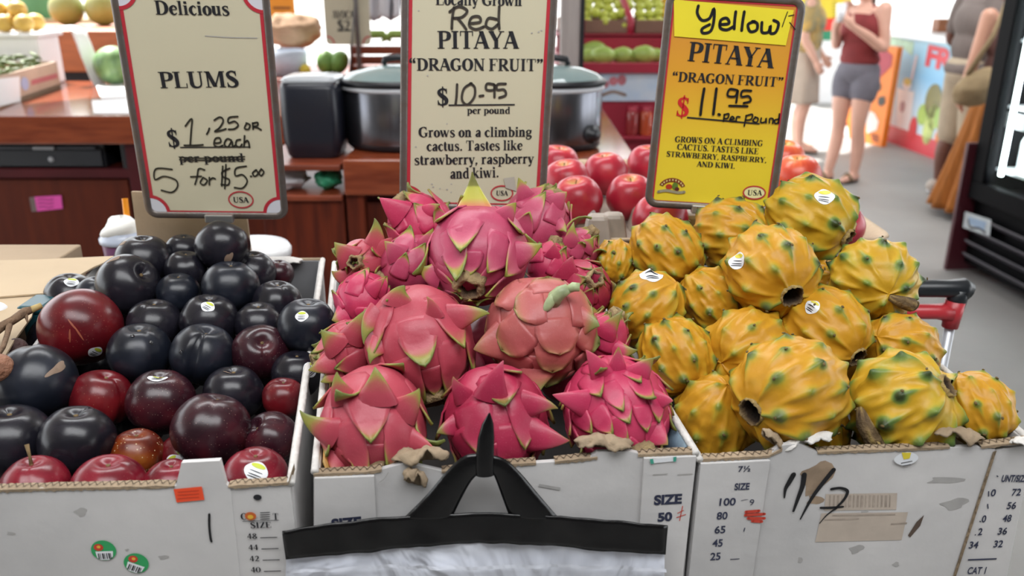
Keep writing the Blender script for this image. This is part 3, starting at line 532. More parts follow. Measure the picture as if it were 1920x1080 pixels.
for s, u0, u1, v in (('72', 1897, 1914, 931), ('56', 1888, 1905, 956), ('48', 1880, 1896, 980), ('36', 1871, 1888, 1004), ('32', 1863, 1880, 1028), ('0', 1858, 1867, 932), ('0', 1841, 1849, 981), ('2', 1834, 1842, 1005), ('34', 1817, 1834, 1030), ('CAT 1', 1814, 1848, 1078)):
    fy.text(m, s, (u0, v), (u1, v-.5), v-13, 'sans', -.0012, bold=.02)
for q in ([(1855, 922), (1855, 932)], [(1853, 946), (1854, 955)], [(1829, 1004), (1831, 1004)], [(1870, 893), (1873, 895)], [(1838, 978), (1840, 980)]): fy.pen(m, q, 2.0, -.0012, smooth=False)
fy.pen(m, [(1816, 1051), (1870, 1049)], 3, -.0012, smooth=False)
m.build('printed_sizes', M_navy, Y_, smooth=False)
m = MB()
for q, wd in (([(1487, 889), (1479, 903), (1472, 916), (1470, 932)], [11, 10, 7, 3]), ([(1507, 889), (1504, 910), (1496, 932), (1487, 957)], [11, 10, 8, 5]), ([(1562, 880), (1540, 907), (1520, 935), (1500, 972)], [10, 9, 7, 3]),
              ([(1558, 916), (1575, 914), (1588, 920), (1582, 935), (1568, 950)], [6, 6, 7, 6, 5]), ([(1538, 951), (1555, 951), (1580, 949)], [5, 6, 4]), ([(1567, 952), (1550, 964), (1536, 980)], [5, 3, 2])):
    k = .00056; fy.stroke(m, [fy.px(*p) for p in q], [x*k for x in wd], .0012)
m.build('marker_writing', M_marker, Y_, smooth=False, label='11/2 written in black marker')
m = MB()
for q in ([(1396, 955), (1420, 953)], [(1395, 961), (1430, 959)], [(1400, 967), (1430, 967)], [(1408, 972), (1425, 973)]): fy.pen(m, q, 6, .0050)
m.build('red_scribble', M_red, Y_, smooth=False)
smudges(fy, Y_, [(1530, 897, 34, 44), (1527, 937, 18, 14)], M_stain)
smudges(fy, Y_, [(1605, 1030, 16, 12), (1680, 1058, 8, 6), (1770, 900, 40, 10), (1790, 945, 30, 14), (1500, 1050, 5, 10), (1620, 960, 8, 4)], M_smudge)
m = MB(); fy.poly(m, [(1548, 926), (1682, 924), (1680, 955), (1545, 957)], .0005); fy.poly(m, [(1540, 962), (1702, 960), (1690, 1012), (1528, 1016)], .0005); m.build('old_label', mat('tape_mark', '#b8ab9e', .7, .08, 40), Y_, smooth=False, label='yellowed remains of old label')
m = MB()
for k in range(16): fy.pen(m, [(1556+k*7.5, 928), (1555+k*7.5, 950)], 2.2+(k*7 % 3), .0008, smooth=False)
for k, (x0, x1) in enumerate(((1560, 1678), (1545, 1610), (1670, 1700))): fy.pen(m, [(x0, 966+k*8), (x1, 964+k*8)], 3, .0008, smooth=False)
m.build('faded_print', mat('faded_ink', '#a3968a', .7, .2, 90), Y_, smooth=False)
m = MB(); fy.poly(m, [(1732, 965), (1725, 985), (1706, 1007), (1702, 1003), (1718, 978)], .0007); m.build('slit', mat('slit_brown', '#55463c', .8), Y_, smooth=False)
b = MB(); c = fy.px(1697, 858); n = 26
fy.flat(b, [(c[0]+.0125*math.cos(2*PI*k/n)*(1+.12*math.cos(4*PI*k/n)), c[1]+.0078*math.sin(2*PI*k/n)*1.1) for k in range(n)], .0025)
o = b.build('peeled_sticker', M_label, Y_, smooth=False, label='white peeled fruit sticker on rim')
b = MB(); fy.poly(b, [(1688, 846), (1706, 846), (1703, 857), (1692, 859)], .0029); b.build('sticker_emblem', mat('emblem_lemon', '#d9c63a', .5), o, smooth=False)
b = MB(); fy.pen(b, [(1687, 866), (1708, 862)], 1.4, .0029, smooth=False); fy.pen(b, [(1690, 871), (1706, 868)], 1.2, .0029, smooth=False); b.build('sticker_print', M_ink, o, smooth=False)
rim_bead(Y_, [rim(fy, 1935-405*k/10, 828-331*k/10) for k in range(0, 11)], .0042, mW2)
rim_bead(Y_, [rim(fy, 1312-222*k/10, 862-365*k/10) for k in range(0, 11)], .0042, mW2)
# a white torn bit and a red fruit of the next carton, at the right edge
tag(lump('torn_paper', None, fy.at(*fy.px(1914, 828), .004), (.012, .006, .006), None, 44, mW2, .3, face=fy), 'scrap of torn white paper on the pitaya carton corner', 'paper')
# ------------------------------------------------------------------ display table
mb = MB(); tz = ZB-.002
tp = [(-1.15, .70), (.565, .855), (.565, 1.46), (.02, 1.46), (.02, 1.64), (-1.35, 1.64)]
root = thing('display_table', 'long dark display table under the three fruit cartons', 'table', (-.15, 1.1, 0))
mb.hexa([(x, y, tz-.045) for x, y in tp], [(x, y, tz) for x, y in tp]); mb.build('table_top', mat('dark_stained_wood', '#4b2a1e', .5, .3, 6, stretch=(1, 8, 1)), root, smooth=False, bevel=.004)
for x, y in ((-1.05, .78), (.51, .93), (.51, 1.40), (-1.2, 1.56)):
    mb = MB(); mb.box((x, y, (tz-.045)/2), (.07, .07, tz-.045)); mb.build('leg', MATS['dark_stained_wood'], root, smooth=False, bevel=.004)
# ------------------------------------------------------------------ hanging plastic bags with the black header
M_blackp = mat('black_plastic', '#070709', .24, .1, 5, bump=.25, bscale=18)
def bag_plastic():
    m, nt, b = base_mat('clear_bag_plastic')
    b.inputs['Base Color'].default_value = lin('#dfe3ee'); b.inputs['Roughness'].default_value = .14; b.inputs['Specular IOR Level'].default_value = .8
    tc = nt.nodes.new('ShaderNodeTexCoord'); mp = nt.nodes.new('ShaderNodeMapping'); mp.inputs['Scale'].default_value = (1, 1, .6); nt.links.new(tc.outputs['Object'], mp.inputs[0])
    n = nt.nodes.new('ShaderNodeTexNoise'); n.inputs['Scale'].default_value = 11; n.inputs['Detail'].default_value = 3; n.inputs['Distortion'].default_value = 1.2; nt.links.new(mp.outputs[0], n.inputs['Vector'])
    bp = nt.nodes.new('ShaderNodeBump'); bp.inputs['Strength'].default_value = .9; bp.inputs['Distance'].default_value = .03
    nt.links.new(n.outputs[0], bp.inputs['Height']); nt.links.new(bp.outputs[0], b.inputs['Normal'])
    tr = nt.nodes.new('ShaderNodeBsdfTransparent'); mx = nt.nodes.new('ShaderNodeMixShader'); mx.inputs[0].default_value = .90
    nt.links.new(tr.outputs[0], mx.inputs[1]); nt.links.new(b.outputs[0], mx.inputs[2]); nt.links.new(mx.outputs[0], nt.nodes['Material Output'].inputs[0])
    return m
M_bag = bag_plastic()
bf = Face(fr.at(0, 0, .022), fr.ex, fr.ey)
root = thing('plastic_bag', 'clear plastic bag with black header and handle hung over the carton', 'bag', bf.at(*bf.px(905, 1150)))
def sheet(mb, top, bot, rows, d, wav, seed):
    """a hanging sheet between two pixel polylines with soft waves in depth"""
    def samp(l, t):
        x = t*(len(l)-1); i = min(int(x), len(l)-2); k = x-i; return (l[i][0]+(l[i+1][0]-l[i][0])*k, l[i][1]+(l[i+1][1]-l[i][1])*k)
    N = 70; out = []
    for r in range(rows+1):
        row = []
        for i in range(N+1):
            a = samp(top, i/N); b = samp(bot, i/N); k = r/rows; x, y = bf.px(a[0]+(b[0]-a[0])*k, a[1]+(b[1]-a[1])*k)
            row.append(bf.at(x, y, d + wav*mnoise.noise(Vector((x*22, y*9, seed)))+wav*.5*mnoise.noise(Vector((x*60, y*30, seed+4)))))
        out.append(row)
    return mb.grid(out)
T1 = [(531, 989), (600, 981), (680, 971), (760, 964), (850, 960), (950, 959), (1045, 962), (1150, 972), (1251, 983)]
B1 = [(537, 1044), (620, 1036), (700, 1031), (790, 1018), (880, 1016), (960, 1013), (1050, 1020), (1150, 1029), (1246, 1035)]
m = MB(); sheet(m, T1, B1, 8, .004, .004, 1); m.build('header_band', M_blackp, root, solid=.002, label='black header band')
def arm(l, r, name):
    m = MB(); rows = []
    for i in range(25):
        t = i/24; a = catmull(l, 8); b = catmull(r, 8); p = a[int(t*(len(a)-1))]; q = b[int(t*(len(b)-1))]
        rows.append([bf.at(*bf.px(p[0]+(q[0]-p[0])*k/6, p[1]+(q[1]-p[1])*k/6), .003+.003*math.sin(k/6*PI)-.0012*t) for k in range(7)])
    m.grid(rows); return m.build(name, M_blackp, root, solid=.002)
arm([(757, 968), (800, 925), (840, 878), (872, 852), (905, 848)], [(848, 965), (864, 932), (882, 900), (896, 887), (912, 886)], 'handle_strap')
arm([(1047, 968), (1010, 925), (975, 884), (945, 858), (905, 848)], [(955, 965), (942, 930), (928, 892), (922, 886), (910, 886)], 'handle_strap')
m = MB(); sp = [(909, 886), (908, 868), (909, 845), (911, 815), (914, 790), (917, 770)]; ws = [17, 17.5, 17, 15.5, 11, 1.5]
rows = []
for (u, v), wd in zip(sp, ws):
    x, y = bf.px(u, v); rows.append([bf.at(x+wd*.00054*math.cos(2*PI*k/16), y, .005+.0045*wd/17*math.sin(2*PI*k/16)) for k in range(16)])
m.grid(rows, closed=True); m.build('hanger_tip', M_blackp, root, label='pointed black hanger tip')
m = MB(); lo = [(525, 1300), (620, 1300), (720, 1300), (800, 1300), (880, 1300), (960, 1300), (1050, 1300), (1150, 1300), (1240, 1300)]
sheet(m, [(u, v-4) for u, v in B1], lo, 40, .0, .007, 3); m.build('bag_body', M_bag, root, label='crinkled translucent bag body')
m = MB(); sheet(m, [(u+4, v+2) for u, v in B1], lo, 30, -.008, .006, 7); m.build('bag_body', M_bag, root, label='crinkled translucent bag body')
m = MB(); sheet(m, [(540, 1062), (650, 1052), (760, 1050), (880, 1051), (1000, 1050), (1120, 1050), (1245, 1056)], [(540, 1068), (650, 1058), (760, 1056), (880, 1057), (1000, 1056), (1120, 1056), (1245, 1062)], 2, .009, .006, 3); m.build('seal_seam', M_bag, root)
# ------------------------------------------------------------------ price signs
M_steel = mat('worn_steel', '#8a8583', .42, .35, 45, metallic=.6, col2='#6d6158', bump=.08, bscale=150)
M_cream = mat('sign_cream', '#c6c0a6', .38, .03, 3)
M_signred = mat('sign_red', '#b4303c', .38, .06)
M_cornerw = mat('sign_white', '#cfd0d8', .38, .03)
def sign_frame(yaw, lean, roll):
    n = Vector((math.sin(yaw), -math.cos(yaw), 0)); ex = Vector((math.cos(yaw), math.sin(yaw), 0)); ey = Vector((0, 0, 1))*math.cos(lean)-n*math.sin(lean)
    return ex*math.cos(roll)+ey*math.sin(roll), ey*math.cos(roll)-ex*math.sin(roll)
def rrect(x0, y0, x1, y1, r, n=6):
    o = []
    for cx, cy, a in ((x1-r, y1-r, 0), (x0+r, y1-r, PI/2), (x0+r, y0+r, PI), (x1-r, y0+r, 1.5*PI)):
        for k in range(n+1): o.append((cx+r*math.cos(a+k*PI/2/n), cy+r*math.sin(a+k*PI/2/n)))
    return o
def sign(label, o, pose, w, h, facem, corners, border, pole_to, clip=True, fr_r=.0060, corner_r=.027, hidden=True):
    ex, ey = sign_frame(*pose); f = Face(o, ex, ey); root = thing('price_sign', label, 'sign', o)
    m = MB(); f.prism(m, rrect(-w/2+.003, .003, w/2-.003, h-.003, .012), -.003, 0); m.build('sign_board', facem, root, smooth=False)
    loop = rrect(-w/2+fr_r, fr_r, w/2-fr_r, h-fr_r, .014); m = MB(); n = len(loop); rows = []
    for i in range(n):
        a = loop[i-1]; b = loop[(i+1) % n]; dx, dy = b[0]-a[0], b[1]-a[1]; L = math.hypot(dx, dy); nx, ny = dy/L, -dx/L
        rows.append([f.at(loop[i][0]+nx*fr_r*math.cos(2*PI*k/10), loop[i][1]+ny*fr_r*math.cos(2*PI*k/10), fr_r*.55*math.sin(2*PI*k/10)) for k in range(10)])
    rows.append(rows[0]); m.grid(rows, closed=True); m.build('frame', M_steel, root, label='worn grey metal frame')
    i0 = 2*fr_r-.001; X, Yb, Yt = w/2-i0, i0, h-i0; t = border; m = MB(); R = corner_r if corners else .001
    if border:
        for q in ([(-X, Yb+R), (-X+t, Yb+R), (-X+t, Yt-R), (-X, Yt-R)], [(X-t, Yb+R), (X, Yb+R), (X, Yt-R), (X-t, Yt-R)], [(-X+R, Yb), (X-R, Yb), (X-R, Yb+t*.5), (-X+R, Yb+t*.5)], [(-X+R, Yt-t), (X-R, Yt-t), (X-R, Yt), (-X+R, Yt)]): f.flat(m, q, .0006)
        if corners:
            for cx, cy, a in ((-X, Yb, 0), (X, Yb, PI/2), (X, Yt, PI), (-X, Yt, 1.5*PI)): f.ring(m, (cx, cy), R, R, .0055, .0010, 0, a, a+PI/2, 14)
        m.build('border', M_signred, root, smooth=False, label='printed red border')
    if corners:
        for cx, cy, a in ((-X, Yb, 0), (X, Yb, PI/2), (X, Yt, PI), (-X, Yt, 1.5*PI)):
            m = MB(); f.disc(m, (cx, cy), R-.002, R-.002, .0006, 0, a, a+PI/2, 14); m.build('corner_print', M_cornerw, root, smooth=False)
    if clip:
        m = MB(); m.box(f.at(clip-.0, .003, .004), (.046, .014, .014), Matrix((ex, -f.n, ey)).transposed()); m.build('clip', mat('bright_steel', '#b9b9b6', .3, .1, metallic=.8), root, smooth=False, bevel=.002)
    m = MB(); c = f.at(clip or 0, .003, -.012); m.tube([c, Vector((c.x, c.y, pole_to))], .008, n=12); m.build('pole', mat('dark_pole', '#3a3636', .5, .2, metallic=.5), root)
    return root, f
def badge(f, root, u, v, rx, ry, txt_px):
    m = MB(); f.ring(m, f.px(u, v), rx, ry, .0022, .0012); bd = m.build('origin_badge', M_signred, root, smooth=False, label='red oval USA badge')
    m = MB(); f.text(m, 'USA', (txt_px[0], txt_px[2]), (txt_px[1], txt_px[2]+.5), txt_px[3]); m.build('badge_lettering', M_ink, bd, smooth=False)
# plums
root, f = sign('cream sign reading Plums in grey metal frame above the plum carton', F(410-1.15, 410, 1.42), (.0585, -.1133, -.029), .2324, .372, M_cream, True, .0058, ZB, clip=.004)
m = MB(); f.text(m, 'Delicious', (293, 27), (432, 29), 1); f.text(m, 'PLUMS', (302, 165), (450, 163), 135)
f.text(m, '$', (316, 275), (339, 275), 244); f.text(m, 'per pound', (337, 304), (459, 303), 288)
f.pen(m, [(338, 276), (470, 275)], 2.2, smooth=False); m.build('lettering', M_ink, root, smooth=False)
m = MB()
for q in ([(348, 236), (360, 222), (359, 245), (357, 272)], [(346, 272), (366, 272), (381, 271)], [(393, 240), (391, 246), (388, 251)], [(402, 225), (413, 219), (419, 226), (412, 239), (403, 246), (415, 244), (424, 241)], [(446, 218), (430, 220), (429, 230), (440, 227), (447, 234), (440, 241), (429, 242)],
          [(462, 232), (459, 240), (466, 242), (469, 234), (462, 230)], [(475, 242), (474, 230)], [(474, 231), (483, 229), (483, 235), (475, 237), (483, 239), (490, 243)],
          [(404, 268), (414, 266), (412, 258), (404, 260), (402, 271), (410, 275), (418, 272)], [(434, 262), (426, 260), (421, 270), (428, 275), (435, 264), (437, 275), (441, 272)], [(451, 261), (444, 263), (443, 272), (450, 275), (454, 270)], [(459, 254), (458, 275)], [(458, 268), (464, 263), (467, 268), (468, 276)]): f.pen(m, q, 3.4, .0014)
for q in ([(323, 317), (293, 316), (291, 336), (308, 330), (330, 337), (333, 350), (322, 360), (303, 356)], [(384, 318), (373, 316), (370, 332), (366, 345)], [(358, 331), (378, 330)], [(380, 334), (376, 342), (383, 346), (389, 338), (381, 332)], [(393, 332), (393, 346)], [(393, 338), (399, 333), (404, 335)],
          [(431, 315), (417, 322), (419, 331), (430, 336), (428, 346), (415, 345)], [(424, 308), (422, 353)], [(418, 311), (416, 348)], [(462, 311), (443, 315), (442, 329), (455, 327), (464, 339), (455, 352), (440, 351)], [(470, 330), (472, 330)], [(480, 318), (474, 324), (478, 330), (484, 325), (481, 318)], [(490, 317), (486, 323), (490, 329), (495, 322), (490, 316)]): f.pen(m, q, 3.2, .0014)
for k in range(2): f.pen(m, [(337, 294+k*5), (385, 296+k*4), (459, 293+k*5)], 2.4, .0014)
m.build('handwriting', mat('marker_olive', '#2c2a22', .45, .3, 60), root, smooth=False, label='black marker handwriting')
badge(f, root, 452, 374, .0195, .0140, (438, 467, 379, 369))
m = MB(); f.pen(m, [(385, 67), (430, 70), (482, 71)], 1.6, .0008); m.build('scratch', MATS['grey_smudge'], root, smooth=False)
# red pitaya
root, f = sign('cream sign reading Red Pitaya Dragon Fruit above the red dragon fruit', F(890-3, 396, 1.38), (.1406, .0341, -.0532), .2365, .392, M_cream, True, .0058, ZB+.006, clip=.001)
m = MB(); f.text(m, 'Locally Grown', (817, 9), (979, 11), -12); f.text(m, 'PITAYA', (821, 91), (972, 91), 58); f.text(m, '<DRAGON FRUIT>', (768, 132), (1019, 133), 109)
f.text(m, '$', (819, 197), (842, 197), 166); f.pen(m, [(841, 197), (965, 196)], 2.6, smooth=False); f.text(m, 'per pound', (876, 213), (957, 213), 200)
f.text(m, 'Grows on a climbing', (785, 257), (997, 256), 238); f.text(m, 'cactus. Tastes like', (800, 283), (980, 281), 264); f.text(m, 'strawberry, raspberry', (777, 309), (1001, 306), 290); f.text(m, 'and kiwi.', (844, 335), (936, 332), 315)
m.build('lettering', M_ink, root, smooth=False)
m = MB()
for q in ([(851, 14), (848, 34), (847, 54)], [(843, 22), (860, 12), (876, 20), (866, 32), (850, 34)], [(858, 34), (868, 46), (874, 55)], [(880, 44), (900, 41), (898, 31), (884, 33), (880, 48), (892, 55), (907, 50)], [(931, 36), (916, 34), (911, 48), (922, 54), (933, 46)], [(936, 12), (935, 36), (936, 54)]): f.pen(m, q, 5.0, .0014)
for q in ([(857, 158), (856, 180), (854, 196)], [(884, 156), (870, 166), (866, 186), (876, 196), (889, 182), (890, 164), (882, 156)], [(899, 180), (906, 179)], [(926, 158), (913, 157), (912, 168), (926, 168), (927, 158), (927, 182)], [(948, 157), (933, 158), (932, 168), (945, 168), (948, 178), (936, 183)]): f.pen(m, q, 4.6, .0014)
m.build('handwriting', mat('marker_brown', '#3a352f', .45, .3, 60), root, smooth=False, label='black marker handwriting')
badge(f, root, 941, 362, .0175, .0120, (930, 952, 366, 357))
m = MB(); rg = random.Random(9)
for u, v in ((810, 345), (812, 350), (825, 353), (838, 355), (846, 360), (1010, 60), (1015, 57), (997, 62), (802, 142), (780, 275), (838, 232), (785, 20), (846, 345), (925, 312)):
    c = f.px(u, v); f.flat(m, [(c[0]+rg.uniform(.0008, .0022)*math.cos(k*1.05), c[1]+rg.uniform(.0006, .0016)*math.sin(k*1.05)) for k in range(6)], .0008)
m.build('dirt_specks', M_smudge, root, smooth=False)
m = MB(); f.poly(m, [(944, 334), (964, 331), (968, 358), (948, 352)], .0018); m.build('tape_scrap', mat('grey_tape', '#b3aea2', .4), root, smooth=False)
# yellow pitaya
root, f = sign('yellow sign reading Yellow Pitaya Dragon Fruit above the yellow pitaya', F(1322+7, 395, 1.36), (-.031, .0282, -.0528), .2068, .328, ramp_mat('sign_yellow', 2, [(.0, '#dfca36'), (.10, '#dcc234'), (.20, '#d59c30'), (.34, '#c87f3a')]), False, .003, ZB+.006, clip=-.006)
m = MB(); f.poly(m, [(1263, -1), (1488, 19), (1473, 85), (1264, 68)], .0016); m.build('paper_patch', mat('patch_yellow', '#e0d130', .45, .05), root, smooth=False, label='bright yellow paper patch')
m = MB(); f.text(m, 'PITAYA', (1289, 114), (1449, 128), 78); f.text(m, '<DRAGON FRUIT>', (1260, 152), (1468, 163), 134)
f.pen(m, [(1288, 220), (1424, 232)], 2.8, smooth=False)
f.text(m, 'GROWS ON A CLIMBING', (1265, 266), (1430, 274), 255); f.text(m, 'CACTUS. TASTES LIKE', (1269, 280), (1422, 289), 269); f.text(m, 'STRAWBERRY, RASPBERRY,', (1249, 293), (1437, 305), 283); f.text(m, 'AND KIWI.', (1306, 312), (1378, 316), 302)
m.build('lettering', M_ink, root, smooth=False)
m = MB(); f.text(m, '$', (1266, 217), (1291, 219), 182, bold=0); d_ = m.build('dollar_sign', mat('sign_scarlet', '#c62a2a', .4), root, smooth=False, label='red printed dollar sign')
m = MB()
for q in ([(1309, 11), (1307, 25), (1316, 38), (1330, 34), (1338, 16), (1338, 38), (1332, 58), (1318, 62), (1316, 54), (1330, 46)], [(1349, 46), (1366, 44), (1362, 34), (1351, 38), (1350, 52), (1362, 56), (1374, 50)], [(1379, 22), (1377, 38), (1376, 54)], [(1395, 22), (1392, 40), (1390, 57)], [(1414, 40), (1402, 46), (1406, 59), (1418, 56), (1419, 44), (1410, 40)], [(1428, 42), (1428, 60), (1440, 60), (1444, 48), (1444, 62), (1454, 60), (1459, 44), (1450, 38)]): f.pen(m, q, 5.6, .0022)
for q in ([(1320, 166), (1316, 190), (1313, 215)], [(1343, 166), (1340, 190), (1337, 214)], [(1347, 214), (1349, 215)]): f.pen(m, q, 5.2, .0018)
for q in ([(1382, 169), (1368, 167), (1364, 179), (1378, 180), (1383, 169), (1380, 192)], [(1408, 170), (1392, 170), (1390, 181), (1403, 180), (1407, 189), (1394, 193)], [(1367, 198), (1401, 199)]): f.pen(m, q, 4.2, .0018)
for q in ([(1358, 214), (1356, 227)], [(1357, 215), (1366, 213), (1364, 221), (1357, 222)], [(1369, 224), (1376, 222), (1372, 218), (1368, 226), (1378, 227)], [(1380, 228), (1381, 219), (1387, 219)], [(1399, 216), (1395, 236)], [(1398, 217), (1410, 214), (1408, 223), (1397, 225)], [(1416, 220), (1411, 226), (1418, 229), (1421, 222), (1415, 219)], [(1427, 221), (1426, 229), (1434, 228), (1436, 221), (1436, 230)], [(1442, 230), (1443, 222), (1449, 223), (1448, 231)], [(1459, 223), (1452, 225), (1453, 231), (1459, 228), (1461, 212), (1459, 231)]): f.pen(m, q, 3.0, .0018)
for q in ([(1476, 22), (1470, 38), (1466, 50)], [(1478, 30), (1488, 28)], [(1480, 42), (1490, 55)]): f.pen(m, q, 1.8, .0022)
m.build('handwriting', M_marker, root, smooth=False, label='black marker handwriting')
m = MB(); c = f.px(1414, 361); f.disc(m, c, .0165, .0098, .0008); bg_ = m.build('badge_ground', mat('badge_cream', '#e3dfa8', .4), root, smooth=False)
badge(f, root, 1414, 361, .0172, .0102, (1401, 1428, 366, 356))
# the grower's crest: fruit between an arched and a flat ribbon
c = f.px(1260, 350); L = lambda x, y: (c[0]+x, c[1]+y)
m = MB(); f.ring(m, L(0, -.004), .0185, .0150, .0062, .0010, 0, .35, PI-.35, 20); em = m.build('crest_ribbon', mat('crest_maroon', '#7d3a24', .5), root, smooth=False, label='small maroon fruit crest')
m = MB()
for k in range(9):
    a = .5+k*(PI-1.0)/8; f.disc(m, L(.0185*math.cos(a), -.004+.0150*math.sin(a)), .0011, .0016, .0014, n=8)
m.build('crest_marks', mat('crest_cream', '#d8cf8a', .5), em, smooth=False)
m = MB(); f.disc(m, L(-.005, 0), .0052, .0040, .0010); m.build('crest_fruit', mat('crest_red', '#b1341f', .5), em, smooth=False)
m = MB(); f.disc(m, L(.0045, .0015), .0046, .0058, .0012); m.build('crest_fruit', mat('crest_green', '#5d7a2c', .5), em, smooth=False)
m = MB(); f.disc(m, L(.008, -.003), .0035, .0030, .0014); m.build('crest_fruit', mat('crest_plum', '#5a1f22', .5), em, smooth=False)
m = MB(); f.stroke(m, [L(-.021, -.009), L(-.010, -.0065), L(0, -.0072), L(.010, -.0085), L(.020, -.0070)], .0042, .0016); m.build('crest_banner', mat('crest_grey', '#98937a', .5), em, smooth=False)
# ------------------------------------------------------------------ fruit piles: measured in the picture, then settled so nothing interpenetrates
def settle(items, k=.93, face=None, it=400, gap=.004):
    """items: dicts with u, v, r (pixels) and t; nudges distance along the view ray until neighbours only touch, nearer ones staying nearer"""
    for a in items: a['t0'] = a['t']
    vis = [a for a in items if a['label']]
    def pos(a): return F(a['u'], a['v'], a['t'])
    def rad(a): return a['r']*a['t']/FPX
    for _ in range(it):
        moved = 0
        for i, a in enumerate(vis):
            for b in vis[:i]:
                d = (pos(a)-pos(b)).length; need = k*(rad(a)+rad(b))
                if d < need:
                    n, f = (a, b) if a['t0'] <= b['t0'] else (b, a)
                    s = (need-d)*.30; n['t'] -= s*.35; f['t'] += s*.65; moved += need-d
        if face is not None:
            for a in vis:
                over = (pos(a)-face.o).dot(face.n) + rad(a)*.93 + gap
                if over > 0: a['t'] += over*.9; moved += over
        if moved < 1e-4: break
    done = list(vis)
    for a in items:
        if a['label']: continue
        for _ in range(80):
            if all((pos(a)-pos(b)).length > .97*(rad(a)+rad(b)) for b in done) and (face is None or (pos(a)-face.o).dot(face.n)+rad(a) < 0): break
            a['t'] += .006
        a['keep'] = (_ < 79 and (pos(a)-Vector((0, 0, 0))).z - rad(a) > ZB and pos(a).y+rad(a) < 1.33); done.append(a)
    items[:] = [a for a in items if a['label'] or a['keep']]
    for a in items: a['R'] = rad(a); a['p'] = pos(a)
def local_frame(axis, roll=0.0): return rot_to(camdir(*axis), roll)
def sphere_rows(fn, nu, nv, th0=0.0, th1=PI):
    rows = []; ds = []
    for i in range(nv+1):
        th = th0+(th1-th0)*i/nv; th = min(max(th, 2e-3), PI-2e-3); r = []; 
        for k in range(nu): r.append((th, 2*PI*k/nu))
        rows.append(r)
    return rows
def sdir(th, ph): return Vector((math.sin(th)*math.cos(ph), math.sin(th)*math.sin(ph), math.cos(th)))
M_st_white = mat('sticker_white', '#dfe3e8', .3, .04)
def patch(p, Rm, rad, d, up, rx, ry, lift, shape=None, n=26, rings=4):
    """a disc that follows the fruit's skin round direction d (world)"""
    d = d.normalized(); x = (up - d*up.dot(d)).normalized(); y = d.cross(x); L = Rm.transposed(); rows = []
    for i in range(rings+1):
        row = []
        for k in range(n):
            a = 2*PI*k/n; s = i/rings*(shape(a) if shape else 1); q = (d + x*(s*ry*math.sin(a)) + y*(s*rx*math.cos(a))).normalized(); l = L @ q
            th = math.acos(max(-1, min(1, l.z))); ph = math.atan2(l.y, l.x); row.append(p + q*(rad(th, ph)+lift))
        rows.append(row)
    m = MB(); m.grid(rows, 0, True); return m
def sticker(root, p, Rm, rad, R, off, size, rot=0.0, green='#b9c43a', sq=1.0, blank=False):
    d = camdir(off[0], off[1], math.sqrt(max(.02, 1-off[0]**2-off[1]**2))); up = (UP*math.cos(rot)+RT*math.sin(rot))
    k = size/R
    o = patch(p, Rm, rad, d, up, k*sq, k, .0006, lambda a: 1+.05*math.cos(4*a)).build('sticker', M_st_white, root, label='white oval fruit sticker')
    x = (up-d*up.dot(d)).normalized(); y = d.cross(x)
    if blank: return o
    patch(p, Rm, rad, d + x*k*.55, up, k*.62*sq, k*.25, .0010).build('sticker_stripe', mat('stripe'+green, green, .4, .1), o)
    for q in (-.05, -.38, -.6): patch(p, Rm, rad, d + x*k*q, up, k*.58*sq, k*.055, .0010).build('sticker_print', M_ink, o)
    return o
# ---- plums
PL = {'black': attr_mat('plum_black', [(0, '#121218'), (.45, '#191820'), (.8, '#26242c'), (1, '#423b48')], .26, 14, .35, .04, 140, .42),
      'blue': attr_mat('plum_blue', [(0, '#11131b'), (.5, '#181c26'), (.85, '#2a2d37'), (1, '#4b5059')], .30, 14, .35, .04, 140, .42),
      'purple': attr_mat('plum_purple', [(0, '#1f0e16'), (.5, '#31131c'), (.85, '#4f1b22'), (1, '#5f2a31')], .27, 12, .4, .04, 140, .45, speck=(260, .13, '#947970', .45)),
      'red': attr_mat('plum_red', [(0, '#410b13'), (.5, '#601119'), (.85, '#791b1f'), (1, '#892a2d')], .28, 12, .4, .04, 140, .45, speck=(240, .12, '#ac7c66', .4)),
      'bright': attr_mat('plum_bright', [(0, '#4f0d18'), (.5, '#751626'), (.85, '#892531'), (1, '#93383f')], .26, 12, .4, .04, 140, .45, speck=(300, .10, '#b07e70', .3)),
      'orange': attr_mat('plum_orange', [(0, '#35110e'), (.4, '#591c0d'), (.7, '#7d3a14'), (1, '#9a6226')], .3, 14, .45, .04, 140, .45, speck=(200, .16, '#c5b08c', .8))}
M_scar = mat('plum_scar', '#85705f', .6, .22, 60, bump=.2)
M_stem = mat('dry_stem', '#6e5a3a', .8, .3, 80)
M_drop = mat('water', '#ffffff', .03, 0, trans=1.0)
def plum_rad(R, seed, dent=.22, cleft=.045, squash=.97):
    off = Vector((seed*3.1, seed*1.7, seed*.9))
    def rad(th, ph):
        c = 1-dent*math.exp(-(th/.30)**2); p = (ph+PI) % (2*PI)-PI
        c -= cleft*math.exp(-(p/.16)**2)*math.sin(th)**.7*(1 if th < 2.3 else .6); c -= .05*math.exp(-((PI-th)/.25)**2)
        c *= 1+.035*mnoise.noise(sdir(th, ph)*1.3+off)
        return R*c*(math.sin(th)**2+squash**2*math.cos(th)**2)**.5
    return rad
PLUMS = []
def plum(u, v, r, kind, label, axis=(.1, .95, .3), t=None, st=None, scar=None, stem=False, cleft=.045, dent=.22, roll=None, z=0.0, name='plum', drops=()):
    PLUMS.append(dict(u=u, v=v, r=r, kind=kind, label=label, axis=axis, t=(t or .925+(900-v)/440*.375)+z, st=st, scar=scar, stem=stem, cleft=cleft, dent=dent, roll=roll if roll is not None else len(PLUMS)*1.3, z=z, drops=drops))
plum(418, 462, 47, 'black', 'black plum on top of the pile with a tan scar on its lower right', scar=(.45, -.52, .13, .30, .2), axis=(.2, .9, -.2))
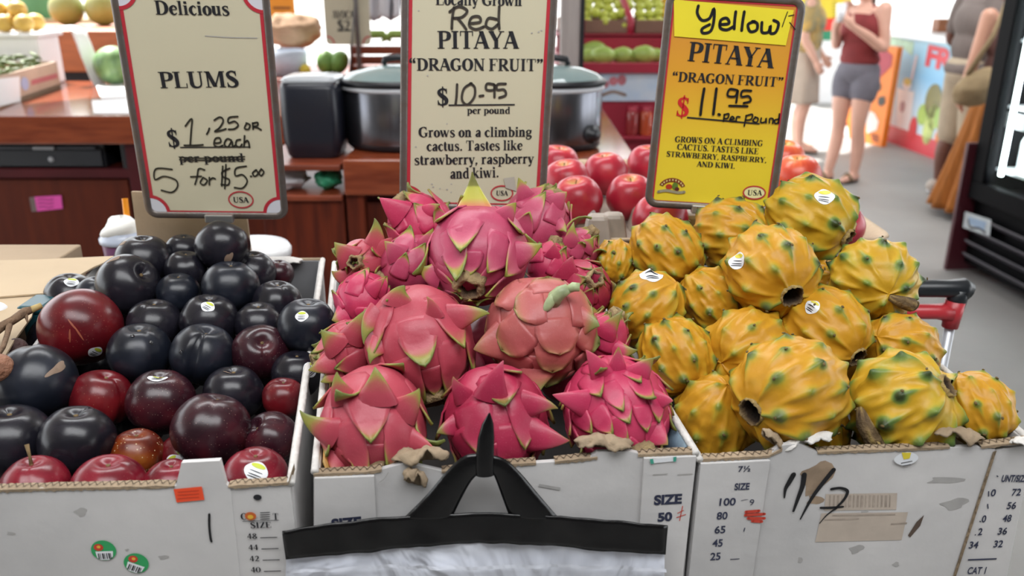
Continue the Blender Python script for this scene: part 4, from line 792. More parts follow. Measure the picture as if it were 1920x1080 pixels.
plum(345, 472, 33, 'black', 'black plum tucked just left of and behind the topmost plum', z=.04)
plum(270, 490, 49, 'black', 'dark plum at the upper left of the pile, behind the big hollow-stemmed plum', z=.035, scar=(-.5, .62, .16, .09, -.4))
plum(241, 534, 55, 'black', 'big black plum with deep stem hollow on its right side', axis=(.80, .45, .45), dent=.30, scar=(-.2, .80, .22, .10, -.5), roll=2.0)
plum(349, 507, 37, 'black', 'small black plum below the topmost plum, left of the big smooth one', z=.015)
plum(335, 550, 38, 'blue', 'small blackish plum beside the stem hollow of the big plum', z=.02)
plum(433, 538, 49, 'blue', 'smooth blue-black plum without sticker just under the topmost plum')
plum(473, 512, 41, 'black', 'dark plum half hidden behind the smooth blue-black plum', z=.045)
plum(522, 514, 27, 'purple', 'brownish plum at the back against the carton wall', z=.10)
plum(520, 570, 44, 'black', 'black plum behind the stickered plum at the right rim', z=.02)
plum(577, 612, 52, 'blue', 'big blue-black plum with round sticker leaning on the right carton rim', st=(.02, .38, .0075, 0.0), z=-.02)
plum(393, 602, 50, 'black', 'dark plum with tilted white sticker on top in mid pile', st=(.22, .55, .0085, .5))
plum(484, 608, 41, 'black', 'plain black plum between the two stickered dark plums', z=.015)
plum(290, 608, 47, 'black', 'scratched dark plum right of the big red plum', z=.01)
plum(262, 662, 54, 'blue', 'wet blue-black plum with a water drop, right under the scratched one', drops=((.1, .62), (.65, .4)))
plum(381, 665, 56, 'blue', 'heart-shaped blue-black plum with a deep cleft in the middle of the pile', axis=(.25, .93, .25), cleft=.16, roll=-1.6, dent=.3, drops=((-.35, .15),))
plum(489, 662, 51, 'purple', 'purple plum showing its stem hollow below the right-hand stickered plums', axis=(.3, .55, .8), dent=.30, roll=-1.2, cleft=.08)
plum(151, 613, 69, 'red', 'large wine-red plum with tan streaks, topmost at the left', axis=(-.3, .85, -.3), st=(.62, -.62, .009, .9), z=-.02)
plum(69, 718, 69, 'blue', 'large dull black plum with tan scar at the left, sticker below', scar=(.78, .42, .34, .10, -1.05), st=(-.28, -.78, .010, -.9), axis=(0, .6, -.7), z=-.02)
plum(190, 748, 53, 'red', 'red plum with stem hollow deep between two large black plums', axis=(.3, .9, .2), z=.025, cleft=.1)
plum(302, 753, 59, 'purple', 'purple plum with sticker on its very top, left of the largest purple one', st=(.1, .86, .011, 0.0), z=.012)
plum(438, 738, 52, 'black', 'black plum with a tan nick on top behind the largest purple plum', scar=(.0, .86, .20, .05, .1), z=.02)
plum(531, 746, 37, 'red', 'small red speckled plum at the right carton wall', z=.02)
plum(397, 806, 68, 'purple', 'largest speckled purple plum, front centre of the pile', axis=(.2, .95, .0), z=-.02)
plum(508, 822, 48, 'purple', 'purple plum with stem hollow, right of the largest purple plum', axis=(-.55, .6, .55), dent=.32, z=.006)
plum(145, 827, 64, 'black', 'large matt black plum low in the front left', z=-.01)
plum(22, 828, 68, 'black', 'black plum cut by the left edge of the picture', z=.0)
plum(257, 852, 47, 'orange', 'rusty orange plum with pale dots in front left centre', z=.03)
plum(66, 915, 58, 'bright', 'red plum with a brown stalk behind the front carton edge', stem=True, axis=(0, .9, .25), z=.0)
plum(205, 920, 66, 'bright', 'bright red plum behind the front carton edge, left of the raised tab', z=-.005)
plum(322, 912, 50, 'bright', 'red plum mostly hidden behind the raised white carton tab', z=.01)
plum(479, 898, 58, 'bright', 'red plum with white sticker at the front right carton corner', st=(.28, .42, .011, .4), z=-.01)
plum(133, 556, 44, 'black', 'dark plum with sticker behind the large wine-red plum', st=(.38, .60, .009, 0.2), z=.06)
plum(184, 556, 38, 'blue', 'small dark plum between the wine-red plum and the hollow-stemmed plum', z=.05)
plum(342, 855, 40, 'red', 'red plum with sticker hidden below the largest purple plum', st=(.0, -.1, .010, -.6), z=.05)
plum(556, 702, 44, 'black', 'dark plum wedged at the right rim under the big stickered plum', st=(.7, .25, .010, -.8), z=.03)
GRP = 'plums buried under the pile'
for u, v, r in ((250, 790, 56), (460, 690, 50), (330, 690, 52), (110, 640, 50), (210, 600, 46), (440, 640, 46), (540, 640, 42), (90, 860, 50), (410, 880, 48), (40, 790, 50), (310, 560, 40), (510, 740, 45), (180, 690, 50), (390, 540, 40)):
    PLUMS.append(dict(u=u, v=v, r=r, kind='black', label=None, axis=(.1, .9, .1), t=.925+(900-v)/440*.375+.085, st=None, scar=None, stem=False, cleft=.04, dent=.2, roll=u, z=.085, drops=()))
for q in PLUMS: q['r'] *= 1.07
settle(PLUMS, .85, FACE_P)
for i, q in enumerate(PLUMS):
    R, p = q['R'], q['p']; Rm = local_frame(q['axis'], q['roll']); rad = plum_rad(R, i+1, q['dent'], q['cleft'])
    root = thing('plum', q['label'] or 'dark plum buried deep in the carton under the other plums', 'plum', p, None if q['label'] else GRP)
    rows = sphere_rows(None, 48, 36); m = MB(); off = Vector((i*2.3, 0, 0))
    m.grid([[p + Rm @ sdir(th, ph)*rad(th, ph) for th, ph in r] for r in rows], 0, True,
           [[max(0.02, min(1, .42+.45*mnoise.noise(sdir(th, ph)*1.6+off)+.10*mnoise.noise(sdir(th, ph)*5+off))) for th, ph in r] for r in rows])
    m.build('flesh', PL[q['kind']], root)
    if not q['label']: continue
    m = MB(); c = rad(.004, 0); m.lathe([(R*.055, -.001), (R*.06, .0012), (R*.02, .002), (.0004, .0018)], p+Rm @ Vector((0, 0, c)), Rm, 10); m.build('stem_scar', M_stem, root)
    if q['stem']: m = MB(); b = p+Rm @ Vector((0, 0, c)); m.tube([b, b+UP*.010-RT*.002, b+UP*.022-RT*.005], [.0022, .0015, .0024], 8); m.build('stalk', M_stem, root)
    if q['scar']:
        x, y, a, b, rt = q['scar']; d = camdir(x, y, math.sqrt(max(.02, 1-x*x-y*y)))
        patch(p, Rm, rad, d, UP*math.cos(rt)+RT*math.sin(rt), a, b, .0003, lambda k: 1+.22*math.sin(3*k+1)).build('scar', M_scar, root, label='tan scar')
    if q['st']: sticker(root, p, Rm, rad, R, q['st'][:2], q['st'][2], q['st'][3], sq=1.15)
    if i == 17:
        for a, b, l, rt in ((.22, -.18, .17, .1), (.42, -.12, .20, -.5), (.28, .1, .16, -.6)):
            d = camdir(a, b, math.sqrt(1-a*a-b*b)); patch(p, Rm, rad, d, UP*math.cos(rt)+RT*math.sin(rt), .022, l, .0003, lambda k: 1+.2*math.sin(2*k)).build('streak', mat('plum_streak', '#8c4a35', .5, .2), root, label='tan streak')
    for a, b in q['drops']:
        d = camdir(a, b, math.sqrt(1-a*a-b*b)); l = Rm.transposed() @ d; h = rad(math.acos(l.z), math.atan2(l.y, l.x))
        m = MB(); m.ell(p+d*h, (.0028, .0028, .0018), rot_to(d), 12, 8); m.build('water_drop', M_drop, root)
# ---- red dragon fruit
def dragon_mats(nm, a, b, c, g1, g2):
    return attr_mat('pitaya_'+nm, [(0, a), (.25, b), (.42, c), (.58, g1), (.88, g2)], .42, 26, .13, .25, 60, .42, speck=(420, .12, '#d898a4', .30))
DR = {'pink': dragon_mats('pink', '#a03454', '#b24a66', '#b65c6c', '#97903e', '#6c7632'),
      'salmon': dragon_mats('salmon', '#a03a4a', '#ae4654', '#a85a52', '#8c8840', '#667036'),
      'vivid': dragon_mats('vivid', '#a8284e', '#ba3a5c', '#b84c62', '#948040', '#6a7034'),
      'dusty': dragon_mats('dusty', '#a04a4e', '#aa5e56', '#96704c', '#80824a', '#67743c'),
      'deep': dragon_mats('deep', '#94203e', '#a62e4c', '#a44854', '#86763e', '#5c6030')}
M_navel = attr_mat('navel_brown', [(0, '#1b120d'), (.5, '#6b5640'), (1, '#9c8760')], .85, 90, .4, .8, 200)
M_hole = mat('navel_hole', '#140d0a', .9, .3, 60)
M_pedunc = mat('green_stalk', '#909c74', .45, .25, 60)
REDS = []
def dragon(u, v, r, axis, tone, label, seed, z=0.0, petals=False, spikes=(), elong=1.08, n=1.0, curl=1.0, stalk=False, roll=0.0, t=None):
    REDS.append(dict(u=u, v=v, r=r, axis=axis, tone=tone, label=label, seed=seed, t=(t or .955+(800-v)/330*.195)+z, z=z, petals=petals, spikes=spikes, elong=elong, n=n, curl=curl, stalk=stalk, roll=roll))
dragon(896, 476, 96, (-.12, -.62, .80), 'pink', 'large red dragon fruit topping the pile with a round hollow end facing out', 1, z=-.03, roll=.3, curl=.75, elong=1.04)
dragon(792, 430, 62, (-.6, .75, .2), 'vivid', 'red dragon fruit at the upper left with a long pink scale pointing left', 2, z=.05, curl=1.25)
dragon(1003, 428, 68, (.5, .85, .1), 'pink', 'red dragon fruit behind the topmost one, touching the sign', 3, z=.075, curl=1.2)
dragon(682, 497, 48, (-.1, .05, .95), 'salmon', 'small dragon fruit at far left with a dark brown hollow end', 4, z=.05, curl=1.5)
dragon(770, 500, 56, (.35, .65, -.5), 'pink', 'pale pink dragon fruit squeezed left of the topmost one', 5, z=.04, curl=1.0)
dragon(680, 562, 50, (.4, .6, -.6), 'vivid', 'small glossy pink dragon fruit by the left carton rim', 6, z=.03, curl=.8)
dragon(662, 655, 58, (-.85, -.25, .35), 'salmon', 'dragon fruit at the left rim with curled green-tipped scales over the plums', 7, z=.015, curl=1.7)
dragon(786, 640, 102, (.28, -.92, .28), 'salmon', 'big dull pink dragon fruit with green flecks, left of the green-stalked one', 8, z=-.01, curl=.9, roll=.6)
dragon(1014, 622, 98, (-.2, -.55, -.8), 'dusty', 'rosette-like dragon fruit with a green stalk facing out', 9, z=-.005, petals=True, stalk=True, roll=.2)
dragon(1088, 545, 58, (.3, .3, .85), 'deep', 'deep pink dragon fruit behind the green-stalked one', 10, z=.05, curl=.9)
dragon(1080, 470, 40, (.6, .7, .2), 'pink', 'small dragon fruit at the upper right with green-tipped scales', 11, z=.09, curl=1.5)
dragon(1128, 640, 50, (.45, .85, .2), 'vivid', 'dragon fruit at the right rim with a long green scale pointing up', 12, z=.035, curl=1.6)
dragon(700, 790, 100, (.12, -.75, .60), 'salmon', 'dragon fruit in the front row next to the plum carton', 13, z=-.015, curl=1.35, roll=1.0)
dragon(930, 785, 98, (.15, -.85, .45), 'deep', 'wet deep-red dragon fruit in the front row behind the black hanger tip', 14, z=-.015, curl=1.2, roll=.1)
dragon(1155, 768, 100, (.35, -.62, .66), 'vivid', 'many-scaled vivid pink dragon fruit in the front row by the yellow pitaya', 15, z=-.015, curl=.85, n=1.5, roll=.5)
dragon(1030, 500, 42, (.2, .8, -.2), 'vivid', 'pink dragon fruit glimpsed behind the topmost and the green-stalked ones', 16, z=.07, curl=1.0)
for u, v, r in ((850, 690, 60), (760, 600, 60), (930, 640, 60), (1060, 700, 55)):
    REDS.append(dict(u=u, v=v, r=r, axis=(.1, .5, -.6), tone='deep', label=None, seed=40+u, t=.955+(800-v)/330*.195+.13, z=.13, petals=False, spikes=(), elong=1, n=.6, curl=.4, stalk=False, roll=0))
for q in REDS: q['r'] *= 1.05
settle(REDS, .82, FACE_R, gap=.016)
SPIKES = {1: [(975, 480, 1016, 456, 44, .8), (815, 520, 787, 497, 46, .9), (950, 405, 968, 380, 34, .8)], 2: [(757, 405, 712, 371, 46, .25), (806, 400, 826, 383, 26, .8)],
 3: [(984, 372, 972, 333, 30, .75), (1038, 385, 1063, 360, 34, .6), (1046, 425, 1062, 436, 24, .9)], 4: [(665, 485, 627, 454, 44, .7), (708, 462, 702, 409, 36, .9), (655, 520, 622, 508, 34, .6), (715, 470, 735, 446, 30, .3)],
 5: [(752, 478, 721, 452, 38, .6), (800, 460, 812, 428, 26, .8)], 6: [(652, 590, 622, 600, 36, .8), (694, 590, 696, 574, 30, .9), (705, 545, 722, 520, 26, .6)],
 7: [(645, 645, 602, 618, 50, .9), (668, 632, 694, 575, 40, .9), (632, 675, 578, 694, 40, .7), (640, 695, 601, 716, 34, .8)], 8: [(712, 585, 682, 645, 44, .9), (718, 640, 694, 682, 36, 1.0), (860, 590, 918, 588, 46, .75), (752, 560, 760, 536, 52, .8), (825, 585, 800, 556, 30, .5)],
 9: [(930, 640, 888, 655, 60, .4), (1000, 700, 1012, 735, 70, .6), (1092, 600, 1124, 612, 46, .9)], 10: [(1060, 515, 1075, 480, 40, .4), (1110, 520, 1128, 500, 36, .7)], 11: [(1068, 460, 1076, 416, 30, .9), (1095, 465, 1112, 446, 30, .9), (1060, 480, 1050, 455, 26, .7)],
 12: [(1128, 625, 1168, 582, 36, 1.0), (1150, 655, 1196, 656, 34, 1.0), (1105, 615, 1112, 592, 26, .6)], 13: [(640, 800, 562, 769, 50, .85), (655, 735, 632, 697, 44, .75), (722, 735, 703, 688, 62, .75), (770, 760, 786, 728, 52, .7), (645, 850, 624, 882, 44, .5), (780, 815, 812, 838, 40, .3)],
 14: [(922, 730, 944, 676, 54, .25), (1000, 805, 1068, 826, 54, .45), (848, 790, 819, 812, 34, .9), (990, 745, 1046, 766, 44, .6), (870, 735, 850, 706, 34, .5)], 15: [(1085, 745, 1036, 740, 44, .35), (1120, 690, 1098, 656, 38, .4), (1215, 800, 1252, 834, 46, .6), (1190, 690, 1226, 672, 40, .8), (1150, 680, 1160, 650, 30, .6), (1225, 740, 1262, 752, 34, .4)], 16: [(1035, 480, 1040, 456, 26, .5)]}
def bract(p, Rm, surf, R, th0, ph0, L, W, curl, lift, g_tip, petal, rng, toward=-1):
    """one leathery scale: rooted on the skin, running towards the blossom end, its tip curling away"""
    ns, nw = 11, 8; rows = []; gs = []; pts = []
    th = th0; c = Rm @ sdir(th, ph0)*surf(th, ph0); tw = rng.uniform(-.25, .25)
    hug = .52 if not petal else .80
    cl = []; step = L/(ns-1); pos = c.copy(); ang = 0
    for i in range(ns):
        s = i/(ns-1)
        if s <= hug:
            th = th0+toward*L*s/R; th_ = max(.12, min(PI-.12, th)); ph = ph0+tw*s*.5
            nrm = (Rm @ sdir(th_, ph)); pos = nrm*(surf(th_, ph)*(1.004+.02*s)); tan = (Rm @ Vector((math.cos(th_)*math.cos(ph), math.cos(th_)*math.sin(ph), -math.sin(th_))))*toward
        else:
            k = (s-hug)/(1-hug); a = curl*(k**1.2); d = (tan*math.cos(a)+nrm*math.sin(a)).normalized(); pos = pos + d*step*(1.0+.35*lift)
        n2 = nrm if s <= hug else (nrm*math.cos(curl*max(0, (s-hug)/(1-hug))) - tan*math.sin(curl*max(0, (s-hug)/(1-hug))))
        cl.append((pos.copy(), n2.normalized()))
    for i in range(ns):
        s = i/(ns-1); pos, nn = cl[i]; d = (cl[min(i+1, ns-1)][0]-cl[max(i-1, 0)][0]).normalized(); bx = nn.cross(d).normalized()
        wd = W*(math.sqrt(max(0, 1-max(0, s-.3)**2/.49)) if petal else (.80+.20*min(1, s*4))*(1-s)**(.62 if s < .6 else .85)*(1.0 if s < .6 else (0.4**.62)/(0.4**.85)))
        row = []; gr = []
        for j in range(nw+1):
            q = -1+2*j/nw; x = q*wd; follow = -(x*x)/(2*R)*(1 if s < .5 else .2); cup = .10*abs(q)**2*W*(s-.25 if s > .25 else 0)
            row.append(p + pos + bx*x + nn*(follow+cup-.002*(1-s)*(abs(q)**4)))
            gr.append(max(.02, min(1, .10+g_tip*max(0, (s-.50)/.50)**1.1*.85+.30*g_tip*abs(q)**4*max(0, min(1, (s-.15)*2.2)))))
        rows.append(row); gs.append(gr)
    m = MB(); m.grid(rows, 0, False, gs); return m
for q in REDS:
    R, p, rng = q['R'], q['p'], random.Random(q['seed']); Rm = local_frame(q['axis'], q['roll']); el = q['elong']; off = Vector((q['seed']*1.9, 3, 1))
    Rb = R*.93
    def surf(th, ph, R=Rb, el=el, off=off):
        c = (math.sin(th)**2+(el*math.cos(th))**2)**.5
        return R*c*(1+.05*mnoise.noise(sdir(th, ph)*2+off)-.03*math.exp(-(th/.3)**2))
    root = thing('dragon_fruit', q['label'] or 'dragon fruit buried in the carton under the other dragon fruit', 'dragon fruit', p, None if q['label'] else 'dragon fruit buried under the pile')
    rows = sphere_rows(None, 56, 40); m = MB()
    m.grid([[p + Rm @ sdir(th, ph)*surf(th, ph) for th, ph in r] for r in rows], 0, True, [[max(.02, .12+.14*mnoise.noise(sdir(th, ph)*3+off)+(.20 if q['tone'] in ('dusty',) else .0)*max(0, mnoise.noise(sdir(th, ph)*2.2))) for th, ph in r] for r in rows])
    m.build('body', DR[q['tone']], root)
    if not q['label']: continue
    if q['petals']:
        plan = [(2.90, 4, .62, .44), (2.55, 6, .70, .42), (2.05, 7, .80, .42), (1.55, 7, .85, .42), (1.05, 6, .8, .36)]
    elif q['n'] > 1.2:
        plan = [(2.75, 4, .62, .30), (2.35, 6, .66, .32), (1.95, 8, .66, .32), (1.55, 9, .62, .30), (1.2, 8, .60, .28), (.85, 7, .55, .24), (.52, 5, .5, .16)]
    else:
        plan = [(2.75, 3, .80, .40), (2.25, 4, 1.0, .50), (1.72, 5, 1.05, .50), (1.20, 5, 1.0, .44), (.72, 5, .56, .28)]
    pet = q['petals']; ph = rng.uniform(0, 6.28); k = 0
    for th0, cnt, L, W in plan:
        ph += .55
        for j in range(cnt):
            a = ph+2*PI*j/cnt+rng.uniform(-.16, .16); big = rng.uniform(.85, 1.2)
            bold = rng.random() < .20
            cu = q['curl']*(rng.uniform(1.0, 1.7) if bold else rng.uniform(.15, .55))*(1.0 if not pet else .55); tip = (rng.uniform(.95, 1.25) if bold else rng.uniform(.5, .85))*(1.0 if not pet else .62)
            m = bract(p, Rm, surf, Rb, th0+rng.uniform(-.1, .1), a, L*Rb*big, W*Rb*rng.uniform(.9, 1.12), cu, (rng.uniform(.3, 1.3) if bold else 0)*(q['curl'] > .7), min(1.2, tip), pet, rng)
            m.build('scale', DR[q['tone']], root, solid=.0022)
    for k, (bu, bv, tu, tv, wp, tone) in enumerate(SPIKES.get(q['seed'], ())):
        x, y = (bu-q['u'])/q['r'], -(bv-q['v'])/q['r']; l = math.hypot(x, y)
        if l > .93: x *= .93/l; y *= .93/l
        d = camdir(x, y, math.sqrt(max(.05, 1-x*x-y*y))); lo = Rm.transposed() @ d; b0 = p+d*surf(math.acos(lo.z), math.atan2(lo.y, lo.x))*.955
        tb = (b0-EYE).dot(FW); tip = F(tu, tv, tb-.012); mid = b0+(tip-b0)*.5+d*(tip-b0).length*.30; wd = wp*tb/FPX*.5; m = MB(); rws = []; gg = []; L = (tip-b0).length
        for i in range(13):
            s = i/12; c = b0*(1-s)**2+mid*2*s*(1-s)+tip*s*s; tn = ((mid-b0)*(1-s)+(tip-mid)*s).normalized(); sx = tn.cross(FW).normalized(); sy = tn.cross(sx)
            ww = wd*(1.30*(1-s)**2+.46*s*(1-s)*2+.03)
            rws.append([c+sx*ww*math.cos(2*PI*j/14)+sy*ww*(.20+.25*(1-s))*math.sin(2*PI*j/14) for j in range(14)])
            gg.append([max(.02, min(1, .10+1.15*tone*max(0, s-.12)**.75*(.78+.35*abs(math.cos(2*PI*j/14))**3))) for j in range(14)])
        m.grid(rws, 0, True, gg); m.build('scale', DR[q['tone']], root)
    if q['seed'] == 1:      # the tall yellow-green scale standing on the topmost fruit
        d = RT*-.06+UP*.98-FW*.15; d.normalize(); b0 = p+d*Rb*.90; m = MB(); rws = []; gg = []
        for i in range(12):
            s = i/11; wd = Rb*.36*(1-s)**1.25+.0008; c = b0+d*Rb*.72*s-FW*.004*s
            rws.append([c+RT*wd*math.cos(2*PI*k/12)+FW*wd*.45*math.sin(2*PI*k/12) for k in range(12)]); gg.append([min(1, .12+s*1.4)]*12)
        m.grid(rws, 0, True, gg); m.build('scale', attr_mat('pitaya_lime', [(0, '#c9476e'), (.25, '#c9885a'), (.5, '#bdb84e'), (.9, '#b3b44a'), (1, '#6a6a30')], .4, 30, .06), root, label='tall lime green scale')
    # blossom end: dried ring round a dark hollow
    c = p+Rm @ Vector((0, 0, surf(.01, 0)*.985+.003)); r0 = Rb*.26; m = MB(); prof = [(r0*1.25, -.006), (r0*1.12, .004), (r0*.95, .010), (r0*.72, .0095), (r0*.55, .003), (r0*.50, -.006), (.0005, -.008)]
    gg = [.55, .8, .95, .7, .2, .03, .02]
    wb = [[1+.13*math.sin(5*2*PI*k/30+q['seed'])+.08*rng.uniform(-1, 1) for k in range(30)] for _ in prof]
    m.grid([[c + Rm @ Vector((r*math.cos(2*PI*k/30)*wb[i][k], r*math.sin(2*PI*k/30)*wb[i][k], z)) for k in range(30)] for i, (r, z) in enumerate(prof)], 0, True, [[g]*30 for g in gg])
    m.build('blossom_end', M_navel, root, label='dried brown hollow blossom end')
    if q['stalk']:
        b = p+Rm @ Vector((0, 0, -surf(PI-.01, 0))); d = -(Rm @ Vector((0, 0, 1))); b = b-d*.004
        m = MB(); m.tube([b, b+d*.008+UP*.003, b+d*.012+UP*.007+RT*.006, b+d*.014+UP*.010+RT*.014], [.008, .009, .008, .006], 12); m.build('stalk', M_pedunc, root, label='short pale green stalk')
        m = MB(); m.ell(b+d*.012-UP*.004-RT*.006, (.006, .005, .014), rot_to(UP*.8+RT*.5), 12, 10); m.build('stalk_bract', M_pedunc, root)
        m = MB(); m.tube([b+d*.012+RT*.010+UP*.008, b+d*.014+RT*.020+UP*.012, b+d*.015+RT*.027+UP*.011], [.004, .006, .005], 10); m.build('stalk_bract', M_pedunc, root)
# ---- yellow pitaya
YM = attr_mat('pitaya_yellow', [(0, '#ac7618'), (.20, '#b88620'), (.36, '#ac8d27'), (.54, '#7a7f31'), (.80, '#566331'), (1, '#343a1e')], .42, 26, .10, .22, 60, .32)
YM2 = attr_mat('pitaya_lemon', [(0, '#b08119'), (.20, '#b89225'), (.36, '#a8932e'), (.54, '#768435'), (.80, '#516833'), (1, '#343f20')], .42, 26, .12, .22, 60, .32)
M_areole = mat('areole_brown', '#5e4d2a', .85, .35, 200)
M_husk = attr_mat('husk_brown', [(0, '#120d09'), (.4, '#3b2b1c'), (.75, '#7a6442'), (1, '#a08a52')], .85, 80, .3, .9, 160)
YEL = []
def pit(u, v, r, axis, label, seed, z=0.0, green=.5, el=1.14, st=None, hole=1.0, bump=1.0, m=0, stem=None, t=None, roll=0.0):
    YEL.append(dict(u=u, v=v, r=r, axis=axis, label=label, seed=seed, t=(t or .985+(800-v)/390*.235)+z, z=z, green=green, el=el, st=st, hole=hole, bump=bump, m=m, stem=stem, roll=roll))
pit(1154, 494, 40, (-.2, -.9, .2), 'small yellow pitaya at the far upper left by the dragon fruit', 1, z=.07)
pit(1250, 474, 64, (.62, -.70, .25), 'yellow pitaya left of and below the sign, dark end at its lower right', 2, z=.04, green=.45)
pit(1369, 440, 66, (-.5, .1, -.6), 'yellow pitaya directly under the yellow sign', 3, z=.055, green=.7)
pit(1520, 410, 77, (.72, -.50, .48), 'topmost yellow pitaya with a round white sticker and dark end at right', 4, z=.015, green=.85, st=(-.02, .42, .0125, .2), m=1, el=1.10)
pit(1445, 508, 83, (.21, -.55, .82), 'large yellow pitaya with hollow end facing out and sticker on its left', 5, z=-.03, green=.6, st=(-.86, .22, .012, 0.0), roll=.4)
pit(1638, 526, 79, (.05, .3, -.9), 'greenish yellow pitaya at the right of the pile with a withered brown stalk', 6, z=.0, green=.95, stem=(.35, -.48, 1.0), m=1, el=1.0)
pit(1212, 580, 66, (-.6, -.6, -.3), 'yellow pitaya near the dragon fruit with a white sticker on top', 7, z=.01, green=.7, st=(.05, .88, .014, 0.0))
pit(1333, 566, 57, (.5, -.65, .1), 'yellow pitaya wedged left of the large hollow-ended one', 8, z=.03, green=.35)
pit(1549, 618, 76, (.48, -.60, .62), 'orange-yellow pitaya with dark open end pointing down right', 9, z=.005, green=.2, st=(-.55, .55, .010, .8), el=1.12)
pit(1268, 668, 67, (.42, -.80, .30), 'yellow pitaya above the front left one, rough end at the bottom', 10, z=.02, green=.55)
pit(1402, 655, 76, (.6, .2, -.5), 'smooth yellow pitaya behind the biggest front one', 11, z=.02, green=.35)
pit(1690, 655, 66, (.7, -.3, -.4), 'yellow pitaya at the right under the greenish stalked one', 12, z=.03, green=.45)
pit(1480, 735, 100, (-.84, -.30, .48), 'biggest yellow pitaya in front with open dark end at its left', 13, z=-.045, green=.55, el=1.14, roll=.3)
pit(1342, 785, 76, (-.1, -.7, -.5), 'yellow pitaya at the front left corner of its carton', 14, z=.0, green=.25, el=1.12)
pit(1692, 760, 95, (.62, .45, .55), 'knobbly green-tipped yellow pitaya over the front right carton edge', 15, z=-.04, green=1.0, bump=1.5, stem=(-.78, -.42, 1.2), m=1, el=1.02)
pit(1832, 768, 62, (.2, -.75, .3), 'creased yellow pitaya at the far right corner of the pile', 16, z=-.01, green=.3)
pit(1545, 808, 46, (.2, -.8, .1), 'dark golden pitaya wedged low between the two big front ones', 17, z=.06, green=.1)
pit(1545, 520, 38, (.7, .1, .55), 'pitaya mostly hidden behind the large hollow-ended one, brown end showing', 18, z=.07, green=.3)
for u, v, r in ((1450, 700, 55), (1330, 640, 55), (1610, 700, 55), (1480, 600, 50), (1620, 610, 50)):
    YEL.append(dict(u=u, v=v, r=r, axis=(0, .6, -.6), label=None, seed=70+u, t=.985+(800-v)/390*.235+.12, z=.12, green=.3, el=1.1, st=None, hole=1, bump=1, m=0, stem=None, roll=0))
for q in YEL: q['r'] *= 1.07
settle(YEL, .86, FACE_Y)
for q in YEL:
    R, p, rng = q['R'], q['p'], random.Random(q['seed']); Rm = local_frame(q['axis'], q['roll']); el = q['el']; off = Vector((q['seed']*2.7, 1, 5)); bumps = []
    Rb = R*.92; N = 36
    for i in range(N):
        z = 1-2*(i+.5)/N; th = math.acos(z); ph = i*2.39996+q['seed']
        if th < .42: continue
        bumps.append((sdir(th+rng.uniform(-.05, .05), ph+rng.uniform(-.08, .08)), th, ph, rng.uniform(.7, 1.15), rng.random()))
    def ridge(d, th, ph, bumps=bumps, q=q):
        h = 0; g = 0
        for bd, bth, bph, hh, rr in bumps:
            c = bd.dot(d)
            if c < .72: continue
            dph = (ph-bph+PI) % (2*PI)-PI; x = dph*math.sin((th+bth)/2); y = th-bth      # y<0: towards the blossom end
            sy = .22 if y < 0 else .15
            e = .9*math.exp(-(x/.14)**2-(y/sy)**2)+.45*math.exp(-(x/.055)**2-(y/.060)**2); h += hh*e
            fold = math.exp(-(x/.06)**2)*math.exp(-((abs(y)-.28)/.24)**2)*.42; h += fold
            g = max(g, (rr*1.05+.30)*math.exp(-(x/(.075+.05*rr))**2-((y-.02)/.12)**2))
            g = max(g, .75*rr*math.exp(-(x/.05)**2-((y+.14)/.19)**2))
        return h, g
    def surf(th, ph, R=Rb, el=el, off=off, q=q):
        d = sdir(th, ph); h, g = ridge(d, th, ph); c = (math.sin(th)**2+(el*math.cos(th))**2)**.5
        c *= 1-.10*math.exp(-(th/.55)**2) + .06*math.exp(-(th/.22)**2)
        return R*c*(1+.105*q['bump']*h+.055*mnoise.noise(d*1.8+off)+.020*mnoise.noise(d*5+off))
    root = thing('yellow_pitaya', q['label'] or 'yellow pitaya buried in the carton under the others', 'yellow pitaya', p, None if q['label'] else 'yellow pitaya buried under the pile')
    hi = q['label'] is not None; rows = sphere_rows(None, 156 if hi else 40, 112 if hi else 30, .25); m = MB(); V = []; GG = []
    for r in rows:
        a = []; b = []
        for th, ph in r:
            d = sdir(th, ph); h, g = ridge(d, th, ph); a.append(p+Rm @ d*surf(th, ph))
            b.append(max(.02, min(1, .15+.12*min(1, h)+.85*g*(.35+.65*q['green'])+.30*q['green']*max(0, mnoise.noise(d*2.3+off))+.25*math.exp(-((th-.22)/.12)**2)*q['green'])))
        V.append(a); GG.append(b)
    m.grid(V, 0, True, GG); m.build('flesh', YM2 if q['m'] else YM, root)
    if not hi: continue
    # tiny dried spots left by the thorns, on the bump tips
    m = MB()
    for bd, bth, bph, hh, rr in bumps:
        if rr < .45: continue
        d = Rm @ bd; m.ell(p+d*(surf(bth, bph)+.0002), (.0012+.0012*rr, .0010+.0008*rr, .0010), rot_to(d, rr*6), 8, 6)
    m.build('thorn_scars', M_areole, root, label='brown thorn scars on bumps')
    sr = surf(.25, 0); r0 = math.sin(.25)*sr*1.02*q['hole']; z0 = math.cos(.25)*sr; m = MB()
    prof = [(r0*1.02, z0-.003), (r0*1.03, z0+.001), (r0*.98, z0+.0045), (r0*.88, z0+.003), (r0*.78, z0-.004), (r0*.62, z0-.020), (.0006, z0-.026)]; gg = [.75, .95, .9, .6, .25, .02, .01]
    wb = [[1+.04*math.sin(4*2*PI*k/30+q['seed'])+.07*rng.uniform(-1, 1) for k in range(30)] for _ in prof]
    m.grid([[p + Rm @ Vector((r*math.cos(2*PI*k/30)*wb[i][k], r*math.sin(2*PI*k/30)*wb[i][k], z+(.002*rng.uniform(-1, 1) if i in (1, 2) else 0))) for k in range(30)] for i, (r, z) in enumerate(prof)], 0, True, [[g]*30 for g in gg])
    m.build('blossom_end', M_husk, root, label='dark hollow blossom end')
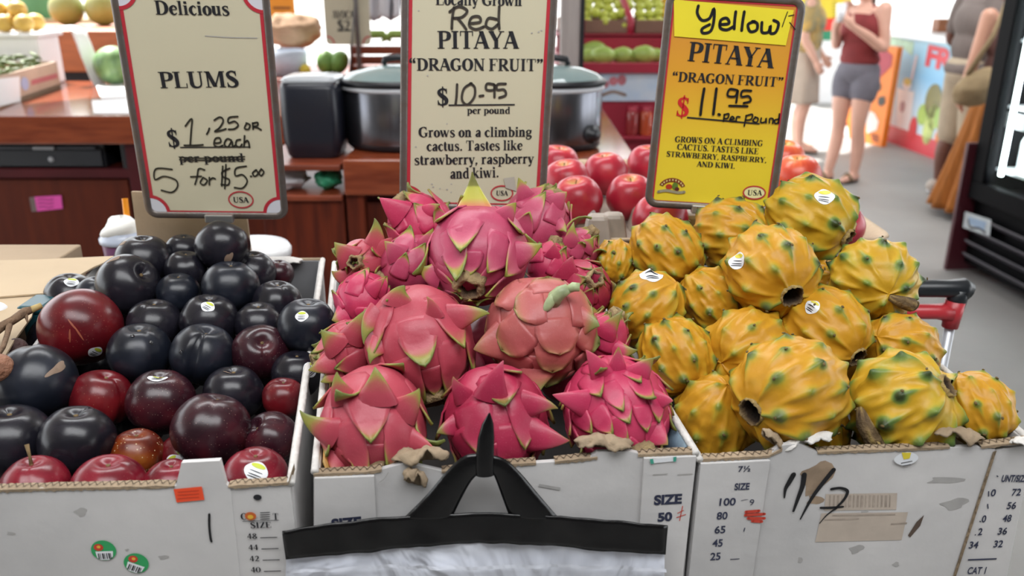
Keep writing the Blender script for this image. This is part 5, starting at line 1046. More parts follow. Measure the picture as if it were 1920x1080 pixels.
    if q['stem']:
        x, y, s = q['stem']; d = camdir(x, y, math.sqrt(1-x*x-y*y)); l = Rm.transposed() @ d; th = math.acos(l.z); ph = math.atan2(l.y, l.x); b = p+d*surf(th, ph)
        side = RT*.9-UP*.35 if q['seed'] == 6 else (RT*.75-UP*.62); side = (side-d*side.dot(d)).normalized(); m = MB()
        m.tube([b-side*.024*s-d*.004, b-side*.010*s+d*.005, b+side*.006*s+d*.008, b+side*.020*s+d*.004], [.004*s, .0085*s, .0095*s, .0045*s], 12, flat=.8, upv=d)
        n_ = len(m.v); m.g = [.55+.4*(i % 5 == 0) for i in range(n_)]; o = m.build('withered_stalk', M_husk, root, label='withered brown stalk')
        m = MB(); c = b+side*.010*s+d*.0095*s; m.lathe([(.0075*s, -.002), (.0078*s, .001), (.0055*s, .0015), (.0045*s, -.001), (.0004, -.001)], c, rot_to(d), 14); m.g = [.9]*28+[.35]*14+[.95]*28; m.build('cut_end', M_husk, o)
    if q['st']: sticker(root, p, Rm, surf, R, q['st'][:2], q['st'][2], q['st'][3], green='#d8cf4a', sq=1.05)
# ---- apples in a moulded tray behind
AP = attr_mat('apple_red', [(0, '#951c30'), (.30, '#b52c3c'), (.52, '#c4504a'), (.78, '#d08a5e'), (1, '#d4be78')], .30, 10, .14, .03, 80, .45)
AO = attr_mat('apple_orange', [(0, '#b8382c'), (.35, '#d9643c'), (.6, '#e0884a'), (.82, '#dca85a'), (1, '#d9c277')], .30, 10, .14, .03, 80, .45)
APP = []
def apple(u, v, r, label, t, z=0, st=None, kind=0): APP.append(dict(u=u, v=v, r=r, label=label, t=t+z, z=z, st=st, kind=kind))
apple(1083, 376, 47, 'front left red apple with sticker, just right of the cream dragon fruit sign', 1.50, st=(.52, -.58, .0075, -.2))
apple(1062, 342, 45, 'red apple behind the front left apple, half behind the sign edge', 1.60)
apple(1046, 310, 40, 'red apple farthest back beside the cream sign', 1.74)
apple(1135, 326, 42, 'red apple with sticker at the back between the two signs', 1.66, st=(.66, -.32, .007, 0))
apple(1182, 370, 45, 'light red apple in the middle row left of the yellow sign', 1.56)
apple(1216, 310, 40, 'dark red apple behind the top left part of the yellow sign', 1.72)
apple(1238, 412, 52, 'red apple in front under the left corner of the yellow sign', 1.48)
apple(1342, 414, 44, 'red apple glimpsed under the bottom edge of the yellow sign', 1.53)
apple(1494, 332, 44, 'orange-red apple right of the yellow sign above the pitaya', 1.60, kind=1)
apple(1468, 300, 40, 'reddish apple behind the orange-red apple', 1.78, kind=1)
apple(1574, 424, 45, 'red apple peeking out right of the topmost pitaya', 1.62)
for q in APP:      # each apple rests on the tray's floor
    q['t'] = (EYE.z-1.1575)/(q['r']*.95/FPX - ray(q['u'], q['v']).z); q['R'] = q['r']*q['t']/FPX; q['p'] = F(q['u'], q['v'], q['t'])
def apple_rad(R, s):
    off = Vector((s*2.1, s, 0))
    def rad(th, ph):
        c = 1-.34*math.exp(-(th/.30)**2)-.16*math.exp(-((PI-th)/.28)**2)+.05*math.sin(th)**4+.04*math.exp(-((th-.75)/.35)**2)
        return R*.97*c*(1+.02*math.cos(5*ph)*math.exp(-((PI-th)/.7)**2)+.03*mnoise.noise(sdir(th, ph)+off))
    return rad
for i, q in enumerate(APP):
    R, p = q['R'], q['p']; rng = random.Random(i+200); Rm = rot_to(Vector((rng.uniform(-.18, .18), rng.uniform(-.2, 0), 1)), i); rad = apple_rad(R, i+1); off = Vector((i*3, 0, 0))
    root = thing('apple', q['label'], 'apple', p-Vector((0, 0, R)))
    rows = sphere_rows(None, 48, 36); m = MB()
    m.grid([[p+Rm @ sdir(th, ph)*rad(th, ph) for th, ph in r] for r in rows], 0, True, [[max(.02, min(1, .06+.88*math.exp(-(th/.42)**2)+.38*max(0, mnoise.noise(sdir(th, ph)*1.3+off)+.1)+.2*mnoise.noise(Vector((math.cos(ph)*7, math.sin(ph)*7, th*.6))+off)*math.exp(-((th-.5)/.5)**2))) for th, ph in r] for r in rows])
    m.build('flesh', AO if q['kind'] else AP, root)
    c = p+Rm @ Vector((0, 0, rad(.01, 0))); m = MB(); m.tube([c-Vector((0, 0, .002)), c+Rm @ Vector((.001, 0, .006)), c+Rm @ Vector((.003, 0, .011))], [.0012, .001, .0014], 8); m.build('stalk', M_stem, root)
    if q['st']: sticker(root, p, Rm, rad, R, q['st'][:2], q['st'][2], q['st'][3], green='#c9ccd0')
# apple display: a stepped stand, the moulded pulp tray, and the pulp humps between the apples
# ------------------------------------------------------------------ just behind the fruit
M_wood = mat('red_wood', '#6d2f1e', .38, .30, 5, stretch=(1, 6, 6), col2='#8c4228')
M_wooddk = mat('dark_red_wood', '#4e1c12', .6, .30, 4, stretch=(8, 8, 1), col2='#6a2a15', spec=.2)
M_maroon = mat('maroon_wood', '#48151a', .6, .2, 5, spec=.2)
M_dark = mat('dark_plastic', '#14161c', .4, .15, 12)
M_board = mat('plain_carton', '#a08c74', .85, .10, 6, bump=.15, bscale=50)
M_paper = mat('kraft_paper', '#b8a386', .75, .08, 4, bump=.25, bscale=9)
M_wplast = mat('white_plastic', '#e4e6ea', .3, .03)
M_wbright = mat('white_foam', '#f1f3f6', .6, .02)
M_teal = mat('teal_plastic', '#0f4650', .35, .15)
def simple(name, label, cat, mb, m, group=None, **kw): return tag(mb.build(name, m, None, **kw), label, cat, group)
# apples' stand and tray
root = thing('display_stand', 'dark wooden box stand carrying the tray of red apples', 'stand', (.355, 1.76, 0)); m = MB(); m.box((.345, 1.76, .574), (.46, .50, 1.146)); m.build('stand_box', mat('dark_table', '#3d2a22', .5, .2), root, smooth=False, bevel=.004)
root = thing('apple_tray', 'beige moulded pulp tray holding the red apples', 'tray', (.355, 1.76, 1.15)); m = MB()
x0, x1, y0, y1 = .075, .635, 1.405, 2.04

m = MB(); loops = []
for k, (g, z) in enumerate(((-.008, 1.150), (-.002, 1.170), (.008, 1.182), (.016, 1.185), (.018, 1.181), (.010, 1.176), (-.004, 1.160))):
    loops.append([Vector((a, b, z)) for a, b in rrect(x0-g, y0-g, x1+g, y1+g, .04, 5)])
m.grid(loops, 0, True); m.build('tray_rim', mat('pulp_beige', '#b7a288', .7, .1, 20, bump=.2, bscale=90), root)
for u, v, t in ((1150, 412, 1.47), (1205, 400, 1.60), (1105, 390, 1.62), (1120, 415, 1.44), (1290, 412, 1.50)):
    c = F(u, v, t); m = MB(); hgt = max(.045, c.z-1.145+.008); m.hexa([Vector((c.x+a*.028, c.y+b*.026, 1.150)) for a, b in ((-1, -1), (1, -1), (1, 1), (-1, 1))], [Vector((c.x+a*.017, c.y+b*.014, 1.150+hgt)) for a, b in ((-1, -1), (1, -1), (1, 1), (-1, 1))])
    m.build('tray_hump', mat('pulp_grey', '#8f8378', .45, .12, 30), root, smooth=False, bevel=.008)
m = MB(); m.box(((x0+x1)/2, (y0+y1)/2, 1.152), (x1-x0+.01, y1-y0+.01, .006)); m.build('tray_floor', MATS['pulp_grey'], root, smooth=False)
# cardboard sheet, cup and bowl behind the plums
a, b = F(258, 490, 1.50), F(474, 500, 1.50); zt_ = F(360, 356, 1.50).z
root_ = MB(); k = Vector((0, .006, 0)); root_.hexa([Vector((a.x, a.y, ZB)), Vector((b.x, a.y, ZB)), Vector((b.x, a.y, ZB))+k, Vector((a.x, a.y, ZB))+k], [Vector((a.x-.006, a.y+.03, zt_)), Vector((b.x-.012, a.y+.03, zt_-.008)), Vector((b.x-.012, a.y+.03, zt_-.008))+k, Vector((a.x-.006, a.y+.03, zt_))+k])
simple('cardboard_sheet', 'plain brown cardboard sheet standing behind the plum sign', 'cardboard', root_, M_board, smooth=False)
c = F(236, 470, 1.60); CH = max(.05, F(236, 470, 1.60).z-ZB-.07); c.z = ZB
root = thing('drink_cup', 'plastic cup with whipped topping and orange straw behind the plums', 'cup', c)
m = MB(); m.lathe([(.0005, 0), (.028, 0), (.039, CH+.085), (.040, CH+.09)], c, None, 28); m.build('cup', mat('plum_drink', '#8a5a86', .3, .2), root); c = c+Vector((0, 0, CH))
m = MB(); m.lathe([(.040, .088), (.043, .090), (.043, .098), (.038, .104), (.036, .110)], c, None, 28); m.build('rim', mat('lid_blue', '#c5cfe2', .2, .05), root)
m = MB(); m.ell(c+Vector((0, 0, .108)), (.036, .036, .028), None, 20, 14, fn=lambda th, ph: 1+.12*math.sin(4*th+2*ph)); m.build('whipped_topping', mat('cream_white', '#e2e2de', .5, .04), root)
m = MB(); s0 = F(243, 450, 1.60); s1 = F(234, 372, 1.585); m.tube([s0, s1], .0056, 10, caps=False); m.build('straw', mat('straw_orange', '#f0971c', .4, .05), root)
c = F(468, 478, 1.62); zb = c.z; c.z = ZB; h = zb-ZB
m = MB(); m.lathe([(.0005, 0), (.055, 0), (.068, h*.7), (.074, h*.95), (.078, h), (.079, h+.010), (.074, h+.018), (.04, h+.026), (.0005, h+.028)], c, None, 36)
simple('white_tub', 'white lidded plastic tub behind the plum carton', 'tub', m, M_wplast)
# carton under brown paper at the left
root = thing('covered_carton', 'carton under brown paper at the far left', 'box', (-1.02, 1.16, ZB)); m = MB(); m.hexa([(-1.3, .90, ZB), (-.77, .94, ZB), (-.77, 1.46, ZB), (-1.3, 1.46, ZB)], [(-1.3, .90, 1.152), (-.77, .94, 1.152), (-.77, 1.46, 1.152), (-1.3, 1.46, 1.152)]); m.build('carton_body', M_board, root, smooth=False, bevel=.003)
def paper(label, pxs, z, m_):
    pts = [G(u, v, z) for u, v in pxs]; m = MB(); m.hexa(pts, [p+Vector((0, 0, .0025)) for p in pts]); return simple('kraft_paper', label, 'paper', m, m_, smooth=False)
paper('front sheet of brown kraft paper under the twig at the left', [(-260, 770), (-10, 705), (28, 640), (60, 596), (70, 556), (-180, 566)], 1.1535, M_paper)
paper('rear sheet of brown kraft paper at the left behind the plums', [(-180, 572), (90, 552), (176, 503), (226, 482), (70, 489), (-160, 494)], 1.157, M_paper)
m = MB(); c = G(62, 558, 1.10); m.box((-.688, 1.16, (ZB+1.150)/2), (.034, .05, 1.150-ZB)); root = thing('plastic_crate', 'dark teal plastic crate squeezed behind the wine-red plum', 'crate', (-.688, 1.16, ZB)); m.build('crate_body', M_teal, root, smooth=False, bevel=.006)
m = MB(); m.box((-.688, 1.16, 1.153), (.040, .056, .012)); m.build('crate_rim', M_teal, root, smooth=False, bevel=.005)
root = thing('twig', 'brown twig with cut pale end lying at the left edge', 'twig', G(30, 600, 1.175)); m = MB()
m.tube([G(-30, 640, 1.172), G(0, 614, 1.175), G(25, 600, 1.18), G(48, 584, 1.18), G(58, 581, 1.18)], [.006, .0062, .0055, .0062, .0050], 10); m.tube([G(20, 600, 1.178), G(14, 626, 1.172), G(6, 650, 1.168), G(-8, 672, 1.165)], [.0045, .0035, .0033, .003], 8); m.tube([G(48, 590, 1.178), G(52, 606, 1.172)], [.003, .0006], 8)
m.build('bark', mat('bark', '#6d5642', .85, .3, 60, bump=.5, bscale=120), root); m = MB(); m.tube([G(57, 581.5, 1.18), G(77, 573, 1.182)], [.0048, .0042], 10); m.build('cut_end', mat('cut_wood', '#b8a068', .7, .1), root, label='pale cut twig end')
def ball(name, label, cat, u, v, t, r, m_, group=None, sq=1, fn=None):
    c = F(u, v, t); m = MB(); m.ell(c, (r, r*sq, r), None, 24, 16, fn=fn); return simple(name, label, cat, m, m_, group)
ball('lychee', 'small brown round fruit at the left edge under the twig', 'fruit', -2, 690, 1.02, .017, mat('lychee_brown', '#8a5f48', .7, .25, 60, bump=.6, bscale=120))
ball('garlic_bulb', 'pale bulb at the left edge above the twig', 'garlic', -6, 588, 1.22, .017, M_wplast)
ball('lychee', 'dark brown round fruit behind the left plum carton wall', 'fruit', 30, 655, 1.12, .015, mat('lychee_dark', '#4a3330', .7, .25, 60, bump=.6, bscale=120))
# trolley behind the right carton
x0_, x1_, y_ = .600, F(1812, 540, 1.47).x, F(1800, 540, 1.47).y; zz = F(1800, 541, 1.47).z
root = thing('hand_trolley', 'folding trolley with black and red grip bars behind the pitaya', 'trolley', ((x0_+x1_)/2, y_+.06, 0))
zz2 = F(1800, 596, 1.46).z; xr = x1_-.02
m = MB(); m.tube([(x0_+.02, y_, zz), (x1_-.03, y_, zz), (x1_-.008, y_, zz), (x1_+.004, y_, zz-.006)], [.0145, .0155, .019, .017], 14); m.tube([(x1_-.012, y_, zz), (x1_-.013, y_, zz-.034)], [.019, .015], 14); m.build('upper_grip', mat('grip_black', '#1b1f24', .35, .1), root, label='black grip bar')
m = MB(); m.tube([(x0_+.02, y_, zz2+.001), (xr-.025, y_, zz2+.001), (xr, y_, zz2)], [.0125, .0135, .018], 14); m.tube([(xr+.006, y_, zz2+.022), (xr+.004, y_, zz2-.028)], [.017, .0135], 14); m.build('lower_grip', mat('grip_red', '#b5323a', .35, .08), root, label='red grip bar')
for x in (x0_+.03, xr+.004):
    m = MB(); m.tube([(x, y_, zz-.02), (x, y_, .16)], .0085, 12); m.build('tube', mat('tube_silver', '#b9bcc2', .35, .06, metallic=.35), root, label='silver tube')
m = MB(); m.box(((x0_+x1_)/2, y_+.12, .15), (x1_-x0_+.02, .30, .02)); m.build('platform', MATS['grip_black'], root, smooth=False, bevel=.004)
for x in (x0_, x1_):
    m = MB(); m.tube([(x-.015, y_+.02, .07), (x+.015, y_+.02, .07)], .07, 24); m.build('wheel', MATS['grip_black'], root, bevel=.004)
# ------------------------------------------------------------------ counters
ZC = 1.07
def counter(name, label, x0, x1, y0, y1, slab=.115):
    root = thing(name, label, 'counter', ((x0+x1)/2, (y0+y1)/2, 0)); m = MB(); m.box(((x0+x1)/2, (y0+y1)/2, ZC-slab/2), (x1-x0, y1-y0, slab)); m.build('counter_top', mat('counter_wood', '#7a3520', .13, .25, 5, stretch=(1, 8, 8), col2='#91492c'), root, smooth=False, bevel=.005); return root
L_ = counter('counter', 'long red wood counter at the left with a pink note on it', -4.2, -.80, 3.5, 4.75)
def bx(root, name, x0, x1, y0, y1, z0, z1, m_, bev=.003, label=None):
    m = MB(); m.box(((x0+x1)/2, (y0+y1)/2, (z0+z1)/2), (x1-x0, y1-y0, z1-z0)); return m.build(name, m_, root, smooth=False, bevel=bev, label=label)
bx(L_, 'carcass', -4.1, -.9, 3.62, 4.65, .02, .84, M_wooddk); bx(L_, 'shelf_back', -4.1, -1.62, 4.0, 4.03, .84, .955, M_maroon)
bx(L_, 'post', -1.615, -1.525, 3.54, 3.64, .0, .955, M_maroon); bx(L_, 'rail', -4.1, -1.62, 3.56, 3.64, .80, .84, M_maroon)
for x0, x1 in ((-4.05, -2.75), (-2.70, -1.64), (-1.50, -.93)): bx(L_, 'cabinet_door', x0, x1, 3.58, 3.615, .06, .79 if x1 < -1.6 else .93, mat('door_wood', '#6e2c15', .6, .35, 3, stretch=(9, 9, 1), col2='#4a190c', spec=.2), .004)
bx(L_, 'shelf_side', -1.64, -1.62, 3.56, 4.0, .84, .955, M_dark)
root = thing('cash_drawer', 'black cash drawer under the left counter top', 'cash drawer', (-1.95, 3.75, .842)); bx(root, 'drawer_body', -2.35, -1.72, 3.585, 3.98, .842, .945, M_dark, .004)
bx(root, 'drawer_front', -2.34, -1.73, 3.57, 3.586, .848, .918, mat('drawer_black', '#171a22', .5, .1), .003); bx(root, 'slot', -2.34, -1.75, 3.568, 3.584, .922, .930, mat('slot_grey', '#4c4f58', .4), .001)
bx(root, 'slot_plate', -2.01, -1.92, 3.560, 3.570, .920, .934, mat('plate_grey', '#9c9ea3', .4), .002); m = MB(); m.lathe([(.0005, .004), (.010, .004), (.012, 0)], (-1.945, 3.569, .878), Matrix.Rotation(PI/2, 3, 'X'), 16); m.build('lock', MATS['plate_grey'], root)
fc = Face((-1.9, 3.577, .6), (1, 0, 0), (0, 0, 1)); m = MB(); fc.poly(m, [(65, 369), (115, 366), (118, 391), (70, 396)], .002); nt_ = m.build('sticky_note', mat('pink_note', '#d84aa4', .6, .05), L_, smooth=False, label='bright pink note')
m = MB(); fc.poly(m, [(55, 370), (66, 369), (71, 396), (60, 397)], .0015); m.build('tape', mat('tape_dull', '#6b5a58', .3), L_, smooth=False)
m = MB()
for k in range(3): fc.pen(m, [(72+k, 374+k*7), (82, 373+k*7), (92, 375+k*7), (100, 373+k*7)], 2.2, .003)
m.build('note_writing', mat('note_ink', '#8a1f63', .6), nt_, smooth=False)
R2 = counter('counter', 'red wood counter in the middle under the two slow cookers', -.526, .39, 2.62, 3.75)
bx(R2, 'carcass', -.49, .35, 2.70, 3.70, .02, .955, M_maroon)
for x0, x1 in ((-.47, -.08), (-.04, .33)): bx(R2, 'cabinet_door', x0, x1, 2.675, 2.70, .06, .92, M_wooddk, .004)
bx(R2, 'post', -.526, -.47, 2.64, 2.70, .0, .955, M_wooddk)
root = thing('side_shelf', 'narrow wooden shelf unit between the counters under the black bin', 'shelf', (-.665, 2.80, 0))
for z in (1.052, .955): bx(root, 'shelf_board', -.795, -.535, 2.62, 3.0, z-.018, z, M_wood)
for x in (-.785, -.545): bx(root, 'side_panel', x-.01, x+.01, 2.90, 3.0, 0, 1.04, M_wooddk)
bx(root, 'front_panel', -.795, -.535, 2.64, 2.66, .0, .937, M_wooddk)
def crumple(name, label, cat, c, r, seed, m_, amp=.5):
    off = Vector((seed*3.3, 1, 2)); m = MB(); m.ell(c, r, None, 28, 18, fn=lambda th, ph: 1+amp*mnoise.noise(sdir(th, ph)*2.2+off)); return simple(name, label, cat, m, m_)
crumple('plastic_bag', 'crumpled clear plastic bag under the black bin', 'bag', (-.72, 2.72, .990), (.06, .06, .032), 3, mat('bag_grey', '#b5b3b8', .3, .1), .3)
crumple('plastic_bag', 'crumpled green plastic bag under the black bin', 'bag', (-.595, 2.72, .990), (.045, .06, .032), 5, mat('bag_green', '#2f8a66', .4, .15), .3)
# black bin
c = G(594, 300, 1.052); c.y += .1; c.x -= .016
root = thing('black_bin', 'tall rounded black plastic bin left of the slow cooker', 'bin', c); W_ = .095; H_ = .235
m = MB(); prof = [(.80, 0), (.88, .01), (.98, .06), (1.0, H_*.6), (.97, H_*.93), (.92, H_), (.80, H_+.006), (.01, H_+.006)]
rows = [[c+Vector((x, y, z)) for x, y in rrect(-W_*k, -W_*k, W_*k, W_*k, .035*k, 5)] for k, z in prof]; m.grid(rows, 0, True); m.build('bin_body', mat('bin_black', '#181b26', .32, .1), root)
m = MB(); m.grid([[c+Vector((x, y, z)) for x, y in rrect(-W_*k, -W_*k, W_*k, W_*k, .03*k, 5)] for k, z in ((.90, H_+.004), (.92, H_+.012), (.80, H_+.020), (.01, H_+.022))], 0, True); m.build('bin_lid', mat('lid_grey', '#a5a9ae', .2, .08), root, label='pale grey lid')
# slow cookers
M_chrome = mat('brushed_steel', '#74757c', .24, .14, 4, metallic=.95, stretch=(20, 20, .5))
def cooker(label, u, hw, t, knob=True):
    c = G(u, 288, ZC); c = EYE+(c-EYE)*1.0; s = hw*t/FPX; c = Vector(((u-960)/FPX*t, c.y+s*.75, ZC)); root = thing('slow_cooker', label, 'slow cooker', c); n = 48; sy = .78
    m = MB(); m.lathe([(.0005, .0), (s*.9, .0), (s*.97, .012), (s*.97, .022)], c, None, n, sy=sy); m.build('base', M_dark, root)
    m = MB(); m.lathe([(s*.965, .020), (s*.985, .03), (s*.985, .185), (s*.97, .190)], c, None, n, sy=sy); m.build('body', M_chrome, root, label='brushed steel body')
    m = MB(); m.lathe([(s*.96, .186), (s*1.02, .190), (s*1.03, .199), (s*.98, .204), (s*.9, .202)], c, None, n, sy=sy); m.build('rim', mat('crock_white', '#c9ccd2', .25, .03), root)
    m = MB(); m.lathe([(s*.99, .203), (s*1.06, .206), (s*1.06, .218), (s*1.0, .224)], c, None, n, sy=sy); m.build('lid_rim', M_dark, root)
    m = MB(); m.lathe([(s*1.0, .222), (s*.85, .240), (s*.55, .256), (s*.2, .264), (.0005, .265)], c, None, n, sy=sy); m.build('lid', mat('lid_glass', '#8fa3a3', .06, .08, trans=.35), root)
    m = MB(); m.tube([c+Vector((-.045, 0, .264)), c+Vector((-.040, 0, .282)), c+Vector((0, 0, .288)), c+Vector((.040, 0, .282)), c+Vector((.045, 0, .264))], [.010, .011, .011, .011, .010], 12); m.build('lid_handle', M_dark, root)
    for sg in ((-1, 1) if u < 900 else (-1,)): m = MB(); m.box(c+Vector((sg*(s*.985+.016), 0, .135)), (.036, .075, .055)); m.build('handle', M_dark, root, bevel=.010)
    if knob:
        a = -1.02 if u < 900 else -.72; d = Vector((math.cos(a), math.sin(a)*sy, 0)); p = c+d*s*.985+Vector((0, 0, .055)); d = Vector((math.cos(a), math.sin(a)/sy, 0)).normalized()
        m = MB(); m.lathe([(.030, -.004), (.030, .010), (.018, .012), (.018, .026), (.0005, .027)], p, rot_to(d), 24); m.build('control_knob', M_dark, root)
    return root
cooker('steel slow cooker with glass lid left of the red pitaya sign', 748, 104, 2.80)
cooker('steel slow cooker with black control knob right of the red pitaya sign', 1036, 90, 2.86)
# things on and behind the left counter
def G2(u, v): return G(u, v, ZC)
root = thing('produce_box', 'cardboard box of green okra on the left counter', 'box', (-2.6, 4.08, ZC)); pts = [(-2.20, 3.70), (-2.31, 4.46), (-3.0, 4.46), (-3.0, 3.70)]
for a, b in ((0, 1), (1, 2), (2, 3), (3, 0)):
    p, q = pts[a], pts[b]; m = MB(); wall(m, Vector((*p, 1.20)), Vector((*q, 1.20)), Vector((-2.65-(p[0]+q[0])/2, 4.08-(p[1]+q[1])/2, 0)), .01, ZC); m.build('box_wall', mat('box_print', '#bda692', .7, .12, 6), root, smooth=False)
m = MB(); m.hexa([(*p, ZC) for p in pts], [(*p, ZC+.02) for p in pts]); m.build('box_bottom', M_board, root, smooth=False)
fc = Face((*pts[0], ZC), Vector((pts[1][0]-pts[0][0], pts[1][1]-pts[0][1], 0)), (0, 0, 1)); m = MB(); fc.poly(m, [(-8, 148), (36, 143), (38, 190), (-8, 201)], .002); m.build('white_label', M_wbright, root, smooth=False); m = MB(); fc.poly(m, [(58, 150), (106, 137), (108, 146), (58, 160)], .002); m.build('red_print', mat('print_red', '#b5646a', .6), root, smooth=False)
m = MB(); fc.disc(m, fc.px(46, 157), .045, .030, .0022); m.build('blue_print', mat('print_blue', '#a3aed0', .6), root, smooth=False)
rg = random.Random(3); m = MB()
for k in range(260):
    x, y = rg.uniform(-2.95, -2.30), rg.uniform(3.76, 4.40); z = 1.14+rg.uniform(0, .10); a = rg.uniform(0, 6.28); d = Vector((math.cos(a), math.sin(a), rg.uniform(-.3, .5)))*.035; m.tube([Vector((x, y, z))-d, Vector((x, y, z)), Vector((x, y, z))+d], [.004, .011, .003], 6)
tag(m.build('okra', mat('okra_green', '#5a6b3e', .6, .4, 30)), 'heap of dull green okra filling the cardboard box', 'vegetables', kind='stuff')
root = thing('foam_crate', 'white foam crate holding pale yellow fruit on the left counter', 'crate', (-2.85, 4.62, ZC)); bx(root, 'crate_body', -3.4, -2.42, 4.52, 4.74, ZC, 1.31, M_wbright, .01); bx(root, 'crate_lip', -3.42, -2.40, 4.50, 4.76, 1.31, 1.335, M_wbright, .01)
my = mat('fruit_pale', '#d9b45a', .45, .2, 9)
proto = None; k = 0
for ix in range(9):
    for iz, yy in ((0, 4.57), (0, 4.68), (1, 4.62)):
        c = Vector((-3.30+ix*.10+iz*.05, yy, 1.335+.045+iz*.065))
        if iz and ix == 8: continue
        if proto is None:
            m = MB(); m.ell(c, (.050, .046, .044), None, 20, 14); proto = simple('mango', 'pale yellow mango heaped in the white foam crate', 'mango', m, my, 'mangos in the foam crate'); base = proto.location.copy()-c
        else:
            o = proto.copy(); C.objects.link(o); o.location = c+base; o.rotation_euler = (0, 0, 0)
m = MB(); cl = [(-2.40, 4.30), (-2.10, 4.30)]
rows = []
for i in range(14):
    s = i/13; rows.append([Vector((-2.33+.16*s+.02*math.sin(j*.9+s*5), 4.56+.14*j/8, 1.36-.05*s-.24*max(0, s-.45)/.55*(1+.1*math.sin(j)))) for j in range(9)])
m.grid(rows); simple('white_cloth', 'white cloth hanging off the foam crate on the left counter', 'cloth', m, M_wbright, solid=.004)
m = MB(); c = F(212, 112, 4.45); c.z = ZC+.098; m.ell(c, (.10, .10, .098), None, 32, 20); simple('watermelon', 'green watermelon on the left counter beside the plum sign', 'watermelon', m, mat('watermelon', '#5c8a50', .4, .3, 6, stretch=(6, 6, 1), col2='#86ab72'))
for i, (pp, lb) in enumerate((([(172, 190), (242, 186), (244, 214), (176, 214)], 'blank white paper lying at the counter front beside the plum sign'), ([(180, 160), (232, 158), (240, 184), (190, 186)], 'white paper lying farther back on the left counter'))):
    pts = [G2(u, v)+Vector((0, 0, .001)) for u, v in pp]; m = MB(); m.hexa(pts, [p+Vector((0, 0, .003)) for p in pts]); simple('paper', lb, 'paper', m, M_wbright, smooth=False)
# wood stall behind the left counter
root = thing('fruit_stall', 'orange-brown wooden stall with round green melons behind the left counter', 'stall', (-3.2, 6.0, 0)); bx(root, 'stall_top', -4.6, -2.0, 5.7, 6.6, 1.02, 1.28, mat('orange_wood', '#a05428', .5, .25, 4, stretch=(1, 6, 6)), .01); bx(root, 'stall_base', -4.4, -2.1, 5.9, 6.5, 0, 1.02, M_dark)
for i, (u, v, r, lb) in enumerate(((128, 36, .115, 'round olive green melon on the wooden stall'), (192, 20, .115, 'round pale green melon farther right on the wooden stall'))):
    c = F(u, v, 6.0); c.z = 1.28+r-.002; m = MB(); m.ell(c, (r, r, r), None, 28, 18); simple('melon', lb, 'melon', m, mat('melon_olive', '#8d9150', .5, .15, 5))
m = MB(); c = F(75, 20, 7.2); m.lathe([(.0005, 0), (.20, 0), (.27, .36), (.28, .37), (.26, .37), (.2, .05), (.0005, .05)], Vector((c.x, c.y, 1.28)), None, 32); 
root = thing('rear_stand', 'low plain stand behind the wooden stall', 'stand', (c.x, c.y, 0)); bx(root, 'stand_body', c.x-.7, c.x+.5, c.y-.35, c.y+.35, 0, 1.28, mat('stand_tan', '#a88f68', .7, .1)); simple('plastic_basin', 'mint green plastic basin on the rear stand', 'basin', m, mat('mint_plastic', '#6fb894', .4, .08))
# table behind, with sack, bowl, signs
T_ = thing('rear_table', 'wooden table behind the counters with sacks and greens', 'table', (-.7, 5.2, 0)); bx(T_, 'table_top', -1.9, .10, 4.85, 5.7, ZC-.05, ZC, M_wood); bx(T_, 'table_base', -1.8, .05, 4.95, 5.6, 0, ZC-.05, M_wooddk)
crumple('sack', 'brown hessian sack on the rear table right of the plum sign', 'sack', F(552, 88, 5.15), (.17, .13, .10), 8, mat('sack_tan', '#9a7c60', .85, .15, 10, bump=.3), .25).location.z = ZC+.12
root = None; m = MB(); c = F(545, 130, 4.95); m.lathe([(.0005, 0), (.11, 0), (.125, .14), (.118, .14), (.1, .02), (.0005, .02)], Vector((c.x-.02, c.y, ZC)), None, 32); simple('pale_tub', 'pale blue tub on the rear table right of the plum sign', 'tub', m, mat('pale_blue', '#b6c2d2', .4, .05))
ball('lemon', 'yellow lemon beside the pale blue tub on the rear table', 'lemon', 573, 140, 4.90, .032, mat('lemon', '#d2c040', .45, .1)).location.z = ZC
for i, (u, lb) in enumerate(((612, 'green papaya on the rear table left of the avocado sign pole'), (636, 'green papaya right beside the other under the avocado sign'))):
    c = F(u, 120, 4.95); c.z = ZC+.068; m = MB(); m.ell(c, (.055, .075, .068), Matrix.Rotation(.5*i, 3, 'Y'), 24, 16); simple('papaya', lb, 'papaya', m, mat('papaya_green', '#6f9a48', .45, .2, 8))
root = thing('wooden_crate', 'red-brown wooden crate on the rear table behind the slow cooker', 'crate', (-.62, 5.2, ZC)); 
for a in range(3): bx(root, 'slat', -.92, -.40, 5.0, 5.02, ZC+.01+a*.055, ZC+.055+a*.055, M_wood)
for x in (-.91, -.41): bx(root, 'end_panel', x-.01, x+.01, 5.0, 5.35, ZC, ZC+.17, M_wood)
bx(root, 'crate_bottom', -.92, -.40, 5.0, 5.35, ZC, ZC+.012, M_wood)
for i in range(3):
    m = MB(); c = Vector((-.80+i*.13, 5.15, ZC+.19)); m.tube([c+Vector((-.09, 0, -.01)), c+Vector((-.03, 0, .03)), c+Vector((.05, 0, .03)), c+Vector((.1, 0, -.01))], [.008, .024, .024, .008], 10); simple('green_banana', ('left', 'middle', 'right')[i]+' green banana on the wooden crate behind the cooker', 'banana', m, mat('banana_green', '#8aa650', .5, .15))
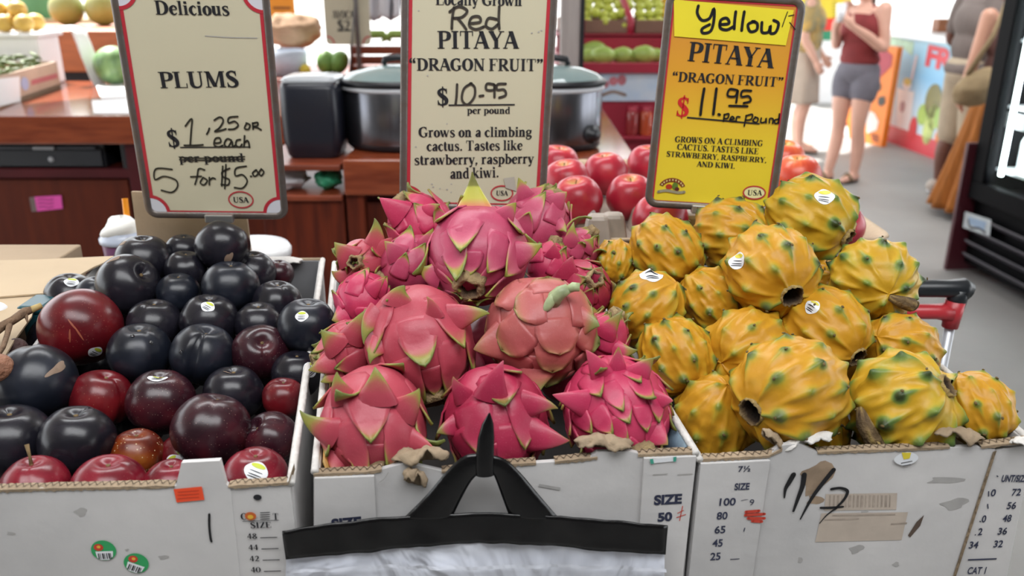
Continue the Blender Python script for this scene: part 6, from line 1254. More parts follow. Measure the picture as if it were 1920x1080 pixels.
# avocado sign on a pole
o = F(654, 84, 4.25); f = Face(o, (1, 0, 0), (0, 0, 1)); root = thing('price_sign', 'blurred cream avocado price sign hanging in the background', 'sign', o)
m = MB(); f.prism(m, rrect(-.112, 0, .112, .36, .02), -.004, 0); m.build('sign_board', mat('sign_dim', '#b7b19b', .5, .04), root, smooth=False)
m = MB(); f.text(m, 'AVOCA', (624, 35), (664, 35), 20, 'serif', .002); f.text(m, '$2', (633, 57), (658, 57), 38, 'serif', .002); f.pen(m, [(632, 58), (664, 57)], 1.5, .002, smooth=False); m.build('lettering', M_ink, root, smooth=False)
m = MB()
for cx, a in ((-.108, 0), (.108, PI/2)): f.ring(m, (cx, .004), .036, .036, .007, .0015, 0, a, a+PI/2, 12)
m.build('border', M_signred, root, smooth=False)
m = MB(); p = F(670, 60, 4.22); m.tube([Vector((p.x, p.y, ZC)), Vector((p.x, p.y, 2.0))], .011, 12); m.tube([Vector((p.x-.05, p.y, 1.15)), Vector((p.x, p.y-.01, 1.50))], .005, 8); m.build('pole', mat('pole_grey', '#6e6b6a', .4, .1, metallic=.4), root)
# that pole's own little table
root = thing('pole_table', 'small brown table between the counters under the avocado sign', 'table', (-.66, 4.25, 0)); bx(root, 'table_top', -.80, -.42, 4.1, 4.7, ZC-.03, ZC, M_wood); bx(root, 'table_base', -.78, -.44, 4.15, 4.6, 0, ZC-.03, M_wooddk)
o = F(530, 66, 5.6); f = Face(o, (1, 0, 0), (0, 0, 1)); root = thing('price_sign', 'orange price sign partly behind the right edge of the plum sign', 'sign', o); m = MB(); f.prism(m, rrect(-.13, 0, .095, .36, .01), -.004, 0); m.build('sign_board', mat('sign_orange', '#d9962f', .5, .06), root, smooth=False)
m = MB()
for v, a, b in ((15, 512, 545), (33, 510, 548), (38, 514, 545), (48, 510, 546), (53, 516, 540)): f.pen(m, [(a, v), (b, v)], 2.0 if v != 15 else 5, .002, smooth=False)
m.build('lettering', mat('sign_brown', '#8a5a26', .6), root, smooth=False); m = MB(); m.tube([Vector((o.x-.02, o.y+.02, ZC)), Vector((o.x-.02, o.y+.02, o.z+.02))], .01, 10); m.build('pole', MATS['pole_grey'], root)
# white bags hanging
root = None
m = MB(); c = F(712, 0, 4.6); rows = []
for i in range(16):
    s = i/15; rows.append([Vector((c.x-.10+.20*j/12+.01*math.sin(j*2.1+s*3), c.y+.02*math.sin(j*1.3+s*2), 1.75-.36*s+.015*math.sin(j*1.2))) for j in range(13)])
m.grid(rows); bagp = thing('bag_bundle', 'bundle of pale plastic bags hanging left of the red pitaya sign', 'bags', (c.x, c.y, 1.4)); m.build('bags', mat('bag_pale', '#c9cad2', .35, .06, 6, stretch=(6, 1, 1)), bagp, solid=.02)
m = MB(); m.tube([(c.x+.115, c.y+.03, ZC), (c.x+.115, c.y+.03, 1.78), (c.x-.1, c.y+.03, 1.80)], .008, 10); m.build('bag_stand', MATS['pole_grey'], bagp)
# market post
m = MB(); c = F(1062, 60, 4.0); m.box((c.x, 3.92, 1.7), (.085, .085, 3.4)); tag(m.build('column', mat('post_grey', '#9a9390', .6, .15, 6, stretch=(6, 6, .5)), None, smooth=False, bevel=.006), 'grey square post beside the red pitaya sign', 'post', kind='structure')
m = MB(); m.box((c.x+.052, 3.90, 1.7), (.016, .06, 3.4)); tag(m.build('trim_1', M_dark, None, smooth=False), 'dark edge strip on the grey post', 'trim', kind='structure')
# ------------------------------------------------------------------ red stand with mangos and limes
root = thing('produce_stand', 'red shelving stand with green mangos between the signs', 'stand', (.75, 4.7, 0)); M_r = mat('stand_red', '#9c1f36', .45, .10, 4)
bx(root, 'stand_front', .24, 1.18, 4.36, 4.40, .0, 1.02, M_r); bx(root, 'stand_side', .24, .28, 4.36, 5.2, 0, 1.22, M_r); bx(root, 'stand_side', 1.14, 1.18, 4.36, 5.2, 0, 1.22, M_r)
bx(root, 'lower_shelf', .24, 1.18, 4.34, 4.76, 1.155, 1.175, M_r); bx(root, 'shelf_lip', .22, 1.20, 4.315, 4.34, 1.155, 1.205, M_r); bx(root, 'riser', .24, 1.18, 4.76, 4.79, 1.175, 1.31, M_r); bx(root, 'upper_shelf', .24, 1.18, 4.76, 5.25, 1.295, 1.314, M_r)
bx(root, 'sign_panel', .24, 1.18, 4.345, 4.36, 1.015, 1.155, mat('panel_white', '#d6dae2', .5, .10, 7, col2='#9fb9d6'), label='white and blue printed panel')
f = Face((.5, 4.344, 1.08), (1, 0, 0), (0, 0, 1)); m = MB()
for u, v, a, b in ((1150, 152, .022, .022), (1166, 150, .022, .026), (1135, 158, .018, .018)): f.disc(m, f.px(u, v), a, b, .001)
m.build('printed_crest', mat('crest_pinkred', '#b86a74', .6, .2, 30), root, smooth=False); m = MB(); f.pen(m, [(1130, 178), (1150, 172), (1172, 178)], 6, .0015); m.build('printed_crest', mat('crest_dullbrown', '#8c7468', .6), root, smooth=False)
for x in (.375, .640, 1.0):
    m = MB(); m.tube([(x, 4.80, 1.30), (x, 4.80, 1.38), (x-.03, 5.0, 1.50)], .012, 8, flat=1.6); m.build('bracket', M_r, root)
def tray(x0, x1):
    t = thing('cardboard_tray', 'brown cardboard tray of limes on the upper red shelf' if x0 < .5 else 'brown cardboard tray of yellow fruit on the upper red shelf', 'tray', ((x0+x1)/2, 5.0, 1.316)); bx(t, 'tray_front', x0, x1, 4.80, 4.81, 1.316, 1.385, mat('tray_brown', '#7e6152', .8, .15, 6)); bx(t, 'tray_back', x0, x1, 5.19, 5.2, 1.316, 1.385, MATS['tray_brown']); bx(t, 'tray_side', x0, x0+.01, 4.8, 5.2, 1.316, 1.385, MATS['tray_brown']); bx(t, 'tray_side', x1-.01, x1, 4.8, 5.2, 1.316, 1.385, MATS['tray_brown']); bx(t, 'tray_bottom', x0, x1, 4.8, 5.2, 1.316, 1.326, MATS['tray_brown'])
tray(.26, .655); tray(.665, 1.17)
mm = mat('mango_green', '#86a84a', .4, .22, 5, col2='#a9bf62'); mango_px = [(1112, 105, 26), (1100, 118, 20), (1150, 100, 20), (1118, 84, 20), (1128, 120, 24), (1166, 103, 24), (1160, 84, 22), (1178, 98, 24), (1200, 100, 22), (1165, 117, 22), (1185, 116, 18), (1205, 117, 24), (1228, 112, 18), (1096, 96, 22), (1218, 100, 20)]
proto = None
for i, (u, v, r) in enumerate(mango_px):
    t = 4.42+.016*(118-v); R = r*t/FPX; c = F(u, v, t); c.z = max(c.z, 1.177+R*.72)
    if proto is None:
        m = MB(); m.ell(c, (R, R*.72, R*.68), None, 24, 16, fn=lambda th, ph: 1+.05*math.cos(ph)); proto = simple('green_mango', 'green mango heaped on the lower red shelf', 'mango', m, mm, 'green mangos on the red shelf'); base = proto.location-c; R0 = R
    else:
        o = proto.copy(); C.objects.link(o); o.scale = (R/R0,)*3; o.location = c+base*(R/R0); o.rotation_euler = (0, 0, random.Random(i).uniform(-.5, .5))
ml = mat('lime_yellow', '#b9c24e', .4, .25, 5); mg = mat('lime_green', '#4f8a54', .4, .2, 5); mo = mat('fruit_gold', '#e0b43a', .4, .15, 5); rg = random.Random(11); protos = {}
for layer, (n, zz_, y0) in enumerate(((9, 1.365, 4.835), (9, 1.41, 4.90), (8, 1.445, 4.97), (8, 1.475, 5.04), (7, 1.50, 5.11))):
    for k in range(n*2):
        x = .285+.88*(k+.5)/(n*2)+rg.uniform(-.006, .006); key = 'g' if x < .37 else ('l' if x < .82 else 'o')
        if .645 < x < .68: continue
        c = Vector((x, y0+rg.uniform(-.012, .012), zz_+rg.uniform(-.01, .01))); 
        if key not in protos:
            m = MB(); m.ell(c, (.031, .027, .026), None, 16, 12); nm, lb = {'g': ('lime', 'dark green lime at the left end of the upper red shelf'), 'l': ('lime', 'yellow-green lime heaped on the upper red shelf'), 'o': ('lemon', 'golden yellow fruit at the right of the upper red shelf')}[key]
            o = simple(nm, lb, 'fruit', m, {'g': mg, 'l': ml, 'o': mo}[key], lb.replace('lime', 'limes').replace('fruit', 'fruits')); protos[key] = (o, o.location-c)
        else:
            o = protos[key][0].copy(); C.objects.link(o); o.location = c+protos[key][1]; o.rotation_euler = (0, 0, rg.uniform(-.6, .6))
bx(root, 'jar_shelf', .55, .86, 4.28, 4.36, .835, .85, M_r)
for i, (x, lb) in enumerate(((.605, 'left glass jar of red sauce on the red stand'), (.675, 'right glass jar of orange sauce on the red stand'))):
    j = thing('jar', lb, 'jar', (x, 4.32, .85)); m = MB(); m.lathe([(.0005, 0), (.030, 0), (.032, .01), (.032, .11), (.024, .125)], (x, 4.32, .85), None, 20); m.build('glass', mat('sauce%d' % i, ('#8e2f30', '#b0492c')[i], .15, .2), j); m = MB(); m.lathe([(.026, .122), (.027, .145), (.0005, .146)], (x, 4.32, .85), None, 20); m.build('lid', M_r, j)
# ------------------------------------------------------------------ right side: kiosk, standee, fridge
A = G(1655, 262, 0); B = G(1755, 300, 0); kx = (B-A); kx.z = 0; kx.normalize(); kn = Vector((-kx.y, kx.x, 0)); kn = kn if kn.x < 0 else -kn
root = thing('juice_kiosk', 'blue printed juice kiosk counter with red letters FRU and a drink cup', 'kiosk', A)
def slab(root, name, s0, s1, d0, d1, z0, z1, m_, bev=.004):
    q = [A+kx*s+kn*(-d) for s, d in ((s0, d0), (s1, d0), (s1, d1), (s0, d1))]; m = MB(); m.hexa([Vector((p.x, p.y, z0)) for p in q], [Vector((p.x, p.y, z1)) for p in q]); return m.build(name, m_, root, smooth=False, bevel=bev)
LK = 3.2
slab(root, 'kiosk_body', -.12, LK, .02, .9, 0, 1.04, M_wplast); slab(root, 'counter_top', -.20, LK+.05, -.06, .95, 1.04, 1.10, mat('kiosk_top', '#dfe3e8', .25, .03))
f = Face(A-kn*.018, kx, (0, 0, 1))
def sky_print():
    return ramp_mat('kiosk_print', 2, [(.0, '#dfe7ee'), (.35, '#c0dcee'), (.7, '#7cb8e0'), (1.04, '#a4d4e8')], .4)
m = MB(); f.prism(m, [(-.12, .17), (LK, .17), (LK, 1.04), (-.12, 1.04)], 0, .008); m.build('printed_front', sky_print(), root, smooth=False)
m = MB(); f.prism(m, [(-.12, 0), (LK, 0), (LK, .17), (-.12, .17)], 0, .014); m.build('base_band', mat('band_red', '#d2404a', .4, .06), root, smooth=False)
m = MB(); f.text(m, 'FRUIT', (1736, 124), (1856, 156), 84, 'sans', .012, bold=.05); m.build('lettering', mat('letter_red', '#d23a48', .4), root, smooth=False, label='red letters on the blue print')
m = MB(); f.poly(m, [(1684, 165), (1716, 172), (1706, 250), (1684, 246)], .010); m.build('printed_cup', mat('print_white', '#eef0f4', .4, .03), root, smooth=False)
m = MB(); c = f.px(1703, 158); f.disc(m, c, .085, .055, .012); m.build('printed_lid', MATS['print_white'], root, smooth=False); m = MB(); f.disc(m, (c[0], c[1]+.025), .075, .036, .014); m.build('printed_drink', mat('print_yellow', '#d6c23c', .4), root, smooth=False)
m = MB(); f.pen(m, [(1711, 150), (1721, 104)], 4, .012, smooth=False); m.build('printed_straw', mat('print_pinkstraw', '#e3cfd4', .4), root, smooth=False)
m = MB(); c = f.px(1694, 200); f.disc(m, c, .05, .055, .012); m.build('printed_logo', mat('print_mauve', '#b08a92', .4, .2, 30), root, smooth=False)
for u, v, a, b, nm, col in ((1752, 190, .14, .16, 'printed_pineapple', '#74703a'), (1732, 215, .09, .10, 'printed_grapes', '#a5c35a'), (1752, 220, .09, .12, 'printed_pear', '#b9cc6e'), (1742, 245, .09, .13, 'printed_pear', '#bfd07a'), (1764, 222, .08, .10, 'printed_grapes', '#8fb552'), (1714, 242, .07, .12, 'printed_strawberry', '#d0333c'), (1762, 257, .06, .06, 'printed_orange', '#e07a30')):
    m = MB(); c = f.px(u, v); f.disc(m, c, a, b, .012+.001*(u % 5)); m.build(nm, mat('p_'+nm+col[1:], col, .4, .15, 12), root, smooth=False)
m = MB(); f.poly(m, [(1660, 66), (1716, 78), (1712, 105), (1690, 86), (1664, 90)], .010); m.build('printed_leaves', mat('print_leaf', '#a5cdb0', .4, .2, 8), root, smooth=False)
q = A+kx*1.2-kn*.35; root = thing('wicker_tray', 'tan wicker tray on the juice kiosk top', 'tray', (q.x, q.y, 1.10)); m = MB(); m.box((q.x, q.y, 1.135), (.4, .9, .07)); m.build('basket', mat('wicker', '#c0a27c', .8, .25, 40, bump=.5, bscale=90), root, smooth=False, bevel=.02)
q = A+kx*.25-kn*.3; m = MB(); m.box((q.x, q.y, 1.16), (.14, .14, .12)); simple('brown_caddy', 'small brown caddy at the far end of the juice kiosk', 'caddy', m, mat('caddy_brown', '#8a5636', .5, .15), smooth=False, bevel=.01)
q = A+kx*1.9-kn*.5; m = MB(); m.box((q.x, q.y, 1.27), (.35, .42, .34)); simple('black_machine', 'black machine on the juice kiosk behind the man', 'machine', m, M_dark, smooth=False, bevel=.03)
q = A+kx*.75-kn*.80; m = MB(); m.box((q.x, q.y, 1.30), (.08, .8, .40)); simple('white_screen', 'white screen standing on the juice kiosk top', 'screen', m, M_wplast, smooth=False, bevel=.01)
# orange standee
a = G(1563, 251, 0); b = G(1652, 276, 0); ex = (b-a).normalized(); f = Face(a, ex, (0, 0, 1)); Ls = (b-a).length
root = thing('display_board', 'orange printed display board standing behind the woman in shorts', 'board', (a+b)/2); H = f.px(1682, 88)[1]
m = MB(); f.prism(m, [(0, 0), (Ls, 0), (Ls+.03, H), (0, H)], -.06, 0); m.build('board_body', mat('board_orange', '#e07a1e', .45, .06), root, smooth=False, bevel=.004)
for nm, pxs, col in (('printed_shape', [(1638, 100), (1660, 92), (1674, 104), (1672, 124), (1650, 146), (1638, 150)], '#a02a3c'), ('printed_shape', [(1632, 158), (1652, 156), (1652, 168), (1640, 176), (1632, 170)], '#33291e'), ('printed_shape', [(1648, 182), (1660, 180), (1660, 194), (1652, 200), (1646, 194)], '#33291e'), ('printed_shape', [(1624, 205), (1640, 212), (1648, 228), (1644, 244), (1626, 250)], '#d8cfc8'), ('printed_panel', [(1563, 198), (1580, 202), (1590, 236), (1566, 228)], '#7a1028'), ('printed_panel', [(1563, 230), (1590, 238), (1592, 258), (1566, 246)], '#e8e4e2'), ('printed_panel', [(1560, 160), (1585, 160), (1585, 200), (1562, 196)], '#efeeee')):
    m = MB(); f.poly(m, pxs, .004); m.build(nm, mat('dp'+col[1:], col, .45, .05), root, smooth=False)
m = MB()
for k in range(3): f.pen(m, [(1634+k, 252+k*5), (1648, 255+k*5)], 2.5, .005, smooth=False)
m.build('printed_lines', mat('dp_ink', '#8a3c10', .5), root, smooth=False)
# menu board and white cabinets in the sun
c = F(1545, 40, 11.2); root = thing('menu_board', 'yellow menu board with red and green bands in the background', 'board', (c.x, c.y, 0)); f = Face(Vector((c.x, c.y, 0)), (1, 0, 0), (0, 0, 1))
for z0, z1, col, nm in ((1.10, 1.75, '#e6cf3e', 'yellow_panel'), (.94, 1.10, '#dc3a2e', 'red_band'), (.82, .94, '#2f8a66', 'green_band')):
    m = MB(); f.prism(m, [(-.45, z0), (.33, z0), (.33, z1), (-.45, z1)], -.05, 0); m.build(nm, mat('mb'+nm, col, .5, .05), root, smooth=False)
m = MB()
for k in range(6): f.pen(m, [(1560, 4+k*5.5), (1572, 4+k*5.5)], 1.4, .004, smooth=False)
m.build('menu_lines', mat('menu_ink', '#9a8a3a', .5), root, smooth=False); m = MB(); f.pen(m, [(1512, 50), (1534, 50)], 5, .004); f.pen(m, [(1512, 58), (1542, 58)], 3, .004); m.build('band_writing', mat('band_pale', '#f0b8a8', .5), root, smooth=False)
m = MB(); f.prism(m, [(-.40, 0), (.28, 0), (.28, .82), (-.40, .82)], -.45, -.02); m.build('board_base', M_wbright, root, smooth=False)
# fridge
A2 = G(1797, 508, 0); B2 = G(1920, 578, 0); fx = (B2-A2); fx.z = 0; fx.normalize(); ff = Face(A2, fx, (0, 0, 1)); fn = ff.n
root = thing('drinks_fridge', 'black glass-door drinks fridge at the right edge', 'fridge', A2); W = 1.0; HF = 2.05; D = .70
def fb(name, x0, x1, z0, z1, d0, d1, m_, bev=.004, label=None): m = MB(); ff.prism(m, [(x0, z0), (x1, z0), (x1, z1), (x0, z1)], d0, d1); return m.build(name, m_, root, smooth=False, bevel=bev, label=label)
M_fb = mat('fridge_black', '#08080b', .6, .1, spec=.06); M_fin = mat('fridge_inside', '#e6f0ee', .4, .02)
fb('side_panel', 0, .03, .06, HF, -D, -.03, M_fb); fb('side_panel', W-.03, W, .06, HF, -D, -.03, M_fb); fb('back_panel', .03, W-.03, .06, HF, -D, -D+.03, M_fin); fb('top_panel', 0, W, HF-.10, HF, -D, -.03, M_fb); fb('plinth', 0, W, .06, .48, -D, -.02, M_fb)
z_g = ff.px(1852, 345)[1]
for nm, x0, x1, z0, z1 in (('door_rail', 0, W, z_g-.10, z_g), ('door_rail', 0, W, HF-.18, HF-.02), ('door_stile', 0, .11, z_g, HF-.18), ('door_stile', W-.11, W, z_g, HF-.18)): fb(nm, x0, x1, z0, z1, -.03, .03, M_fb, .006)
mgl, nt, b_ = base_mat('door_glass'); b_.inputs['Base Color'].default_value = (.9, 1, .97, 1); b_.inputs['Roughness'].default_value = .02; b_.inputs['Transmission Weight'].default_value = 1; b_.inputs['IOR'].default_value = 1.05; b_.inputs['Specular IOR Level'].default_value = .5
fb('door_glass', .105, W-.105, z_g-.005, HF-.175, .004, .010, mgl, 0)
for k in range(5):
    z0 = z_g-.02-k*.075; x0 = .05
    m = MB(); m.hexa([ff.at(x0, z0-.085-.11, .004), ff.at(W-.02, z0-.085-.11, .004), ff.at(W-.02, z0-.06-.11, .03), ff.at(x0, z0-.06-.11, .03)], [ff.at(x0, z0-.075-.11, .004), ff.at(W-.02, z0-.075-.11, .004), ff.at(W-.02, z0-.05-.11, .03), ff.at(x0, z0-.05-.11, .03)])
    if k < 4: m.build('vent_slat', mat('vent_grey', '#4a4850', .4, .08), root, smooth=False)
m = MB(); pl = [ff.px(*p) for p in ((1819, 396), (1869, 412), (1866, 443), (1815, 426))]; ff.flat(m, pl, .0315); o = m.build('badge_plate', mat('plate_silver', '#b9c4c8', .25, .1), root, smooth=False, label='silver blue badge plate')
m = MB(); ff.poly(m, [(1826, 406), (1860, 416), (1856, 432), (1828, 420)], .0325); m.build('badge_print', mat('plate_blue', '#8ea8c4', .3), o, smooth=False); m = MB(); ff.pen(m, [(1826, 412), (1830, 426), (1846, 428), (1858, 436)], 2.5, .033); m.build('badge_swirl', M_ink, o, smooth=False)
for k in range(4): fb('shelf', .04, W-.04, z_g+.06+k*.34, z_g+.075+k*.34, -D+.04, -.08, M_wplast, 0)
fb('shelf_strip', .04, W-.04, z_g+.30, z_g+.38, -.10, -.08, mat('shelf_grey', '#8c8a8c', .5, .1), 0)
m = MB(); m.tube([ff.at(.135, z_g+.05, -.05), ff.at(.135, HF-.22, -.05)], .012, 10); m.build('door_light', mat('fridge_light', '#f4fbff', .5, 0, emit=14.0), root, label='glowing door light')
for k in range(3):
    q = ff.at(W/2, z_g+.30+k*.42, -.10); lamp('fridge_lamp', 'AREA', q, 9, (.93, 1, .98), aim=q-fn*.5-Vector((0, 0, .12)), shape='RECTANGLE', size=.7, size_y=.10)
rg = random.Random(4); bp = {}
for k in range(4):
    for j in range(8):
        col = ('w', 'm', 'r', 'w', 'g')[(j+k*2) % 5]; p = ff.at(.12+j*.105, z_g+.0755+k*.34, -.18)
        if col not in bp:
            t = thing('bottle', {'w': 'white bottle', 'm': 'mauve bottle', 'r': 'red bottle', 'g': 'grey bottle'}[col]+' inside the drinks fridge', 'bottle', p, 'bottles in the drinks fridge'); m = MB(); m.lathe([(.0005, 0), (.032, 0), (.034, .01), (.034, .15), (.014, .20), (.014, .215)], p, None, 18); m.build('bottle_body', mat('btl'+col, {'w': '#dfe3e8', 'm': '#8f6a9a', 'r': '#c04038', 'g': '#7d8088'}[col], .2, .1), t)
            m = MB(); m.lathe([(.016, .212), (.016, .235), (.0005, .236)], p, None, 14); m.build('cap', M_wplast, t); bp[col] = t
        else:
            t = copy_tree(bp[col]); t.location = p; t.matrix_basis = Matrix.Translation(p)
p0 = A2-fx*.005+fn*.06; m = MB(); q = [p0, p0+fn*.02-fx*.02, p0-fn*.75-fx*.02, p0-fn*.75]
pts = [A2-fx*.02+fn*.065, A2-fx*.05+fn*.065, A2-fx*.05-fn*.6, A2-fx*.02-fn*.6]; m = MB(); m.hexa([Vector((p.x, p.y, 0)) for p in pts], [Vector((p.x, p.y, .74)) for p in pts]); simple('maroon_board', 'maroon board standing against the far side of the drinks fridge', 'board', m, mat('maroon_board', '#4a1822', .5, .1), smooth=False, bevel=.004)
# ------------------------------------------------------------------ people
def limb(m, pts, rads, n=16, flat=None):
    """a tapering limb as one closed tube with round ends"""
    P = [Vector(p) for p in pts]; q = catmull([(*p, r) for p, r in zip(P, rads)], 5); pts = [Vector(x[:3]) for x in q]; rr = [x[3] for x in q]
    d0 = (pts[0]-pts[1]).normalized(); d1 = (pts[-1]-pts[-2]).normalized()
    a = [(pts[0]+d0*rr[0]*s, rr[0]*math.sqrt(max(.02, 1-s*s))) for s in (.95, .7, .35)]; b = [(pts[-1]+d1*rr[-1]*s, rr[-1]*math.sqrt(max(.02, 1-s*s))) for s in (.35, .7, .95)]
    al = a+list(zip(pts, rr))+b; m.tube([x[0] for x in al], [max(.002, x[1]) for x in al], n, flat=flat or 1.0, upv=(0, 1, 0) if flat else None); return m
def fuse(o, vox, smooth=6):
    md = o.modifiers.new('fuse', 'REMESH'); md.mode = 'VOXEL'; md.voxel_size = vox; md.use_smooth_shade = True
    md = o.modifiers.new('relax', 'SMOOTH'); md.iterations = smooth; md.factor = .5
    return o
M_hair = mat('hair_brown', '#4a3022', .5, .25, 30, stretch=(1, 1, .1))
def person(label, loc, face_dir, h, skin, J, cl):
    """J: joint places in the person's own frame (x right, y forward, z up), metres for a 1.7 m figure"""
    s = h/1.70; yaw = math.atan2(face_dir[1], face_dir[0])-PI/2; Rz = Matrix.Rotation(yaw, 3, 'Z'); loc = Vector(loc)
    root = thing('person', label, 'person', loc); W_ = lambda p: loc + Rz @ (Vector(p)*s)
    S = lambda m, pts, rads, n=16, flat=None: limb(m, [W_(p) for p in pts], [r*s for r in rads], n, None)
    def ellp(m, c, r, rot=None): m.ell(W_(c), tuple(x*s for x in r), Rz @ (rot or Matrix.Identity(3)), 24, 18)
    hip = J.get('hip', (0, 0, .90)); ch = J.get('chest', (0, .01, 1.24)); nk = J.get('neck', (0, .0, 1.42)); hd = J.get('head', (0, .03, 1.58))
    m = MB()
    ellp(m, (hip[0], hip[1]-.01, hip[2]), (.165, .118, .12)); ellp(m, ((hip[0]+ch[0])/2, (hip[1]+ch[1])/2, 1.06), (.135, .100, .16)); ellp(m, (ch[0], ch[1], ch[2]), (.165, .112, .17)); ellp(m, (nk[0], nk[1], nk[2]-.055), (.15, .075, .06))
    S(m, [(nk[0], nk[1]-.01, nk[2]-.06), (nk[0], nk[1], nk[2]+.04), (hd[0], hd[1]-.02, hd[2]-.06)], [.062, .052, .055]); ellp(m, hd, (.074, .094, .112)); ellp(m, (hd[0], hd[1]+.030, hd[2]-.065), (.052, .058, .052))
    ellp(m, (hd[0], hd[1]+.098, hd[2]-.022), (.012, .016, .024)); 
    for sx in (-1, 1): ellp(m, (hd[0]+sx*.076, hd[1]-.005, hd[2]-.01), (.009, .020, .030)); ellp(m, (hd[0]+sx*.034, hd[1]+.078, hd[2]+.022), (.026, .014, .010))
    for sx, L in ((-1, 'l'), (1, 'r')):
        kn, an = J['knee_'+L], J['ankle_'+L]; hj = (hip[0]+sx*.088, hip[1], hip[2]-.05); to = (an[0]+J.get('toe', .0)*sx, an[1]+.155, .028)
        S(m, [hj, ((hj[0]+kn[0])/2, (hj[1]+kn[1])/2+.012, (hj[2]+kn[2])/2), kn, (kn[0]*.5+an[0]*.5, kn[1]*.5+an[1]*.5-.022, kn[2]*.6+an[2]*.4), an], [.092, .078, .056, .056, .036])
        S(m, [(an[0], an[1]-.035, .040), (an[0], an[1]+.05, .040), to], [.036, .036, .026])
        sh, el, wr = J['shoulder_'+L], J['elbow_'+L], J['wrist_'+L]
        S(m, [sh, ((sh[0]+el[0])/2, (sh[1]+el[1])/2, (sh[2]+el[2])/2), el, ((el[0]+wr[0])/2, (el[1]+wr[1])/2, (el[2]+wr[2])/2+.004), wr], [.056, .047, .040, .039, .027])
        wv = Vector(wr); d = (wv-Vector(el)).normalized(); d = (d+Vector(J.get('hand_'+L, (0, 0, 0)))).normalized(); a = Vector((0, 0, 1)) if abs(d.z) < .8 else Vector((0, 1, 0)); b = d.cross(a).normalized(); n_ = b.cross(d).normalized()
        S(m, [wv, wv+d*.045, wv+d*.075], [.028, .034, .032])
        for k, (o_, ln) in enumerate(((-.027, .062), (-.009, .072), (.010, .068), (.027, .055))):
            r0 = wv+d*.078+n_*o_; S(m, [r0, r0+d*ln*.5+b*.012*-sx, r0+d*ln*.8+b*.034*-sx], [.0095, .0088, .0075], 8)
        r0 = wv+d*.035+n_*.030; S(m, [r0, r0+d*.026+n_*.024-b*.010*sx, r0+d*.052+n_*.030-b*.020*sx], [.011, .010, .008], 8)
    fuse(m.build('body', skin, root), .0085*s, 5)
    for sx in (-1, 1):
        m = MB(); ellp(m, (hd[0]+sx*.032, hd[1]+.084, hd[2]+.004), (.011, .008, .007)); m.build('eye', mat('eye_dark', '#2a2320', .2, .1), root)
    m = MB(); ellp(m, (hd[0], hd[1]+.088, hd[2]-.068), (.024, .010, .007)); m.build('mouth', mat('lips', '#9c5a50', .4, .1), root)
    cl(root, W_, S, ellp, J, s, Rz); return root
SKL = mat('skin_fair', '#d3a592', .5, .06, 6); SKD = mat('skin_dark', '#6b4437', .5, .08, 6); SKM = mat('skin_tan', '#c08f78', .5, .06, 6)
def hairdo(root, ellp, hd, long=False, m_=None):
    m = MB(); ellp(m, (hd[0], hd[1]-.018, hd[2]+.028), (.086, .094, .100)); ellp(m, (hd[0], hd[1]-.045, hd[2]-.03), (.080, .065, .085))
    if long: ellp(m, (hd[0], hd[1]-.075, hd[2]-.13), (.070, .040, .13))
    fuse(m.build('hair', m_ or M_hair, root), .010, 4)
def top(root, m_, ellp, S, J, sleeve=0.0, hem=.93, name='shirt', pad=1.0):
    ch, nk, hip = J.get('chest', (0, .01, 1.24)), J.get('neck', (0, 0, 1.42)), J.get('hip', (0, 0, .90)); m = MB()
    ellp(m, (ch[0], ch[1], ch[2]-.01), (.178*pad, .126*pad, .165)); ellp(m, ((hip[0]+ch[0])/2, (hip[1]+ch[1])/2, 1.06), (.152*pad, .118*pad, .17)); ellp(m, (hip[0], hip[1]-.01, hem+.05), (.168*pad, .126*pad, .085))
    if sleeve:
        ellp(m, (nk[0], nk[1], nk[2]-.07), (.165, .090, .055))
        for L in 'lr':
            a, b = Vector(J['shoulder_'+L]), Vector(J['elbow_'+L]); S(m, [a+Vector((-.02 if L == 'r' else .02, 0, .0)), a+(b-a)*.4, a+(b-a)*sleeve], [.068, .066, .062])
    else:
        for sx in (-1, 1): S(m, [(ch[0]+sx*.09, ch[1]+.02, ch[2]+.10), (nk[0]+sx*.075, nk[1]+.01, nk[2]-.02), (ch[0]+sx*.09, ch[1]-.06, ch[2]+.08)], [.035, .026, .035])
    return fuse(m.build(name, m_, root), .010, 6)
def shorts(root, m_, ellp, S, J, length=.35, name='shorts', flare=1.0):
    hip = J.get('hip', (0, 0, .90)); m = MB(); ellp(m, (hip[0], hip[1]-.012, hip[2]+.005), (.180, .138, .125))
    for sx, L in ((-1, 'l'), (1, 'r')):
        a = Vector((hip[0]+sx*.088, hip[1], hip[2]-.05)); b = Vector(J['knee_'+L]); S(m, [a, a+(b-a)*length*.5, a+(b-a)*length], [.106, .104*flare, .098*flare])
    return fuse(m.build(name, m_, root), .010, 5)
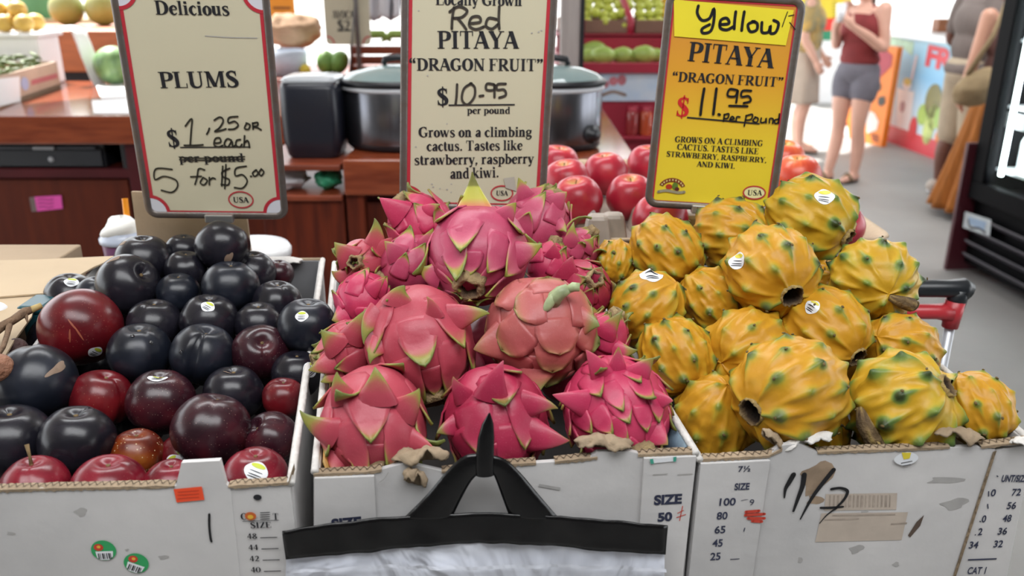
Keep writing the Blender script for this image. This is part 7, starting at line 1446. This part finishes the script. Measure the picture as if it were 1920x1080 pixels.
# woman in a burgundy top
def cl1(root, W_, S, ellp, J, s, Rz):
    top(root, mat('burgundy_knit', '#7d2a2c', .8, .15, 10), ellp, S, J, 0, .95, 'sleeveless_top'); shorts(root, mat('grey_cotton', '#6c6a74', .85, .12, 10), ellp, S, J, .30, flare=1.05); hairdo(root, ellp, J['head'], True)
    for L in 'lr':
        an = J['ankle_'+L]; m = MB(); m.ell(W_((an[0], an[1]+.06, .010)), (.047*s, .135*s, .012*s), Rz, 20, 8); m.build('sandal', mat('sandal_dark', '#3a2f28', .6, .2), root); m = MB(); S(m, [(an[0]-.045, an[1]+.085, .03), (an[0], an[1]+.09, .078), (an[0]+.045, an[1]+.085, .03)], [.012, .012, .012], 8); m.build('sandal_strap', mat('sandal_olive', '#6a5a3a', .6, .3, 30), root)
J1 = {'head': (0, .06, 1.57), 'neck': (0, .0, 1.42), 'shoulder_l': (-.165, 0, 1.39), 'elbow_l': (-.21, .02, 1.10), 'wrist_l': (-.10, .25, 1.25), 'shoulder_r': (.165, 0, 1.39), 'elbow_r': (.20, .03, 1.10), 'wrist_r': (.14, .20, .88), 'knee_l': (-.085, .02, .46), 'ankle_l': (-.08, -.02, .07), 'knee_r': (.085, .03, .46), 'ankle_r': (.085, .10, .07), 'hand_l': (.3, 0, .5)}
J1['wrist_l'] = (-.08, .27, 1.26); J1['wrist_r'] = (.08, .26, 1.24); J1['hand_r'] = (-.3, 0, .5)
loc1 = G(1580, 338, 0)
person('woman in burgundy sleeveless top and grey shorts holding a cup', loc1, (-.80, -.60), 1.68, SKL, J1, cl1)
yaw = math.atan2(-.60, -.80)-PI/2; cpos = Vector((loc1.x, loc1.y, 0)) + Matrix.Rotation(yaw, 3, 'Z') @ Vector((0, .33, 1.28))
root = thing('paper_cup', 'white cup held up by the woman in the burgundy top', 'cup', cpos); m = MB(); m.lathe([(.0005, 0), (.028, 0), (.038, .12), (.036, .12), (.026, .006), (.0005, .006)], cpos, None, 24); m.build('cup', M_wplast, root); m = MB(); m.lathe([(.039, .117), (.040, .128), (.030, .134), (.0005, .135)], cpos, None, 24); m.build('lid', M_wplast, root)
# man in a grey T-shirt
def cl2(root, W_, S, ellp, J, s, Rz):
    top(root, mat('grey_shirt', '#706662', .85, .1, 8), ellp, S, J, .72, .86, 't_shirt', 1.16); shorts(root, mat('beige_shorts', '#b3a48e', .85, .08, 10), ellp, S, J, 1.04, flare=.98); hairdo(root, ellp, J['head'], False, mat('hair_black', '#1c1614', .5, .2))
    for L in 'lr':
        an = J['ankle_'+L]; m = MB(); S(m, [(an[0], an[1]-.04, .05), (an[0], an[1]+.06, .048), (an[0], an[1]+.17, .036)], [.050, .048, .036], 14); o = m.build('shoe', mat('shoe_pale', '#b7aca2', .6, .08), root)
        m = MB(); m.ell(W_((an[0], an[1]+.06, .012)), (.054*s, .150*s, .014*s), Rz, 20, 8); m.build('sole', M_wplast, o)
J2 = {'head': (0, .07, 1.58), 'shoulder_l': (-.19, 0, 1.39), 'elbow_l': (-.24, -.02, 1.09), 'wrist_l': (-.16, .22, 1.02), 'shoulder_r': (.19, 0, 1.39), 'elbow_r': (.24, -.02, 1.09), 'wrist_r': (.16, .22, 1.02), 'knee_l': (-.10, .01, .46), 'ankle_l': (-.10, -.02, .08), 'knee_r': (.10, .04, .46), 'ankle_r': (.11, .03, .08)}
person('man in grey T-shirt and beige shorts standing by the kiosk', G(1776, 366, 0), (.96, .10), 1.80, SKD, J2, cl2)
# woman in the long orange skirt
def cl3(root, W_, S, ellp, J, s, Rz):
    top(root, mat('brown_vest', '#5a3a34', .8, .1), ellp, S, J, 0, .95, 'sleeveless_top'); hairdo(root, ellp, J['head'], True)
    m = MB(); rows = []
    for i in range(20):
        k = i/19; z = .99-.93*k; r = .155+.17*k**1.2; rows.append([W_((r*(1+.13*k*math.sin(13*2*PI*j/104)+.03*k*math.sin(5*2*PI*j/104+1))*math.cos(2*PI*j/104), r*.82*(1+.13*k*math.sin(13*2*PI*j/104))*math.sin(2*PI*j/104)-.01, z)) for j in range(104)])
    m.grid(rows, 0, True); m.build('skirt', mat('orange_skirt', '#9a5c20', .85, .25, 4, stretch=(12, 12, .6)), root, solid=.006, label='long pleated orange skirt')
    for L in 'lr':
        an = J['ankle_'+L]; m = MB(); S(m, [(an[0], an[1]-.04, .04), (an[0], an[1]+.06, .04), (an[0], an[1]+.17, .03)], [.046, .044, .032], 12); m.build('shoe', MATS['shoe_pale'], root)
J3 = {'head': (0, .06, 1.58), 'shoulder_l': (-.17, 0, 1.39), 'elbow_l': (-.22, -.03, 1.10), 'wrist_l': (-.24, .05, .86), 'shoulder_r': (.17, 0, 1.39), 'elbow_r': (.22, -.03, 1.10), 'wrist_r': (.20, .10, .88), 'knee_l': (-.09, .02, .46), 'ankle_l': (-.09, -.02, .08), 'knee_r': (.09, .03, .46), 'ankle_r': (.09, .03, .08)}
loc3 = G(1836, 405, 0)
person('woman in long pleated orange skirt half hidden by the fridge', loc3, (.35, .94), 1.66, SKM, J3, cl3)
c = F(1836, 162, 5.55); root = thing('shoulder_bag', 'slouchy tan shoulder bag at the hip of the woman in the orange skirt', 'bag', c)
m = MB(); m.ell(c, (.17, .10, .115), Matrix.Rotation(-.5, 3, 'Y'), 32, 22, fn=lambda th, ph: 1+.10*mnoise.noise(sdir(th, ph)*2.5)-.10*max(0, math.cos(th))); m.build('bag_body', mat('tan_canvas', '#8a7656', .8, .12, 10), root)
m = MB(); m.tube([c+Vector((-.09, 0, .07)), c+Vector((.02, -.02, .32)), c+Vector((.10, .03, .56)), c+Vector((.16, .10, .62))], [.018, .014, .014, .014], 10); m.build('strap', MATS['tan_canvas'], root)
# person in a patterned shirt beyond the yellow sign
def cl4(root, W_, S, ellp, J, s, Rz):
    top(root, mat('aloha_print', '#8fa08a', .8, .5, 9, col2='#c9a35a'), ellp, S, J, .7, .93, 'patterned_shirt', 1.08); hairdo(root, ellp, J['head'], False)
    m = MB(); rows = []
    for i in range(14):
        k = i/13; r = .165+.05*k; rows.append([W_((r*(1+.04*k*math.sin(7*2*PI*j/56))*math.cos(2*PI*j/56), r*.8*(1+.04*k*math.sin(7*2*PI*j/56))*math.sin(2*PI*j/56)-.01, 1.0-.52*k)) for j in range(56)])
    m.grid(rows, 0, True); m.build('skirt', mat('pale_skirt', '#b9aa9c', .85, .08, 8), root, solid=.006)
    for L in 'lr':
        an = J['ankle_'+L]; m = MB(); m.ell(W_((an[0], an[1]+.06, .012)), (.045*s, .135*s, .014*s), Rz, 20, 8); m.build('sandal', MATS['sandal_dark'], root)
J4 = dict(J2); J4['wrist_l'] = (-.22, .14, .90); J4['wrist_r'] = (.22, .10, .88)
loc4 = G(1492, 282, 0)
person('person in patterned shirt and pale skirt beyond the yellow sign', loc4, (.9, -.35), 1.68, SKL, J4, cl4)
